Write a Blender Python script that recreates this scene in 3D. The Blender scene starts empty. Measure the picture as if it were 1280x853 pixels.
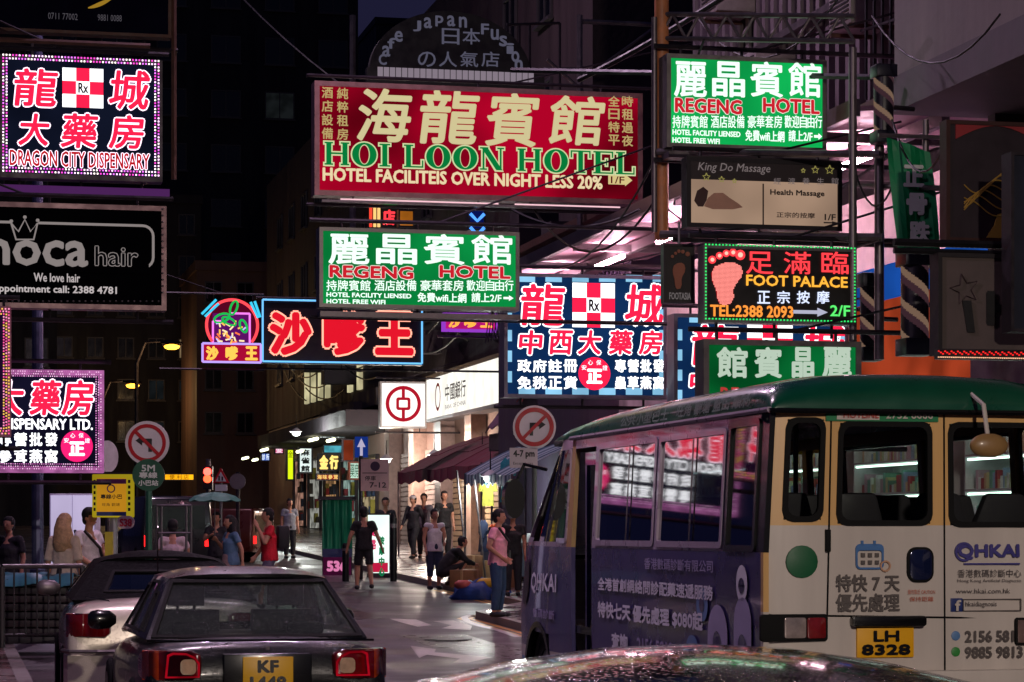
import bpy, bmesh, math, random
from mathutils import Vector, Matrix
R = math.radians
S = bpy.context.scene
COL = S.collection
F, CX, HY, HC = 3100.0, 640.0, 662.0, 1.6          # focal length in photo pixels, centre column, horizon row, eye height
TH = R(12.7); C_, S_ = math.cos(TH), math.sin(TH)   # the street runs 12.7 degrees to the left of the view

# ------------------------------------------------------------------ camera
cd = bpy.data.cameras.new('camera'); cam = bpy.data.objects.new('camera', cd); COL.objects.link(cam)
cam.location = (0, 0, HC); cam.rotation_euler = (R(90), 0, 0)
cd.sensor_width = 36; cd.lens = 36 * F / 1280; cd.shift_y = (HY - 426.5) / 1280
cd.clip_start = 0.1; cd.clip_end = 3000
S.camera = cam
# ------------------------------------------------------------------ night sky
W = bpy.data.worlds.new('World'); S.world = W; W.use_nodes = True
wn = W.node_tree
sky = wn.nodes.new('ShaderNodeTexSky'); sky.sky_type = 'NISHITA'; sky.sun_disc = False
sky.sun_elevation = R(-2.5); sky.sun_rotation = R(200)
glow = wn.nodes.new('ShaderNodeMix'); glow.data_type = 'RGBA'; glow.blend_type = 'ADD'; glow.inputs[0].default_value = 1      # city glow on the night air
glow.inputs[7].default_value = (.0052, .0056, .024, 1); dimsky = wn.nodes.new('ShaderNodeMix'); dimsky.data_type = 'RGBA'; dimsky.blend_type = 'MULTIPLY'; dimsky.inputs[0].default_value = 1; dimsky.inputs[7].default_value = (.05, .06, .12, 1)
wn.links.new(sky.outputs[0], dimsky.inputs[6]); wn.links.new(dimsky.outputs[2], glow.inputs[6])
wn.links.new(glow.outputs[2], wn.nodes['Background'].inputs[0]); wn.nodes['Background'].inputs[1].default_value = 1.0
S.view_settings.view_transform = 'Standard'; S.view_settings.look = 'None'; S.view_settings.gamma = 1
S.view_settings.exposure = 0.0
S.cycles.use_denoising = True
try: S.cycles.denoiser = 'OPENIMAGEDENOISE'
except Exception: pass
S.cycles.max_bounces = 6; S.cycles.diffuse_bounces = 2; S.cycles.glossy_bounces = 3
S.cycles.transparent_max_bounces = 24; S.cycles.transmission_bounces = 4
S.cycles.sample_clamp_indirect = 4; S.cycles.sample_clamp_direct = 0
S.cycles.caustics_reflective = False; S.cycles.caustics_refractive = False

# ------------------------------------------------------------------ places
def W_(a, b, z=0): return Vector((a * C_ - b * S_, a * S_ + b * C_, z))     # street coordinates: a across, b along
def AB(p): return p[0] * C_ + p[1] * S_, -p[0] * S_ + p[1] * C_
def gz(b): return 0.022 * min(max(0, b - 34), 80)
KERB_L, KERB_R = 0.75, 8.4
def kerb_r(b): return 8.4 if b < 40 else (8.4 + (b - 40) * 0.5 if b < 43 else 9.9)
def ground(x, y):
    a, b = AB((x, y))
    z = gz(b)
    if a > kerb_r(b): z += 0.12
    if a < KERB_L and b < 33: z += 0.14
    return z
def P(px, py, d): return Vector(((px - CX) / F * d, d, HC + (HY - py) / F * d))
def foot(px, py):
    d = 40.0
    for _ in range(40):
        X = (px - CX) / F * d
        d = 0.5 * d + 0.5 * (HC - ground(X, d)) * F / (py - HY)
    X = (px - CX) / F * d
    return Vector((X, d, ground(X, d)))

# ------------------------------------------------------------------ materials
def lin(c):
    f = lambda v: v / 12.92 if v <= 0.04045 else ((v + 0.055) / 1.055) ** 2.4
    return tuple(f(v / 255) for v in c[:3]) + (1,)
MATS = {}
def mat(key):
    m = bpy.data.materials.new(key); m.use_nodes = True; m.node_tree.nodes.clear()
    nt = m.node_tree; out = nt.nodes.new('ShaderNodeOutputMaterial')
    return m, nt, out
def EM(c, s=1.0, var=0.0, scale=1.2):
    k = ('em', c, s, var)
    if k in MATS: return MATS[k]
    m, nt, out = mat('light_%d_%d_%d' % c)
    e = nt.nodes.new('ShaderNodeEmission'); e.inputs[0].default_value = lin(c); e.inputs[1].default_value = s
    if var:
        tc = nt.nodes.new('ShaderNodeTexCoord'); n = nt.nodes.new('ShaderNodeTexNoise'); n.inputs['Scale'].default_value = scale; n.inputs['Detail'].default_value = 1.5
        mr = nt.nodes.new('ShaderNodeMapRange'); mr.inputs['From Min'].default_value = .38; mr.inputs['From Max'].default_value = .62
        mr.inputs['To Min'].default_value = s * (1 - var); mr.inputs['To Max'].default_value = s * (1 + var)
        nt.links.new(tc.outputs['Object'], n.inputs['Vector']); nt.links.new(n.outputs[0], mr.inputs[0]); nt.links.new(mr.outputs[0], e.inputs[1])
    nt.links.new(e.outputs[0], out.inputs[0]); MATS[k] = m
    return m
def PB(c, rough=.5, metal=0.0, noise=.25, scale=4, bump=0.0, bscale=40, coat=0.0, spec=.5, drops=0.0, streak=False, lincol=False, dscale=70):
    k = ('pb', c, rough, metal, noise, scale, bump, bscale, coat, spec, drops, streak, dscale)
    if k in MATS: return MATS[k]
    m, nt, out = mat('surface_%d_%d_%d' % tuple(int(v) for v in c[:3]))
    p = nt.nodes.new('ShaderNodeBsdfPrincipled'); L = nt.links.new
    col = lin(c)
    p.inputs['Base Color'].default_value = col; p.inputs['Roughness'].default_value = rough; p.inputs['Metallic'].default_value = metal
    p.inputs['Coat Weight'].default_value = coat; p.inputs['Coat Roughness'].default_value = .04; p.inputs['Specular IOR Level'].default_value = spec
    tc = nt.nodes.new('ShaderNodeTexCoord')
    if noise:
        n = nt.nodes.new('ShaderNodeTexNoise'); n.inputs['Scale'].default_value = scale; n.inputs['Detail'].default_value = 6; n.inputs['Roughness'].default_value = .65
        src = tc.outputs['Object']
        if streak:
            mp = nt.nodes.new('ShaderNodeMapping'); mp.inputs['Scale'].default_value = (1, 1, .12); L(src, mp.inputs[0]); src = mp.outputs[0]
        L(src, n.inputs['Vector'])
        mx = nt.nodes.new('ShaderNodeMix'); mx.data_type = 'RGBA'; mx.blend_type = 'MULTIPLY'; mx.inputs[0].default_value = 1
        mr = nt.nodes.new('ShaderNodeMapRange'); mr.inputs['From Min'].default_value = .3; mr.inputs['From Max'].default_value = .7
        mr.inputs['To Min'].default_value = 1 - noise; mr.inputs['To Max'].default_value = 1 + noise * .6
        L(n.outputs[0], mr.inputs[0]); cb = nt.nodes.new('ShaderNodeCombineColor')
        for i in range(3): L(mr.outputs[0], cb.inputs[i])
        mx.inputs[6].default_value = col; L(cb.outputs[0], mx.inputs[7]); L(mx.outputs[2], p.inputs['Base Color'])
        mr2 = nt.nodes.new('ShaderNodeMapRange'); mr2.inputs['From Min'].default_value = .3; mr2.inputs['From Max'].default_value = .7
        mr2.inputs['To Min'].default_value = rough * .75; mr2.inputs['To Max'].default_value = min(1, rough * 1.3); L(n.outputs[0], mr2.inputs[0]); L(mr2.outputs[0], p.inputs['Roughness'])
    if bump:
        n2 = nt.nodes.new('ShaderNodeTexNoise'); n2.inputs['Scale'].default_value = bscale; n2.inputs['Detail'].default_value = 4
        L(tc.outputs['Object'], n2.inputs['Vector']); b = nt.nodes.new('ShaderNodeBump'); b.inputs['Strength'].default_value = bump; b.inputs['Distance'].default_value = .02
        L(n2.outputs[0], b.inputs['Height']); L(b.outputs[0], p.inputs['Normal'])
    if drops:
        v = nt.nodes.new('ShaderNodeTexVoronoi'); v.inputs['Scale'].default_value = dscale; v.inputs['Randomness'].default_value = 1
        L(tc.outputs['Object'], v.inputs['Vector'])
        mr3 = nt.nodes.new('ShaderNodeMapRange'); mr3.interpolation_type = 'SMOOTHSTEP'
        mr3.inputs['From Min'].default_value = .12; mr3.inputs['From Max'].default_value = .42; mr3.inputs['To Min'].default_value = 1; mr3.inputs['To Max'].default_value = 0
        L(v.outputs['Distance'], mr3.inputs[0])
        b2 = nt.nodes.new('ShaderNodeBump'); b2.inputs['Strength'].default_value = drops; b2.inputs['Distance'].default_value = .004
        L(mr3.outputs[0], b2.inputs['Height']); L(b2.outputs[0], p.inputs['Normal']); L(b2.outputs[0], p.inputs['Coat Normal'])
    L(p.outputs[0], out.inputs[0]); MATS[k] = m
    return m
def GLASS(tint=(200, 205, 205), refl=.12, drops=0.0, key='', film=0.0, wet=.22):
    k = ('gl', tint, refl, drops)
    if k in MATS: return MATS[k]
    m, nt, out = mat('window_glass' + key); L = nt.links.new
    t = nt.nodes.new('ShaderNodeBsdfTransparent'); t.inputs[0].default_value = lin(tint)
    g = nt.nodes.new('ShaderNodeBsdfGlossy'); g.inputs['Roughness'].default_value = .03
    lw0 = nt.nodes.new('ShaderNodeLayerWeight'); lw0.inputs[0].default_value = .5; lw = nt.nodes.new('ShaderNodeMath'); lw.operation = 'POWER'; lw.inputs[1].default_value = 4.5; L(lw0.outputs['Facing'], lw.inputs[0])
    ad = nt.nodes.new('ShaderNodeMath'); ad.operation = 'ADD'; ad.inputs[1].default_value = refl; ad.use_clamp = True
    mx = nt.nodes.new('ShaderNodeMixShader'); L(lw.outputs[0], ad.inputs[0]); L(ad.outputs[0], mx.inputs[0]); L(t.outputs[0], mx.inputs[1]); L(g.outputs[0], mx.inputs[2])
    if drops:
        tc = nt.nodes.new('ShaderNodeTexCoord'); v = nt.nodes.new('ShaderNodeTexVoronoi'); v.inputs['Scale'].default_value = 90
        L(tc.outputs['Object'], v.inputs['Vector'])
        mr = nt.nodes.new('ShaderNodeMapRange'); mr.inputs['From Min'].default_value = .1; mr.inputs['From Max'].default_value = .4; mr.inputs['To Min'].default_value = 1; mr.inputs['To Max'].default_value = 0
        L(v.outputs['Distance'], mr.inputs[0]); b = nt.nodes.new('ShaderNodeBump'); b.inputs['Strength'].default_value = drops; b.inputs['Distance'].default_value = .004
        L(mr.outputs[0], b.inputs['Height']); L(b.outputs[0], g.inputs['Normal'])
        d = nt.nodes.new('ShaderNodeBsdfDiffuse'); d.inputs[0].default_value = (.5, .55, .55, 1)
        m2 = nt.nodes.new('ShaderNodeMixShader'); ml = nt.nodes.new('ShaderNodeMath'); ml.operation = 'MULTIPLY'; ml.inputs[1].default_value = wet
        L(mr.outputs[0], ml.inputs[0]); fa = nt.nodes.new('ShaderNodeMath'); fa.operation = 'ADD'; fa.inputs[1].default_value = film; L(ml.outputs[0], fa.inputs[0]); L(fa.outputs[0], m2.inputs[0]); L(mx.outputs[0], m2.inputs[1]); L(d.outputs[0], m2.inputs[2]); L(m2.outputs[0], out.inputs[0])
    else: L(mx.outputs[0], out.inputs[0])
    MATS[k] = m
    return m
STEEL = PB((120, 112, 115), .4, .7, .35, 6)
DARKSTEEL = PB((58, 52, 58), .45, .6, .35, 6)
RUST = PB((92, 62, 52), .6, .2, .4, 8)
BLACK = PB((16, 15, 18), .5, 0, .2, 6)
RUBBER = PB((12, 12, 13), .8, 0, 0, spec=.25)
WHITEP = PB((205, 203, 205), .4, 0, .12, 5)
CONC = PB((150, 142, 138), .8, 0, .3, 1.6, .3, 8)
GLOWW = EM((255, 250, 240), 2.2)

# ------------------------------------------------------------------ mesh building
class MB:
    def __init__(s): s.v = []; s.f = []; s.m = []; s.mats = []
    def mi(s, m):
        if m not in s.mats: s.mats.append(m)
        return s.mats.index(m)
    def add(s, vs, fs, m, M=None):
        o = len(s.v); i = s.mi(m)
        s.v += [tuple(M @ Vector(v)) if M else tuple(v) for v in vs]
        s.f += [tuple(o + k for k in f) for f in fs]; s.m += [i] * len(fs)
        return s
    def box(s, x0, y0, z0, x1, y1, z1, m, M=None):
        return s.add([(x0,y0,z0),(x1,y0,z0),(x1,y1,z0),(x0,y1,z0),(x0,y0,z1),(x1,y0,z1),(x1,y1,z1),(x0,y1,z1)],
                     [(0,3,2,1),(4,5,6,7),(0,1,5,4),(1,2,6,5),(2,3,7,6),(3,0,4,7)], m, M)
    def tube(s, pts, r, m, n=8, caps=True):
        pts = [Vector(p) for p in pts]; rs = r if isinstance(r, (list, tuple)) else [r] * len(pts)
        vs = []; up = None
        for i, p in enumerate(pts):
            t = (pts[min(i + 1, len(pts) - 1)] - pts[max(i - 1, 0)])
            if t.length < 1e-9: t = Vector((0, 0, 1))
            t.normalize()
            if up is None: up = Vector((0, 0, 1)) if abs(t.z) < .9 else Vector((1, 0, 0))
            a = t.cross(up).normalized(); b = a.cross(t).normalized(); up = b
            for k in range(n):
                w = 2 * math.pi * k / n; vs.append(p + (a * math.cos(w) + b * math.sin(w)) * rs[i])
        fs = []
        for i in range(len(pts) - 1):
            for k in range(n): fs.append((i*n+k, i*n+(k+1)%n, (i+1)*n+(k+1)%n, (i+1)*n+k))
        if caps: fs.append(tuple(range(n))[::-1]); fs.append(tuple((len(pts)-1)*n+k for k in range(n)))
        return s.add(vs, fs, m)
    def bar(s, p, q, r, m, n=6): return s.tube([p, q], r, m, n)
    def prism(s, poly, y0, y1, m, M=None):      # poly in x,z, thickness along y
        n = len(poly)
        vs = [(x, y0, z) for x, z in poly] + [(x, y1, z) for x, z in poly]
        return s.add(vs, [tuple(range(n)), tuple(range(n, 2*n))[::-1]] + [(i, n+i, n+(i+1)%n, (i+1)%n) for i in range(n)], m, M)
    def rings(s, rings, m, close=True, c0=True, c1=True):
        n = len(rings[0]); vs = [p for r in rings for p in r]; fs = []
        for i in range(len(rings) - 1):
            for k in range(n if close else n - 1): fs.append((i*n+k, i*n+(k+1)%n, (i+1)*n+(k+1)%n, (i+1)*n+k))
        if c0: fs.append(tuple(range(n))[::-1])
        if c1: fs.append(tuple((len(rings)-1)*n+k for k in range(n)))
        return s.add(vs, fs, m)
    def ball(s, c, r, m, n=10, k=7):
        r = r if isinstance(r, (tuple, list)) else (r, r, r); rg = []
        for i in range(1, k):
            t = math.pi * i / k
            rg.append([(c[0]+r[0]*math.sin(t)*math.cos(2*math.pi*j/n), c[1]+r[1]*math.sin(t)*math.sin(2*math.pi*j/n), c[2]-r[2]*math.cos(t)) for j in range(n)])
        return s.rings(rg, m)
    def disc(s, cx, cz, r, y0, y1, m, n=28, M=None):
        return s.prism([(cx+r*math.cos(2*math.pi*i/n), cz+r*math.sin(2*math.pi*i/n)) for i in range(n)], y0, y1, m, M)
    def ringdisc(s, cx, cz, r0, r1, y0, y1, m, n=32, a0=0, a1=360):
        full = abs(a1 - a0) >= 360
        k = n if full else n + 1
        vs = []
        for y in (y0, y1):
            for r in (r0, r1):
                vs += [(cx+r*math.cos(R(a0+(a1-a0)*i/n)), y, cz+r*math.sin(R(a0+(a1-a0)*i/n))) for i in range(k)]
        fs = []
        for i in range(n):
            j = (i+1) % k
            fs += [(i, j, k+j, k+i), (2*k+i, 3*k+i, 3*k+j, 2*k+j), (k+i, k+j, 3*k+j, 3*k+i), (i, 2*k+i, 2*k+j, j)]
        return s.add(vs, fs, m)
    def build(s, name, parent=None, smooth=False, bevel=0, seg=2, solid=0, sub=0, merge=False, angle=35):
        me = bpy.data.meshes.new(name); me.from_pydata(s.v, [], s.f); me.update()
        for m in s.mats: me.materials.append(m)
        me.polygons.foreach_set('material_index', s.m)
        bm = bmesh.new(); bm.from_mesh(me)
        if merge: bmesh.ops.remove_doubles(bm, verts=bm.verts, dist=1e-4)
        bmesh.ops.recalc_face_normals(bm, faces=bm.faces); bm.to_mesh(me); bm.free()
        o = bpy.data.objects.new(name, me); COL.objects.link(o)
        if sub:
            d = o.modifiers.new('s', 'SUBSURF'); d.levels = d.render_levels = sub
        if bevel:
            d = o.modifiers.new('b', 'BEVEL'); d.width = bevel; d.segments = seg; d.limit_method = 'ANGLE'; d.angle_limit = R(angle)
        if solid:
            d = o.modifiers.new('t', 'SOLIDIFY'); d.thickness = solid; d.offset = -1
        if sub or bevel or solid: bake(o)
        if smooth or sub or bevel:
            smooth_angle(o.data, 60 if sub or smooth else 40)
        if parent: o.parent = parent
        return o
def bake(o):
    dg = bpy.context.evaluated_depsgraph_get(); dg.update()
    me = bpy.data.meshes.new_from_object(o.evaluated_get(dg)); o.modifiers.clear(); o.data = me
def smooth_angle(me, deg):
    me.polygons.foreach_set('use_smooth', [True] * len(me.polygons))
    try: me.set_sharp_from_angle(angle=R(deg))
    except Exception: pass
def tag(o, label=None, cat=None, group=None, kind=None):
    if label: o['label'] = label
    if cat: o['category'] = cat
    if group: o['group'] = group
    if kind: o['kind'] = kind
    return o
def thing(name, label, cat, loc=(0, 0, 0), rz=0.0, group=None):
    o = bpy.data.objects.new(name, None); COL.objects.link(o); o.location = loc; o.rotation_euler = (0, 0, rz)
    o.empty_display_size = .2
    return tag(o, label, cat, group)
def copy_tree(o, parent=None):
    c = o.copy(); COL.objects.link(c)
    if parent: c.parent = parent
    for ch in list(o.children): copy_tree(ch, c)
    return c
def rrect(x0, z0, x1, z1, r, n=4):
    pts = []
    for cx, cz, a in ((x1-r, z1-r, 0), (x0+r, z1-r, 90), (x0+r, z0+r, 180), (x1-r, z0+r, 270)):
        for i in range(n + 1):
            w = R(a + 90 * i / n); pts.append((cx + r*math.cos(w), cz + r*math.sin(w)))
    return pts
def bands(mb, outer, inner, y0, y1, m):
    n = len(outer)
    vs = [(x, y0, z) for x, z in outer] + [(x, y0, z) for x, z in inner] + [(x, y1, z) for x, z in outer] + [(x, y1, z) for x, z in inner]
    fs = []
    for i in range(n):
        j = (i+1) % n
        fs += [(i, j, n+j, n+i), (2*n+i, 3*n+i, 3*n+j, 2*n+j), (i, 2*n+i, 2*n+j, j), (n+i, n+j, 3*n+j, 3*n+i)]
    mb.add(vs, fs, m)
def holed(mb, us, vs, holes, fn, m):            # a sheet over a u,v grid with rectangular openings; fn(u,v) -> point
    us = sorted(set(us) | {h[0] for h in holes} | {h[2] for h in holes}); vs = sorted(set(vs) | {h[1] for h in holes} | {h[3] for h in holes})
    idx = {}; V = []; Fc = []
    def g(i, j):
        if (i, j) not in idx: idx[(i, j)] = len(V); V.append(fn(us[i], vs[j]))
        return idx[(i, j)]
    ms = []
    for i in range(len(us) - 1):
        for j in range(len(vs) - 1):
            u, v = (us[i]+us[i+1])/2, (vs[j]+vs[j+1])/2
            if any(h[0] < u < h[2] and h[1] < v < h[3] for h in holes): continue
            mm = m(u, v) if callable(m) else m
            mb.add([fn(us[i], vs[j]), fn(us[i+1], vs[j]), fn(us[i+1], vs[j+1]), fn(us[i], vs[j+1])], [(0, 1, 2, 3)], mm)

# ------------------------------------------------------------------ lettering
GLY = {}
def glyphs(t):
    if t in GLY: return GLY[t]
    c = bpy.data.curves.new('lettering', 'FONT'); c.body = t; c.resolution_u = 3 if len(t) < 4 else 2
    o = bpy.data.objects.new('lettering', c); COL.objects.link(o)
    dg = bpy.context.evaluated_depsgraph_get(); dg.update()
    me = bpy.data.meshes.new_from_object(o.evaluated_get(dg))
    vs = [(v.co.x, v.co.y) for v in me.vertices]; fs = [tuple(p.vertices) for p in me.polygons]
    bpy.data.objects.remove(o); bpy.data.curves.remove(c); bpy.data.meshes.remove(me)
    x0 = min(v[0] for v in vs); x1 = max(v[0] for v in vs); y0 = min(v[1] for v in vs); y1 = max(v[1] for v in vs)
    GLY[t] = ([((v[0]-x0)/max(1e-6, x1-x0), (v[1]-y0)/max(1e-6, y1-y0)) for v in vs], fs)
    return GLY[t]
def put_text(mb, t, x0, z0, x1, z1, y, m, bold=0.0, shear=0.0, n=6):
    """letters fitted to a box in a local x,z plane (front towards -y); bold thickens the strokes by that many metres"""
    vs, fs = glyphs(t)
    x0 += bold; x1 -= bold; z0 += bold; z1 -= bold
    w, h = x1 - x0, z1 - z0
    offs = [(0, 0)] + ([(bold*math.cos(2*math.pi*k/n), bold*math.sin(2*math.pi*k/n)) for k in range(n)] if bold else [])
    for i, (ox, oz) in enumerate(offs):
        mb.add([(x0 + u*w + ox + shear*(v-.5)*h, y + i*.0004, z0 + v*h + oz) for u, v in vs], fs, m)
SLAB = {'H': (1.0, [(.0,0,.36,.09),(.0,.91,.36,1),(.64,0,1,.09),(.64,.91,1,1),(.07,.0,.29,1),(.71,0,.93,1),(.2,.46,.8,.56)]),
        'I': (.45, [(0,0,1,.09),(0,.91,1,1),(.25,0,.75,1)]),
        'L': (.8, [(0,0,.5,.09),(0,.91,.5,1),(.1,0,.38,1),(.1,0,1,.09),(.9,.0,1,.34)]),
        'N': (1.0, [(0,.91,.36,1),(0,0,.3,.09),(.7,.91,1,1),(.1,0,.2,1),(.8,0,.9,1),'diag']),
        'T': (.85, [(0,.91,1,1),(0,.66,.1,1),(.9,.66,1,1),(.37,0,.63,1),(.25,0,.75,.09)]),
        'E': (.85, [(0,0,.5,.09),(0,.91,.5,1),(.1,0,.38,1),(.1,0,1,.09),(.1,.91,1,1),(.9,0,1,.3),(.9,.7,1,1),(.1,.46,.7,.55),(.62,.36,.7,.66)]),
        'O': (1.0, ['ring'])}
def put_slab(mb, t, x0, z0, x1, z1, y, m, grow=0.0):
    adv = [SLAB[c][0] if c != ' ' else .35 for c in t]; gap = .09
    tot = sum(adv) + gap * (len(t) - 1); sc = (x1 - x0) / tot; x = x0; H = z1 - z0; k = 0
    for c, a in zip(t, adv):
        w = a * sc
        if c != ' ':
            for q in SLAB[c][1]:
                k += 1; yy = y + .0002 * (k % 7)
                if q == 'ring':
                    n = 28; vs = []
                    for i in range(n):
                        an = 2*math.pi*i/n
                        vs.append((x + w*(.5+.5*math.cos(an)) + grow*math.cos(an), yy, z0 + H*(.5+.52*math.sin(an)) + grow*math.sin(an)))
                    for i in range(n):
                        an = 2*math.pi*i/n
                        vs.append((x + w*(.5+.21*math.cos(an)) - grow*math.cos(an)*.6, yy, z0 + H*(.5+.42*math.sin(an)) - grow*math.sin(an)*.6))
                    mb.add(vs, [(i, (i+1)%n, n+(i+1)%n, n+i) for i in range(n)], m)
                elif q == 'diag':
                    mb.add([(x+w*.04-grow, yy, z0+H+grow), (x+w*.32+grow, yy, z0+H+grow), (x+w*.94+grow, yy, z0-grow), (x+w*.66-grow, yy, z0-grow)], [(0,1,2,3)], m)
                else:
                    mb.add([(x+w*q[0]-grow, yy, z0+H*q[1]-grow), (x+w*q[2]+grow, yy, z0+H*q[1]-grow), (x+w*q[2]+grow, yy, z0+H*q[3]+grow), (x+w*q[0]-grow, yy, z0+H*q[3]+grow)], [(0,1,2,3)], m)
        x += (a + gap) * sc
# ------------------------------------------------------------------ a sign across the street: its own local plane, sized from depth
class Sign:
    def __init__(s, name, label, x0, y0, x1, y1, d, cat='sign', group=None, yaw=TH):
        s.c, s.s = math.cos(yaw), math.sin(yaw); s.d = d; s.X0 = (x0 - CX) / F * d
        s.cy = (y0 + y1) / 2; s.z0 = HC + (HY - s.cy) / F * d
        s.root = thing(name, label, cat, (s.X0, d, s.z0), yaw, group)
        s.x0, s.y0, s.x1, s.y1 = 0.0, s.lz(x0, y0), s.lx(x1), s.lz(x0, y1)     # local extents
        s.w = s.x1; s.px = (x0, y0, x1, y1); s.sc = F / d
    def lx(s, px):
        r = (px - CX) / F; return (r * s.d - s.X0) / (s.c - r * s.s)
    def lz(s, px, py): return HC + (HY - py) / F * (s.d + s.lx(px) * s.s) - s.z0
    def box(s, x0, y0, x1, y1): return s.lx(x0), s.lz((x0+x1)/2, y1), s.lx(x1), s.lz((x0+x1)/2, y0)
    def case(s, face, frame, t=.25, fw=.05, name='panel', proud=.02):
        MB().box(fw*.6, 0, s.y1+fw*.6, s.w-fw*.6, t*.3, s.y0-fw*.6, face).build(name, s.root)
        f = MB()
        for q in ((0, s.y1, s.w, s.y1+fw), (0, s.y0-fw, s.w, s.y0), (0, s.y1+fw, fw, s.y0-fw), (s.w-fw, s.y1+fw, s.w, s.y0-fw)):
            f.box(q[0], -proud, q[1], q[2], t, q[3], frame)
        f.box(fw*.5, t*.31, s.y1+fw*.5, s.w-fw*.5, t*.97, s.y0-fw*.5, DARKSTEEL)
        f.build('frame', s.root)
    def text(s, t, x0, y0, x1, y1, m, bold=0, back=None, bb=0, shear=0, name='lettering', y=-.02, n=6):
        q = s.box(x0, y0, x1, y1); b = bold / s.sc; g = bb / s.sc
        mb = MB()
        if back: put_text(mb, t, q[0]-g, q[1]-g, q[2]+g, q[3]+g, y + .006, back, b + g, shear, max(n, 8))
        put_text(mb, t, *q, y, m, b, shear, n)
        mb.build(name, s.root)
    def row(s, t, x0, y0, x1, y1, m, gap=.15, **k):       # spread characters evenly, each fitted to a cell
        n = len(t); w = (x1 - x0) / (n - gap); mb = MB()
        bold = k.get('bold', 0) / s.sc; back = k.get('back'); g = k.get('bb', 0) / s.sc; y = k.get('y', -.02); sh = k.get('shear', 0)
        for i, ch in enumerate(t):
            if ch == ' ': continue
            q = s.box(x0 + w*i, y0, x0 + w*i + w*(1-gap), y1)
            if back: put_text(mb, ch, q[0]-g, q[1]-g, q[2]+g, q[3]+g, y + .006, back, bold + g, sh, 8)
            put_text(mb, ch, *q, y, m, bold, sh, k.get('n', 6))
        mb.build(k.get('name', 'lettering'), s.root)
    def dots(s, x0, y0, x1, y1, nx, ny, m, r=.6, name='led_border', rows=1, inset=2.6, y=-.02):
        mb = MB(); r /= s.sc
        for k in range(rows):
            q = s.box(x0 + k*inset, y0 + k*inset, x1 - k*inset, y1 - k*inset)
            ps = [(q[0] + (q[2]-q[0])*i/nx, zz) for i in range(nx+1) for zz in (q[1], q[3])] + [(xx, q[1] + (q[3]-q[1])*i/ny) for i in range(1, ny) for xx in (q[0], q[2])]
            for j, (x, z) in enumerate(ps):
                mm = m[random.randrange(len(m))] if isinstance(m, list) else m
                mb.box(x-r, y-.01, z-r, x+r, y, z+r, mm)
        mb.build(name, s.root)
    def rect(s, x0, y0, x1, y1, m, name='panel', y=-.012, t=.01):
        q = s.box(x0, y0, x1, y1); return MB().box(q[0], y, q[1], q[2], y + t, q[3], m).build(name, s.root)
    def arrow(s, x0, y0, x1, y1, m, y=-.02, name='arrow', head=.45, body=.4):
        q = s.box(x0, y0, x1, y1); w, h = q[2]-q[0], q[3]-q[1]; zc = (q[1]+q[3])/2; hx = q[2] - w*head
        MB().prism([(q[0], zc-h*body/2), (hx, zc-h*body/2), (hx, q[1]), (q[2], zc), (hx, q[3]), (hx, zc+h*body/2), (q[0], zc+h*body/2)], y, y+.005, m).build(name, s.root)
def cable(mb, p, q, sag, r, m, n=10):
    p, q = Vector(p), Vector(q)
    mb.tube([p.lerp(q, i/n) - Vector((0, 0, sag*4*(i/n)*(1-i/n))) for i in range(n+1)], r, m, 5)
# ================================================================== SIGNS
RED = EM((238, 28, 66), 1.5); WHT = EM((250, 250, 255), 1.9); PINKW = EM((255, 225, 245), 2.0); CREAM = EM((214, 202, 152), .95)
REDT = EM((190, 20, 30), 1.0); CYANW = EM((185, 225, 245), 1.2)
def support(s, side, length, m=None, rows=('t', 'b'), r=.03, ext=0.0):
    m = m or DARKSTEEL; mb = MB()
    for k in rows:
        z = s.y0 + .12 if k == 't' else s.y1 - .12
        if side == 'r': mb.bar((-.1, .2, z), (s.w + length, .2, z), r, m)
        else: mb.bar((-length, .2, z), (s.w + .1, .2, z), r, m)
    if side == 'r':
        mb.bar((s.w*.6, .2, s.y0 + .12), (s.w + length, .2, s.y0 + .12 + length*.5), r*.5, m)
    else:
        mb.bar((s.w*.4, .2, s.y0 + .12), (-length, .2, s.y0 + .12 + length*.5), r*.5, m)
    for q in (.12, .5, .88): mb.bar((s.w*q, .2, s.y0), (s.w*q, .2, s.y0 + .14), r*.6, m); mb.bar((s.w*q, .2, s.y1 - .14), (s.w*q, .2, s.y1), r*.6, m)
    mb.build('bracket', s.root)
def cross(s, x0, y0, x1, y1):
    q = s.box(x0, y0, x1, y1); mb = MB(); w = (q[2]-q[0])/3; h = (q[3]-q[1])/3
    for i in range(3):
        for j in range(3):
            m = WHT if (i + j) % 2 == 0 else RED
            mb.box(q[0]+w*i, -.02, q[1]+h*j, q[0]+w*(i+1), -.014, q[1]+h*(j+1), m)
    mb.box(q[0]+w, -.024, q[1]+h, q[0]+2*w, -.0205, q[1]+2*h, WHT)
    put_text(mb, 'Rx', q[0]+w*1.15, q[1]+h*1.1, q[0]+w*1.9, q[1]+h*1.9, -.028, BLACK, w*.03)
    mb.build('emblem', s.root)
def seal(s, cx, cy, r, m=None):
    m = m or RED; q = s.box(cx-r, cy-r, cx+r, cy+r); X, Z, rr = (q[0]+q[2])/2, (q[1]+q[3])/2, (q[2]-q[0])/2
    mb = MB(); mb.disc(X, Z, rr, -.018, -.012, m)
    put_text(mb, '正', X-rr*.5, Z-rr*.62, X+rr*.5, Z+rr*.3, -.022, WHT, rr*.06)
    for k, ch in enumerate('安心保證'):
        an = R(150 - 40*k); x, z = X + rr*.76*math.cos(an), Z + rr*.72*math.sin(an); u = rr*.15
        put_text(mb, ch, x-u, z-u, x+u, z+u, -.022, WHT, 0)
    mb.build('seal', s.root)

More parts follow.
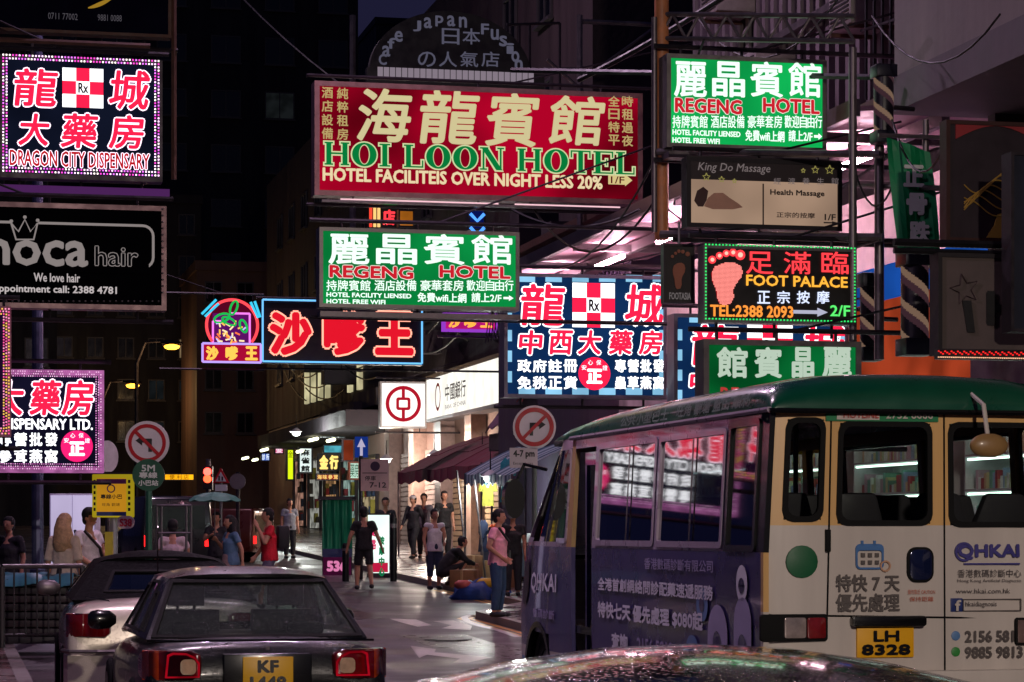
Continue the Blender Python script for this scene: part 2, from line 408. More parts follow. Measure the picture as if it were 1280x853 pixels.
# ---- over the pavement on the near side of the street
s = Sign('sign_board', 'unlit navy board with a yellow banana, on a pipe above the pink-framed pharmacy sign', -60, -40, 214, 36, 31.5, group=None)
s.case(PB((16, 15, 34), .9, 0, .3, 2, spec=.0), RUST, .2, .04)
s.text('0711 77002', 60, 17, 97, 25, EM((120, 115, 125), .35)); s.text('9881 0088', 122, 19, 152, 27, EM((120, 115, 125), .35))  # numerals and banana given a faint glow though the board is unlit
q = s.box(110, -8, 145, 12); mb = MB()
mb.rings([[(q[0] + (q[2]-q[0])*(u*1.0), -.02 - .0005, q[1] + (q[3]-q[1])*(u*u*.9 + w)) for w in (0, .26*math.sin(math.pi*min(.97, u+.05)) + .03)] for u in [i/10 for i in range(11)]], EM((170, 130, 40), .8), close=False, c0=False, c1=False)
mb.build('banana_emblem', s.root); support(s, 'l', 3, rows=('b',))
MB().bar((s.lx(219), .2, 2), (s.lx(219), .2, s.lz(219, 222)), .04, RUST).build('post', s.root)

s = Sign('led_sign', 'square pharmacy sign with red brush characters, checkered emblem and pink LED dot border', 0, 68, 203, 222, 31, group='pharmacy signs with red characters')
s.case(EM((14, 18, 34), 1, .3), DARKSTEEL, .25, .06)
LEDP = [EM((255, 205, 255), 2.2), EM((220, 110, 235), 1.8), EM((240, 70, 200), 1.6), EM((255, 240, 235), 2.2)]
s.dots(4, 73, 198, 217, 48, 36, LEDP, .95, rows=2, inset=4.2)
for t, x0, y0, x1, y1 in (('龍', 17, 86, 72, 134), ('城', 137, 88, 187, 138), ('大', 24, 142, 62, 183), ('藥', 77, 142, 122, 186), ('房', 137, 144, 180, 187)):
    s.text(t, x0, y0, x1, y1, RED, 1.15, PINKW, 1.5, .1)
cross(s, 78, 86, 129, 135)
s.text('DRAGON CITY DISPENSARY', 12, 190, 187, 210, REDT, .4, PINKW, .9)
support(s, 'l', 4)
mb = MB(); mb.box(-1, .1, s.y1 - .16, s.w + .1, .3, s.y1 - .07, EM((120, 60, 140), .35)); mb.build('light_trough', s.root)
mb = MB(); mb.bar((s.w*.2, .2, s.y0 + .2), (s.w*.2, .2, s.y0 + .05), .02, STEEL); mb.bar((-1, .2, s.y0+.22), (s.w*.93, .2, s.y0+.22), .035, RUST); mb.build('hanger', s.root)

s = Sign('sign_board', 'black hair salon board with grey rounded logo, crown outline and white lettering', -85, 250, 208, 383, 29.5)
s.case(PB((9, 9, 12), .9, 0, .2, 2, spec=.0), PB((122, 98, 98), .45, .6, .3, 6), .25, .06)
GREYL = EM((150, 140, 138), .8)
mb = MB()
q = s.box(-60, 278, 193, 334); bands(mb, rrect(q[0], q[1], q[2], q[3], .14, 5), rrect(q[0]+.03, q[1]+.03, q[2]-.03, q[3]-.03, .11, 5), -.02, -.012, GREYL)
mb.build('outline', s.root)
BK = EM((17, 17, 20), 1)
s.rect(-66, 300, 186, 340, PB((9, 9, 12), .9, 0, .2, 2, spec=.0), 'backing', -.024, .002)
s.rect(15, 270, 48, 284, PB((9, 9, 12), .9, 0, .2, 2, spec=.0), 'backing', -.024, .002)
s.text('moca', -35, 300, 110, 333, GREYL, 1.6, n=8, y=-.03)
s.text('hair', 118, 308, 173, 334, GREYL, 1.2, y=-.03)
s.text('hair', 119, 309, 172, 333, EM((9, 9, 12), .6), .1, y=-.036)
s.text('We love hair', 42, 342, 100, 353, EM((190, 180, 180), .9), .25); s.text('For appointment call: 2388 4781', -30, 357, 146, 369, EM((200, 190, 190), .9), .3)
mb = MB(); cp = [(14, 280), (20, 300), (42, 300), (47, 279), (38, 290), (31, 275), (23, 290), (14, 280)]
mb.tube([(s.lx(x), -.03, s.lz(x, y)) for x, y in cp], .012, GREYL, 5)
for x, y in ((14, 277), (31, 272), (47, 276)): mb.ball((s.lx(x), -.03, s.lz(x, y)), .022, GREYL, 8, 5)
mb.build('crown_emblem', s.root)
mb = MB()                                             # unlit bulbs along the edge
for i in range(26): mb.ball((s.lx(8+i*7.6), -.03, s.lz(8+i*7.6, 377)), .014, STEEL, 6, 4)
for i in range(14): mb.ball((s.lx(203), -.03, s.lz(203, 262+i*8)), .014, STEEL, 6, 4)
mb.build('bulb', s.root); support(s, 'l', 3)

s = Sign('led_sign', 'narrow upright sign edged in pink and yellow lights at the picture border', -60, 382, 14, 546, 27.5)
s.case(EM((30, 12, 40), 1, .3), PB((120, 70, 90), .5, .4, .2), .3, .05)
s.dots(-56, 386, 11, 542, 16, 40, [EM((255, 150, 190), 1.3), EM((255, 200, 90), 1.2), EM((255, 90, 160), 1.2)], .9, rows=3, inset=3.2); support(s, 'l', 3)
s.row('參茸', -48, 410, -4, 520, RED, bold=1, back=PINKW, bb=1)

s = Sign('led_sign', 'pharmacy sign framed in mauve lights, partly cut off, above the glowing white cabinet', -110, 460, 130, 590, 30.5, group='pharmacy signs with red characters')
s.case(EM((16, 14, 34), 1, .3), EM((176, 100, 160), .8, .3, 6), .25, .07)
s.dots(-106, 464, 126, 586, 80, 36, [EM((255, 190, 240), 1.1), EM((210, 110, 190), .9)], .7, rows=3, inset=3)
for t, x0, x1 in (('龍', -95, -58), ('城', -50, -14), ('大', -12, 30), ('藥', 38, 76), ('房', 78, 117)): s.text(t, x0, 475, x1, 520, RED, 1.3, PINKW, 1.6, .1)
s.text('DRAGON CITY DISPENSARY LTD.', -100, 523, 116, 537, WHT, .5)
for t, y in (('政府專營批發', 541), ('專營參茸燕窩', 562)): s.row(t, -40, y, 72, y+17, WHT, bold=.5)
seal(s, 96, 558, 20, EM((232, 30, 110), 1.3)); support(s, 'l', 3)

# ---- far end of the sign canyon
s = Sign('arch_sign', 'unlit black half-round board with grey lettering standing above the long red hotel sign', 455, 8, 670, 106, 47)
q = s.box(462, 14, 664, 92); X = (q[0]+q[2])/2; r = (q[2]-q[0])/2
mb = MB(); hh = (q[3]-q[1])
mb.prism([(X + r*math.cos(R(180-180*i/30)), q[1] + hh*math.sin(R(180-180*i/30))) for i in range(31)], 0, .25, PB((13, 12, 18), .6, 0, .2)); mb.build('panel', s.root)
GL = EM((120, 118, 142), .42); mb = MB()  # lettering and slats carry a faint glow, the board itself is unlit
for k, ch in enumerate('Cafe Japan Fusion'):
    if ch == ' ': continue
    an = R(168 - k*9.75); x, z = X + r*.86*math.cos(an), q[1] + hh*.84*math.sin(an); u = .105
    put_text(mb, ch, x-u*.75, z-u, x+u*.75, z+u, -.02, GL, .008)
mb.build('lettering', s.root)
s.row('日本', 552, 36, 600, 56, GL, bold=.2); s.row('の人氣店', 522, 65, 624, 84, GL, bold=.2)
mb = MB(); n = 26
q2 = s.box(472, 88, 668, 103)
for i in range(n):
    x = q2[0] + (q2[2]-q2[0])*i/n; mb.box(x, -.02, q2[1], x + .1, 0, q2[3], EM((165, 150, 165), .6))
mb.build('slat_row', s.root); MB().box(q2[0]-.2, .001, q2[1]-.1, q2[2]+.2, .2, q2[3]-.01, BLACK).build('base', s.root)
mb = MB()
for x in (445, 731):
    MB().bar((s.lx(x), .4, s.lz(x, 14)), (s.lx(x), .4, s.lz(x, 300)), .06, STEEL).build('post', s.root)
mb.bar((s.lx(735), .4, s.lz(735, 22)), (s.lx(824), .4, s.lz(824, 26)), .05, STEEL); mb.bar((s.lx(735), .4, s.lz(735, 95)), (s.lx(822), .4, s.lz(822, 32)), .035, STEEL)
mb.build('scaffold_frame', s.root); mb = MB(); mb.bar((s.lx(640), .4, s.lz(640, 26)), (s.lx(706), .4, s.lz(706, 24)), .03, DARKSTEEL)
for x in (640, 655, 668, 706): mb.bar((s.lx(x), .4, s.lz(x, 24)), (s.lx(x), .4, s.lz(x, 110)), .025, DARKSTEEL)
mb.build('scaffold_frame', s.root); mb = MB(); mb.bar((s.lx(690), .4, s.lz(690, 70)), (s.lx(735), .4, s.lz(735, 110)), .035, STEEL); mb.bar((s.lx(690), .4, s.lz(690, 82)), (s.lx(735), .4, s.lz(735, 82)), .035, STEEL)
mb.build('scaffold_frame', s.root)

s = Sign('hotel_sign', 'long red hotel sign with four large cream brush characters over green lettering', 393, 101, 803, 244, 39, group='hotel signs')
s.case(EM((142, 2, 30), .95, .7, .45), PB((150, 110, 110), .4, .6, .3), .35, .08)
for t, x0, y0, x1, y1 in (('海', 447, 111, 514, 178), ('龍', 524, 113, 598, 181), ('賓', 608, 116, 673, 184), ('館', 686, 120, 754, 182)):
    s.text(t, x0, y0, x1, y1, CREAM, 1.5, None, 0, .12, n=8)
for t, x0, y0, x1, y1 in (('酒店設備', 402, 109, 416, 177), ('純粹租房', 421, 110, 435, 178), ('全日特平', 760, 120, 774, 185), ('時租過夜', 777, 120, 791, 186)):
    for k, ch in enumerate(t):
        h = (y1-y0)/4; s.text(ch, x0, y0+k*h, x1, y0+(k+.84)*h, EM((210, 185, 120), .75), .3)
mb = MB(); q = s.box(405, 184, 793, 213)
put_slab(mb, 'HOI LOON HOTEL', q[0], q[1], q[2], q[3], -.02, EM((215, 225, 170), .95), .017)
put_slab(mb, 'HOI LOON HOTEL', q[0], q[1], q[2], q[3], -.03, EM((8, 132, 62), .85), -.004); mb.build('lettering', s.root)
s.text('HOTEL FACILITEIS OVER NIGHT LESS 20%', 403, 215, 753, 232, EM((235, 215, 170), 1), .75)
s.arrow(760, 218, 790, 233, EM((225, 205, 140), .9), head=.3, body=.75); s.text('1/F', 763, 221, 780, 230, EM((120, 10, 30), .5), .2, y=-.03)
mb = MB(); mb.box(.1, -.16, s.y1-.12, s.w-.1, -.02, s.y1-.085, STEEL); mb.bar((.4, -.09, s.y1-.065), (s.w*.55, -.09, s.y1-.065), .014, EM((255, 205, 215), 1.0)); mb.bar((s.w*.6, -.09, s.y1-.065), (s.w-.4, -.09, s.y1-.065), .014, EM((255, 205, 215), 1.0)); mb.build('light_trough', s.root)
support(s, 'r', 2.2)

def regeng(label, x0, y0, x1, y1, d, k, strength, txt_y):
    s = Sign('hotel_sign', label, x0, y0, x1, y1, d, group='hotel signs')
    s.case(EM((10, 142, 66), strength, .35, .6), PB((135, 130, 128), .4, .7, .3), .3, .05)
    fx = lambda u: x0 + (x1-x0)*u; fy = lambda v: y0 + (y1-y0)*v
    W1 = EM((228, 250, 236), 1.25)
    for i, ch in enumerate('麗晶賓館'):
        s.text(ch, fx(.045+.238*i), fy(.09), fx(.045+.238*i+.205), fy(.47), W1, .85, n=8)
    for t, a, b in (('REGENG', .05, .47), ('HOTEL', .6, .955)): s.text(t, fx(a), fy(.485), fx(b), fy(.645), EM((205, 30, 45), 1), .9, EM((245, 235, 225), 1.0), .8)
    for t, a, b in (('持牌賓館', .035, .255), ('酒店設備', .275, .485), ('豪華套房', .505, .72), ('歡迎自由行', .735, .97)): s.row(t, fx(a), fy(.665), fx(b), fy(.8), W1, gap=.06, bold=.2)
    s.text('HOTEL FACILITY LIENSED', fx(.035), fy(.825), fx(.46), fy(.885), W1, .3); s.text('HOTEL FREE WIFI', fx(.035), fy(.905), fx(.33), fy(.965), W1, .3)
    s.text('免費wifi上網', fx(.49), fy(.825), fx(.735), fy(.945), W1, .3); s.text('請上2/F', fx(.76), fy(.825), fx(.91), fy(.945), W1, .3)
    s.arrow(fx(.92), fy(.855), fx(.97), fy(.925), W1)
    mb = MB(); mb.box(0, -.1, s.y1-.13, s.w, .2, s.y1-.06, STEEL); mb.build('light_trough', s.root)
    return s
s = regeng('green hotel sign hung between the long red sign and the red neon characters', 399, 284, 649, 384, 33, 1, .78, 0); support(s, 'r', 3.5)
s = regeng('green hotel sign crossed by a black cable, next to the orange pole', 833, 67, 1033, 184, 28.5, 1, 1.45, 0); support(s, 'r', 1.2)

# neon sandwich-shop sign
s = Sign('neon_sign', 'blue-outlined neon sign with three fat glowing red characters', 326, 377, 529, 454, 62, group='red neon character signs')
s.case(PB((26, 8, 28), .5, 0, .4, 3), PB((30, 24, 46), .5, .4, .2), .3, .04)
NR = EM((232, 22, 44), 1.0); NO = EM((255, 165, 140), 1.7)
for ch, x0, x1 in (('沙', 334, 392), ('嗲', 402, 459), ('王', 466, 519)):
    q = s.box(x0, 388, x1, 447); mb = MB(); g = 1/s.sc
    put_text(mb, ch, q[0], q[1], q[2], q[3], -.03, NO, 5.1*g, 0, 10)
    put_text(mb, ch, q[0]+2.3*g, q[1]+2.3*g, q[2]-2.3*g, q[3]-2.3*g, -.05, NR, 2.8*g, 0, 10); mb.build('neon_character', s.root)
mb = MB(); B = EM((110, 190, 255), 1.3)
q = (s.lx(328), s.lz(328, 452), s.lx(527), s.lz(527, 379)); pts = [(q[0], -.06, q[1]), (q[2], -.06, q[1]), (q[2], -.06, q[3]), (q[0], -.06, q[3]), (q[0], -.06, q[1])]
for i in range(4): mb.bar(pts[i], pts[i+1], .025, B)
mb.build('neon_tube', s.root); support(s, 'r', 3)
s = Sign('neon_sign', 'round neon emblem with plants in a pink square beside the red neon characters', 251, 372, 326, 455, 61.5)
NP = EM((240, 120, 230), 1.3); NRD = EM((255, 70, 80), 1.4); NC = EM((60, 200, 240), 1.2)
mb = MB(); q = s.box(253, 430, 326, 453)
bx = MB(); bx.box(q[0], 0, q[1], q[2], .25, q[3], EM((190, 12, 60), .8)); c = s.box(288, 405, 292, 409); X, Z = (c[0]+c[2])/2, (c[1]+c[3])/2; rr = 32/s.sc
bx.disc(X, Z, rr, .05, .25, EM((120, 10, 50), .5)); bx.build('panel', s.root)
q3 = s.box(266, 392, 312, 430); MB().box(q3[0], .02, q3[1], q3[2], .049, q3[3], EM((110, 20, 120), .7)).build('panel', s.root)
for i in range(4):
    p = [(q[0], q[1]), (q[2], q[1]), (q[2], q[3]), (q[0], q[3])]; mb.bar((p[i][0], -.03, p[i][1]), (p[(i+1)%4][0], -.03, p[(i+1)%4][1]), .03, EM((190, 160, 255), 1.2))
mb.tube([(X + rr*math.cos(R(-40+260*i/30)), -.03, Z + rr*math.sin(R(-40+260*i/30))) for i in range(31)], .04, NRD, 6)
for a, b in (((q3[0], q3[1]), (q3[0], q3[3]-.2)), ((q3[2], q3[1]), (q3[2], q3[3])), ((q3[0], q3[3]-.2), (q3[0]+.2, q3[3]-.2)), ((q3[2]-.5, q3[3]), (q3[2], q3[3]))): mb.bar((a[0], -.03, a[1]), (b[0], -.03, b[1]), .028, NP)
G = EM((20, 190, 80), 1.1)
for cx, cy, rx, ry, rot in ((277, 398, 10, 5, 20), (292, 385, 4, 9, -20), (304, 408, 4, 8, 20), (286, 402, 9, 4, -25)):
    cc = (s.lx(cx), s.lz(cx, cy)); pts = []
    for i in range(17):
        t = 2*math.pi*i/16; u, v = rx*math.cos(t)/s.sc, ry*math.sin(t)/s.sc
        pts.append((cc[0] + u*math.cos(R(rot)) - v*math.sin(R(rot)), -.05, cc[1] + u*math.sin(R(rot)) + v*math.cos(R(rot))))
    mb.tube(pts, .028, G, 5)
for k in range(26):
    cx, cy = random.uniform(270, 308), random.uniform(404, 429); an = random.uniform(0, 3.1); l = 3.2/s.sc
    x, z = s.lx(cx), s.lz(cx, cy); mb.bar((x-l*math.cos(an), -.05, z-l*math.sin(an)), (x+l*math.cos(an), -.05, z+l*math.sin(an)), .022, random.choice([EM((255, 220, 170), 1.3), EM((255, 190, 80), 1.2), EM((255, 120, 60), 1.2), EM((190, 190, 255), 1.2)]))
for x0, y0, x1, y1 in ((252, 393, 270, 375), (256, 396, 273, 380), (313, 378, 322, 398), (318, 377, 325, 397)): mb.bar((s.lx(x0), -.05, s.lz(x0, y0)), (s.lx(x1), -.05, s.lz(x1, y1)), .035, NC)
mb.build('neon_tube', s.root)
s.row('沙嗲王', 257, 433, 322, 451, EM((255, 190, 80), 1.3), gap=.35, bold=1.1, name='neon_character', y=-.05); support(s, 'l', 1)
s = Sign('neon_sign', 'small pink lightbox with three orange characters under the green hotel sign', 554, 391, 622, 414, 61, group='red neon character signs')
s.case(EM((190, 20, 120), .9, .3), EM((150, 60, 200), 1), .25, .06); s.row('沙嗲王', 560, 395, 616, 410, EM((255, 170, 70), 1.3), gap=.2, bold=.9); support(s, 'r', 2)

# blue pharmacy signs
def blue(label, x0, y0, x1, y1, d):
    s = Sign('pharmacy_sign', label, x0, y0, x1, y1, d, group='pharmacy signs with red characters')
    s.case(EM((18, 50, 96), .75, .25), PB((110, 110, 125), .4, .6, .2), .3, .05)
    fx = lambda u: x0 + (x1-x0)*u; fy = lambda v: y0 + (y1-y0)*v; mb = MB()
    LB = EM((140, 200, 235), 1.0, .2)
    for k in range(6):
        for v in (.02, .925):
            q = s.box(fx(.09+k*.165), fy(v), fx(.09+k*.165+.1), fy(v+.055)); mb.box(q[0], -.014, q[1], q[2], 0, q[3], LB)
    for k in range(5):
        for u in (.012, .955):
            q = s.box(fx(u), fy(.13+k*.165), fx(u+.036), fy(.13+k*.165+.09)); mb.box(q[0], -.014, q[1], q[2], 0, q[3], LB)
    mb.build('pattern', s.root)
    s.text('龍', fx(.1), fy(.09), fx(.375), fy(.43), RED, 1.4, WHT, 1.7, .08); s.text('城', fx(.745), fy(.09), fx(.985), fy(.43), RED, 1.4, WHT, 1.7, .08)
    cross(s, fx(.42), fy(.085), fx(.68), fy(.44))
    for ch, u in zip('中西大藥房', (.09, .275, .455, .645, .83)): s.text(ch, fx(u), fy(.46), fx(u+.145), fy(.66), RED, 1.1, WHT, 1.4, .08)
    for t, u0, u1, v in (('政府註冊', .08, .45, .695), ('免稅正貨', .08, .45, .83), ('專營批發', .68, .985, .695), ('蟲草燕窩', .68, .985, .83)): s.row(t, fx(u0), fy(v), fx(u1), fy(v+.105), WHT, gap=.1, bold=.55)
    seal(s, fx(.555), fy(.81), (x1-x0)*.098)
    return s
s = blue('square blue pharmacy sign with pale checkered edge, beside the round no-turn sign', 630, 341, 833, 497, 35); support(s, 'r', 1)
s = blue('blue pharmacy sign almost hidden behind the foot massage LED sign', 842, 392, 1060, 545, 32); support(s, 'r', .3)

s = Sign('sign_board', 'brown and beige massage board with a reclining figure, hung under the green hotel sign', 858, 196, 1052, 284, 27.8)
s.case(EM((184, 152, 128), .66, .18), PB((40, 36, 40), .5, .5, .2), .2, .05)  # faint glow put into the unlit board's face to brighten it
s.rect(860, 198, 1050, 227, PB((38, 26, 30), .5, 0, .2), 'panel'); s.rect(953, 230, 954.5, 281, PB((60, 45, 42), .6), 'divider')
s.text('King Do Massage', 872, 205, 962, 218, EM((150, 135, 135), .5), .1, shear=.2, y=-.03); s.row('經渡養生館', 966, 223, 1047, 231, EM((150, 135, 135), .5), gap=.5, y=-.03)
s.text('Health Massage', 962, 238, 1030, 247, PB((50, 36, 32), .6), .35); s.text('正宗的按摩', 970, 266, 1018, 273, PB((80, 60, 52), .6), .15); s.text('1/F', 1030, 268, 1044, 276, PB((40, 30, 28), .6), .3); s.arrow(1029, 277, 1048, 281, PB((30, 22, 22), .6))
mb = MB(); q = s.box(866, 234, 928, 262); w, h = q[2]-q[0], q[3]-q[1]
mb.prism([(q[0]+w*x, q[1]+h*y) for x, y in ((.22,.12),(.3,.5),(.42,.72),(.6,.74),(.75,.5),(.9,.3),(1,.12),(.8,.02),(.4,.0))], -.016, -.008, PB((196, 150, 124), .6, 0, .15))
mb.prism([(q[0]+w*x, q[1]+h*y) for x, y in ((.02,.35),(.08,.8),(.2,.98),(.3,.8),(.27,.4),(.2,.1),(.1,.1))], -.02, -.01, PB((70, 44, 40), .6, 0, .2))
mb.build('figure_picture', s.root)
mb = MB()
for cx, cy, r in ((882, 222, 5), (901, 225, 4), (917, 227, 3), (1003, 214, 3), (1018, 213, 5), (1036, 213, 6)):
    x, z, u = s.lx(cx), s.lz(cx, cy), r/s.sc; pts = [(x + u*(1 if i%2==0 else .45)*math.sin(R(36*i)), -.03, z + u*(1 if i%2==0 else .45)*math.cos(R(36*i))) for i in range(11)]
    mb.tube(pts, .006, EM((170, 160, 90), .6), 4)
mb.build('star_outline', s.root); support(s, 'r', .8)

s = Sign('led_sign', 'black LED sign with a glowing red foot, yellow lettering and green dot border', 879, 306, 1070, 403, 27)
s.case(PB((12, 8, 12), .4, 0, .2), PB((120, 115, 118), .4, .6, .3), .2, .04)
LG = EM((50, 230, 110), 1.3); LR = EM((255, 62, 70), 1.3); LY = EM((255, 178, 60), 1.2)
s.dots(881.5, 308.5, 1067.5, 400.5, 44, 22, LG, .9)
mb = MB(); sole = [(.38,.0),(.62,.03),(.72,.16),(.7,.32),(.78,.45),(.95,.58),(1,.72),(.92,.84),(.7,.9),(.4,.88),(.12,.8),(.02,.66),(.05,.5),(.16,.34),(.2,.16),(.26,.05)]
q = s.box(888, 322, 928, 382); w, h = q[2]-q[0], q[3]-q[1]; poly = [(q[0]+w*x, q[1]+h*y) for x, y in sole]
mb.prism(poly, -.012, -.002, EM((170, 20, 30), .9))
def inside(x, z):
    c = False; n = len(poly)
    for i in range(n):
        (xa, za), (xb, zb) = poly[i], poly[i-1]
        if (za > z) != (zb > z) and x < (xb-xa)*(z-za)/(zb-za) + xa: c = not c
    return c
for i in range(26):
    for j in range(38):
        x, z = q[0]+w*(i+.5)/26, q[1]+h*(j+.5)/38
        if inside(x, z): u = .0048; mb.box(x-u, -.02, z-u, x+u, -.012, z+u, EM((255, 150, 140), 1.3))
for k, (cx, cy, r) in enumerate(((890, 325, 5), (899, 320, 4.6), (907.5, 317, 4.6), (916, 316, 5), (925, 319, 6.5))):
    mb.disc(s.lx(cx), s.lz(cx, cy), r/s.sc, -.014, -.004, LR, 12); mb.disc(s.lx(cx), s.lz(cx, cy), r*.5/s.sc, -.02, -.01, EM((255, 190, 170), 1.3), 10)
mb.build('foot_emblem', s.root)
s.row('足滿臨', 932, 315, 1060, 343, LR, gap=.28, bold=.3); s.text('FOOT PALACE', 932, 345, 1059, 359, LY, .5)
s.row('正宗按摩', 946, 364, 1036, 380, EM((215, 225, 255), 1.3), gap=.35, bold=.3); s.text('TEL:2388 2093', 887, 382, 991, 397, EM((255, 150, 60), 1.2), .5)
s.arrow(991, 385, 1034, 396, EM((190, 190, 215), .9), head=.3); s.text('2/F', 1037, 382, 1062, 396, EM((90, 235, 110), 1.2), .4); support(s, 'r', 1.2, rows=('t',))

s = Sign('sign_board', 'small black upright board with a bronze footprint beside the foot massage LED sign', 829, 305, 868, 379, 27.6)
s.case(PB((22, 16, 16), .5, 0, .2), DARKSTEEL, .1, .02); mb = MB(); q = s.box(840, 325, 856, 362); w, h = q[2]-q[0], q[3]-q[1]
BZ = PB((150, 92, 70), .45, .3, .2)
mb.prism([(q[0]+w*x, q[1]+h*y) for x, y in sole], -.02, -.008, BZ)
for k, (cx, cy, r) in enumerate(((840, 321, 2), (844, 317, 2), (848, 314.5, 2.2), (853, 315, 2.4), (859, 318, 3))): mb.disc(s.lx(cx), s.lz(cx, cy), r/s.sc, -.02, -.008, BZ, 10)
mb.build('foot_emblem', s.root); s.text('FOOTASIA', 836, 366, 863, 375, EM((150, 140, 140), .4), .2)
mb = MB(); mb.bar((.2, .05, s.y0), (.2, .05, s.y0+.25), .015, STEEL); mb.build('hanger', s.root)

s = Sign('hotel_sign', 'dim green sign with four characters rising behind the minibus roof', 879, 424, 1076, 545, 26.2, group='hotel signs')
s.case(EM((8, 112, 52), .6, .6, .9), PB((110, 104, 104), .4, .6, .3), .3, .06)
for ch, x0, x1 in (('館', 895, 934), ('賓', 942, 977), ('晶', 989, 1017), ('麗', 1027, 1064)): s.text(ch, x0, 434, x1, 473, EM((195, 215, 195), .9), 1.3)
s.text('REGENG HOTEL', 900, 485, 1060, 505, EM((200, 60, 60), .8), .5); support(s, 'r', .6)

s = Sign('banner', 'tall green cloth banner with white characters beside the dark plum poster', 1109, 172, 1163, 318, 26.6)
gb = MB(); n = 10
for k in range(n):
    pass
q = s.box(1109, 172, 1163, 318)
gb.rings([[(q[0] + (q[2]-q[0])*u + .12*v, .03*math.sin(u*9 + v*4), q[1] + (q[3]-q[1])*(1-v) - .15*u*(1-v)) for u in [i/8 for i in range(9)]] for v in [j/10 for j in range(11)]], PB((0, 140, 84), .6, 0, .2, 3), close=False, c0=False, c1=False)
gb.build('cloth', s.root, solid=.01)
mb = MB()
for k, ch in enumerate('正骨跌打'):
    z = q[3]-.3-.3*k; x = q[0] + .16 + .05*k/1.5; put_text(mb, ch, x, z-.24, x+.24, z, -.06, PB((220, 225, 222), .6, 0, .1), .012)
mb.build('lettering', s.root); MB().bar((-.1, 0, s.y0+.02), (s.w+.5, 0, s.y0+.02), .025, STEEL).build('pole', s.root)

s = Sign('poster_board', 'dark plum poster with gold swirling linework under a red scalloped top', 1182, 150, 1300, 302, 24.2)
s.case(PB((34, 18, 30), .5, 0, .3, 2), PB((60, 30, 26), .5, .2, .2), .15, .04)
mb = MB(); q = s.box(1194, 158, 1296, 178); mb.prism([(q[0] + (q[2]-q[0])*i/12, q[1] + (q[3]-q[1])*(.1+.9*math.sin(math.pi*i/12)) - .0) for i in range(13)][::-1] + [(q[0], q[3]), (q[2], q[3])], -.016, -.004, PB((150, 40, 44), .6, 0, .2)); mb.build('trim', s.root)
mb = MB(); GD = PB((186, 150, 70), .4, .3, .1)
for k in range(7):
    pts = []
    for i in range(18):
        t = i/17; pts.append((s.lx(1204 + 62*t), -.022, s.lz(1230, 232 + k*6 + 16*math.sin(t*5 + k*.7)*(1-t*.5) - 12*t)))
    mb.tube(pts, .007, GD, 4)
q = s.box(1232, 262, 1270, 298); mb.prism([(q[0], q[1]), (q[2], q[1]), (q[2], q[3]), (q[0]+.12, q[3]-.05), (q[0]+.08, q[1]+.12)], -.02, -.01, GD); mb.build('swirl_emblem', s.root)

s = Sign('sign_board', 'weathered grey board with a star outline and black block letters, near the picture border', 1172, 316, 1330, 444, 23.4)
s.case(PB((96, 84, 80), .75, 0, .35, 2, .2, 10), PB((40, 36, 38), .6, .3, .2), .2, .04)
mb = MB(); x, z, u = s.lx(1205), s.lz(1205, 362), .15
pts = [(x + u*(1 if i%2==0 else .42)*math.sin(R(36*i-14)), -.02, z + u*(1 if i%2==0 else .42)*math.cos(R(36*i-14))) for i in range(11)]
mb.tube(pts, .006, PB((60, 44, 42), .6), 4); x, z = s.lx(1202), s.lz(1202, 376)
mb.prism([(x, z), (x+.09, z+.0), (x+.13, z-.3), (x+.05, z-.3)], -.02, -.01, BLACK); mb.build('star_emblem', s.root)
s.text('H', 1232, 364, 1275, 408, BLACK, 2.5)
MB().bar((-.4, .1, s.y0+.1), (s.w, .1, s.y0+.1), .04, BLACK).bar((-.4, .1, s.y0+.02), (s.w, .1, s.y0+.02), .03, BLACK).build('bracket', s.root)
s = Sign('led_strip_sign', 'thin strip of red LED dots above the rear of the minibus roof', 1172, 436, 1330, 449, 22.8)
s.case(BLACK, DARKSTEEL, .08, .015); mb = MB()
for i in range(60): mb.box(s.w*i/60, -.02, s.y1+.01, s.w*i/60+.012, -.005, s.y1+.022, EM((255, 190, 150), 1.2)); 
for i in range(60): mb.box(s.w*i/60, -.02, s.y0-.03-.012*(i%3), s.w*i/60+.012, -.005, s.y0-.018-.012*(i%3), EM((255, 40, 40), 1.2))
mb.build('led_border', s.root)
s = Sign('sign_board', 'dark blue upright board cut by the picture border beside the grey star board', 1263, 190, 1330, 415, 23)
s.case(PB((14, 20, 44), .5, 0, .3, 2), DARKSTEEL, .2, .03)

# barber poles
def barber(label, x0, y0, x1, y1, d):
    p = P((x0+x1)/2, y1, d); h = (y1-y0)/F*d; r = (x1-x0)/2/F*d; cap = h*.16
    t = thing('barber_pole', label, 'barber pole', p, TH, 'striped barber poles')
    for z0, z1 in ((0, cap), (h-cap, h)): MB().box(-r*1.08, -r*1.08, z0, r*1.08, r*1.08, z1, PB((22, 22, 40), .4, .3, .2)).build('cap', t, bevel=.01)
    mb = MB(); n = 80; k = 48
    cols = [EM((150, 120, 100), .55), PB((26, 20, 34), .4), PB((26, 20, 34), .4), EM((90, 60, 70), .4)]
    for i in range(n):
        for j in range(k):
            z0, z1 = cap + (h-2*cap)*i/n, cap + (h-2*cap)*(i+1)/n; a0, a1 = 2*math.pi*j/k, 2*math.pi*(j+1)/k
            m = cols[int((j/k*8 + i/n*9)) % 4]
            mb.add([(r*math.cos(a0), r*math.sin(a0), z0), (r*math.cos(a1), r*math.sin(a1), z0), (r*math.cos(a1), r*math.sin(a1), z1), (r*math.cos(a0), r*math.sin(a0), z1)], [(0,1,2,3)], m)
    mb.build('striped_cylinder', t, smooth=True)
    MB().bar((0, r, h*.5), (r*4, r*2, h*.5), .03, DARKSTEEL).build('bracket', t)
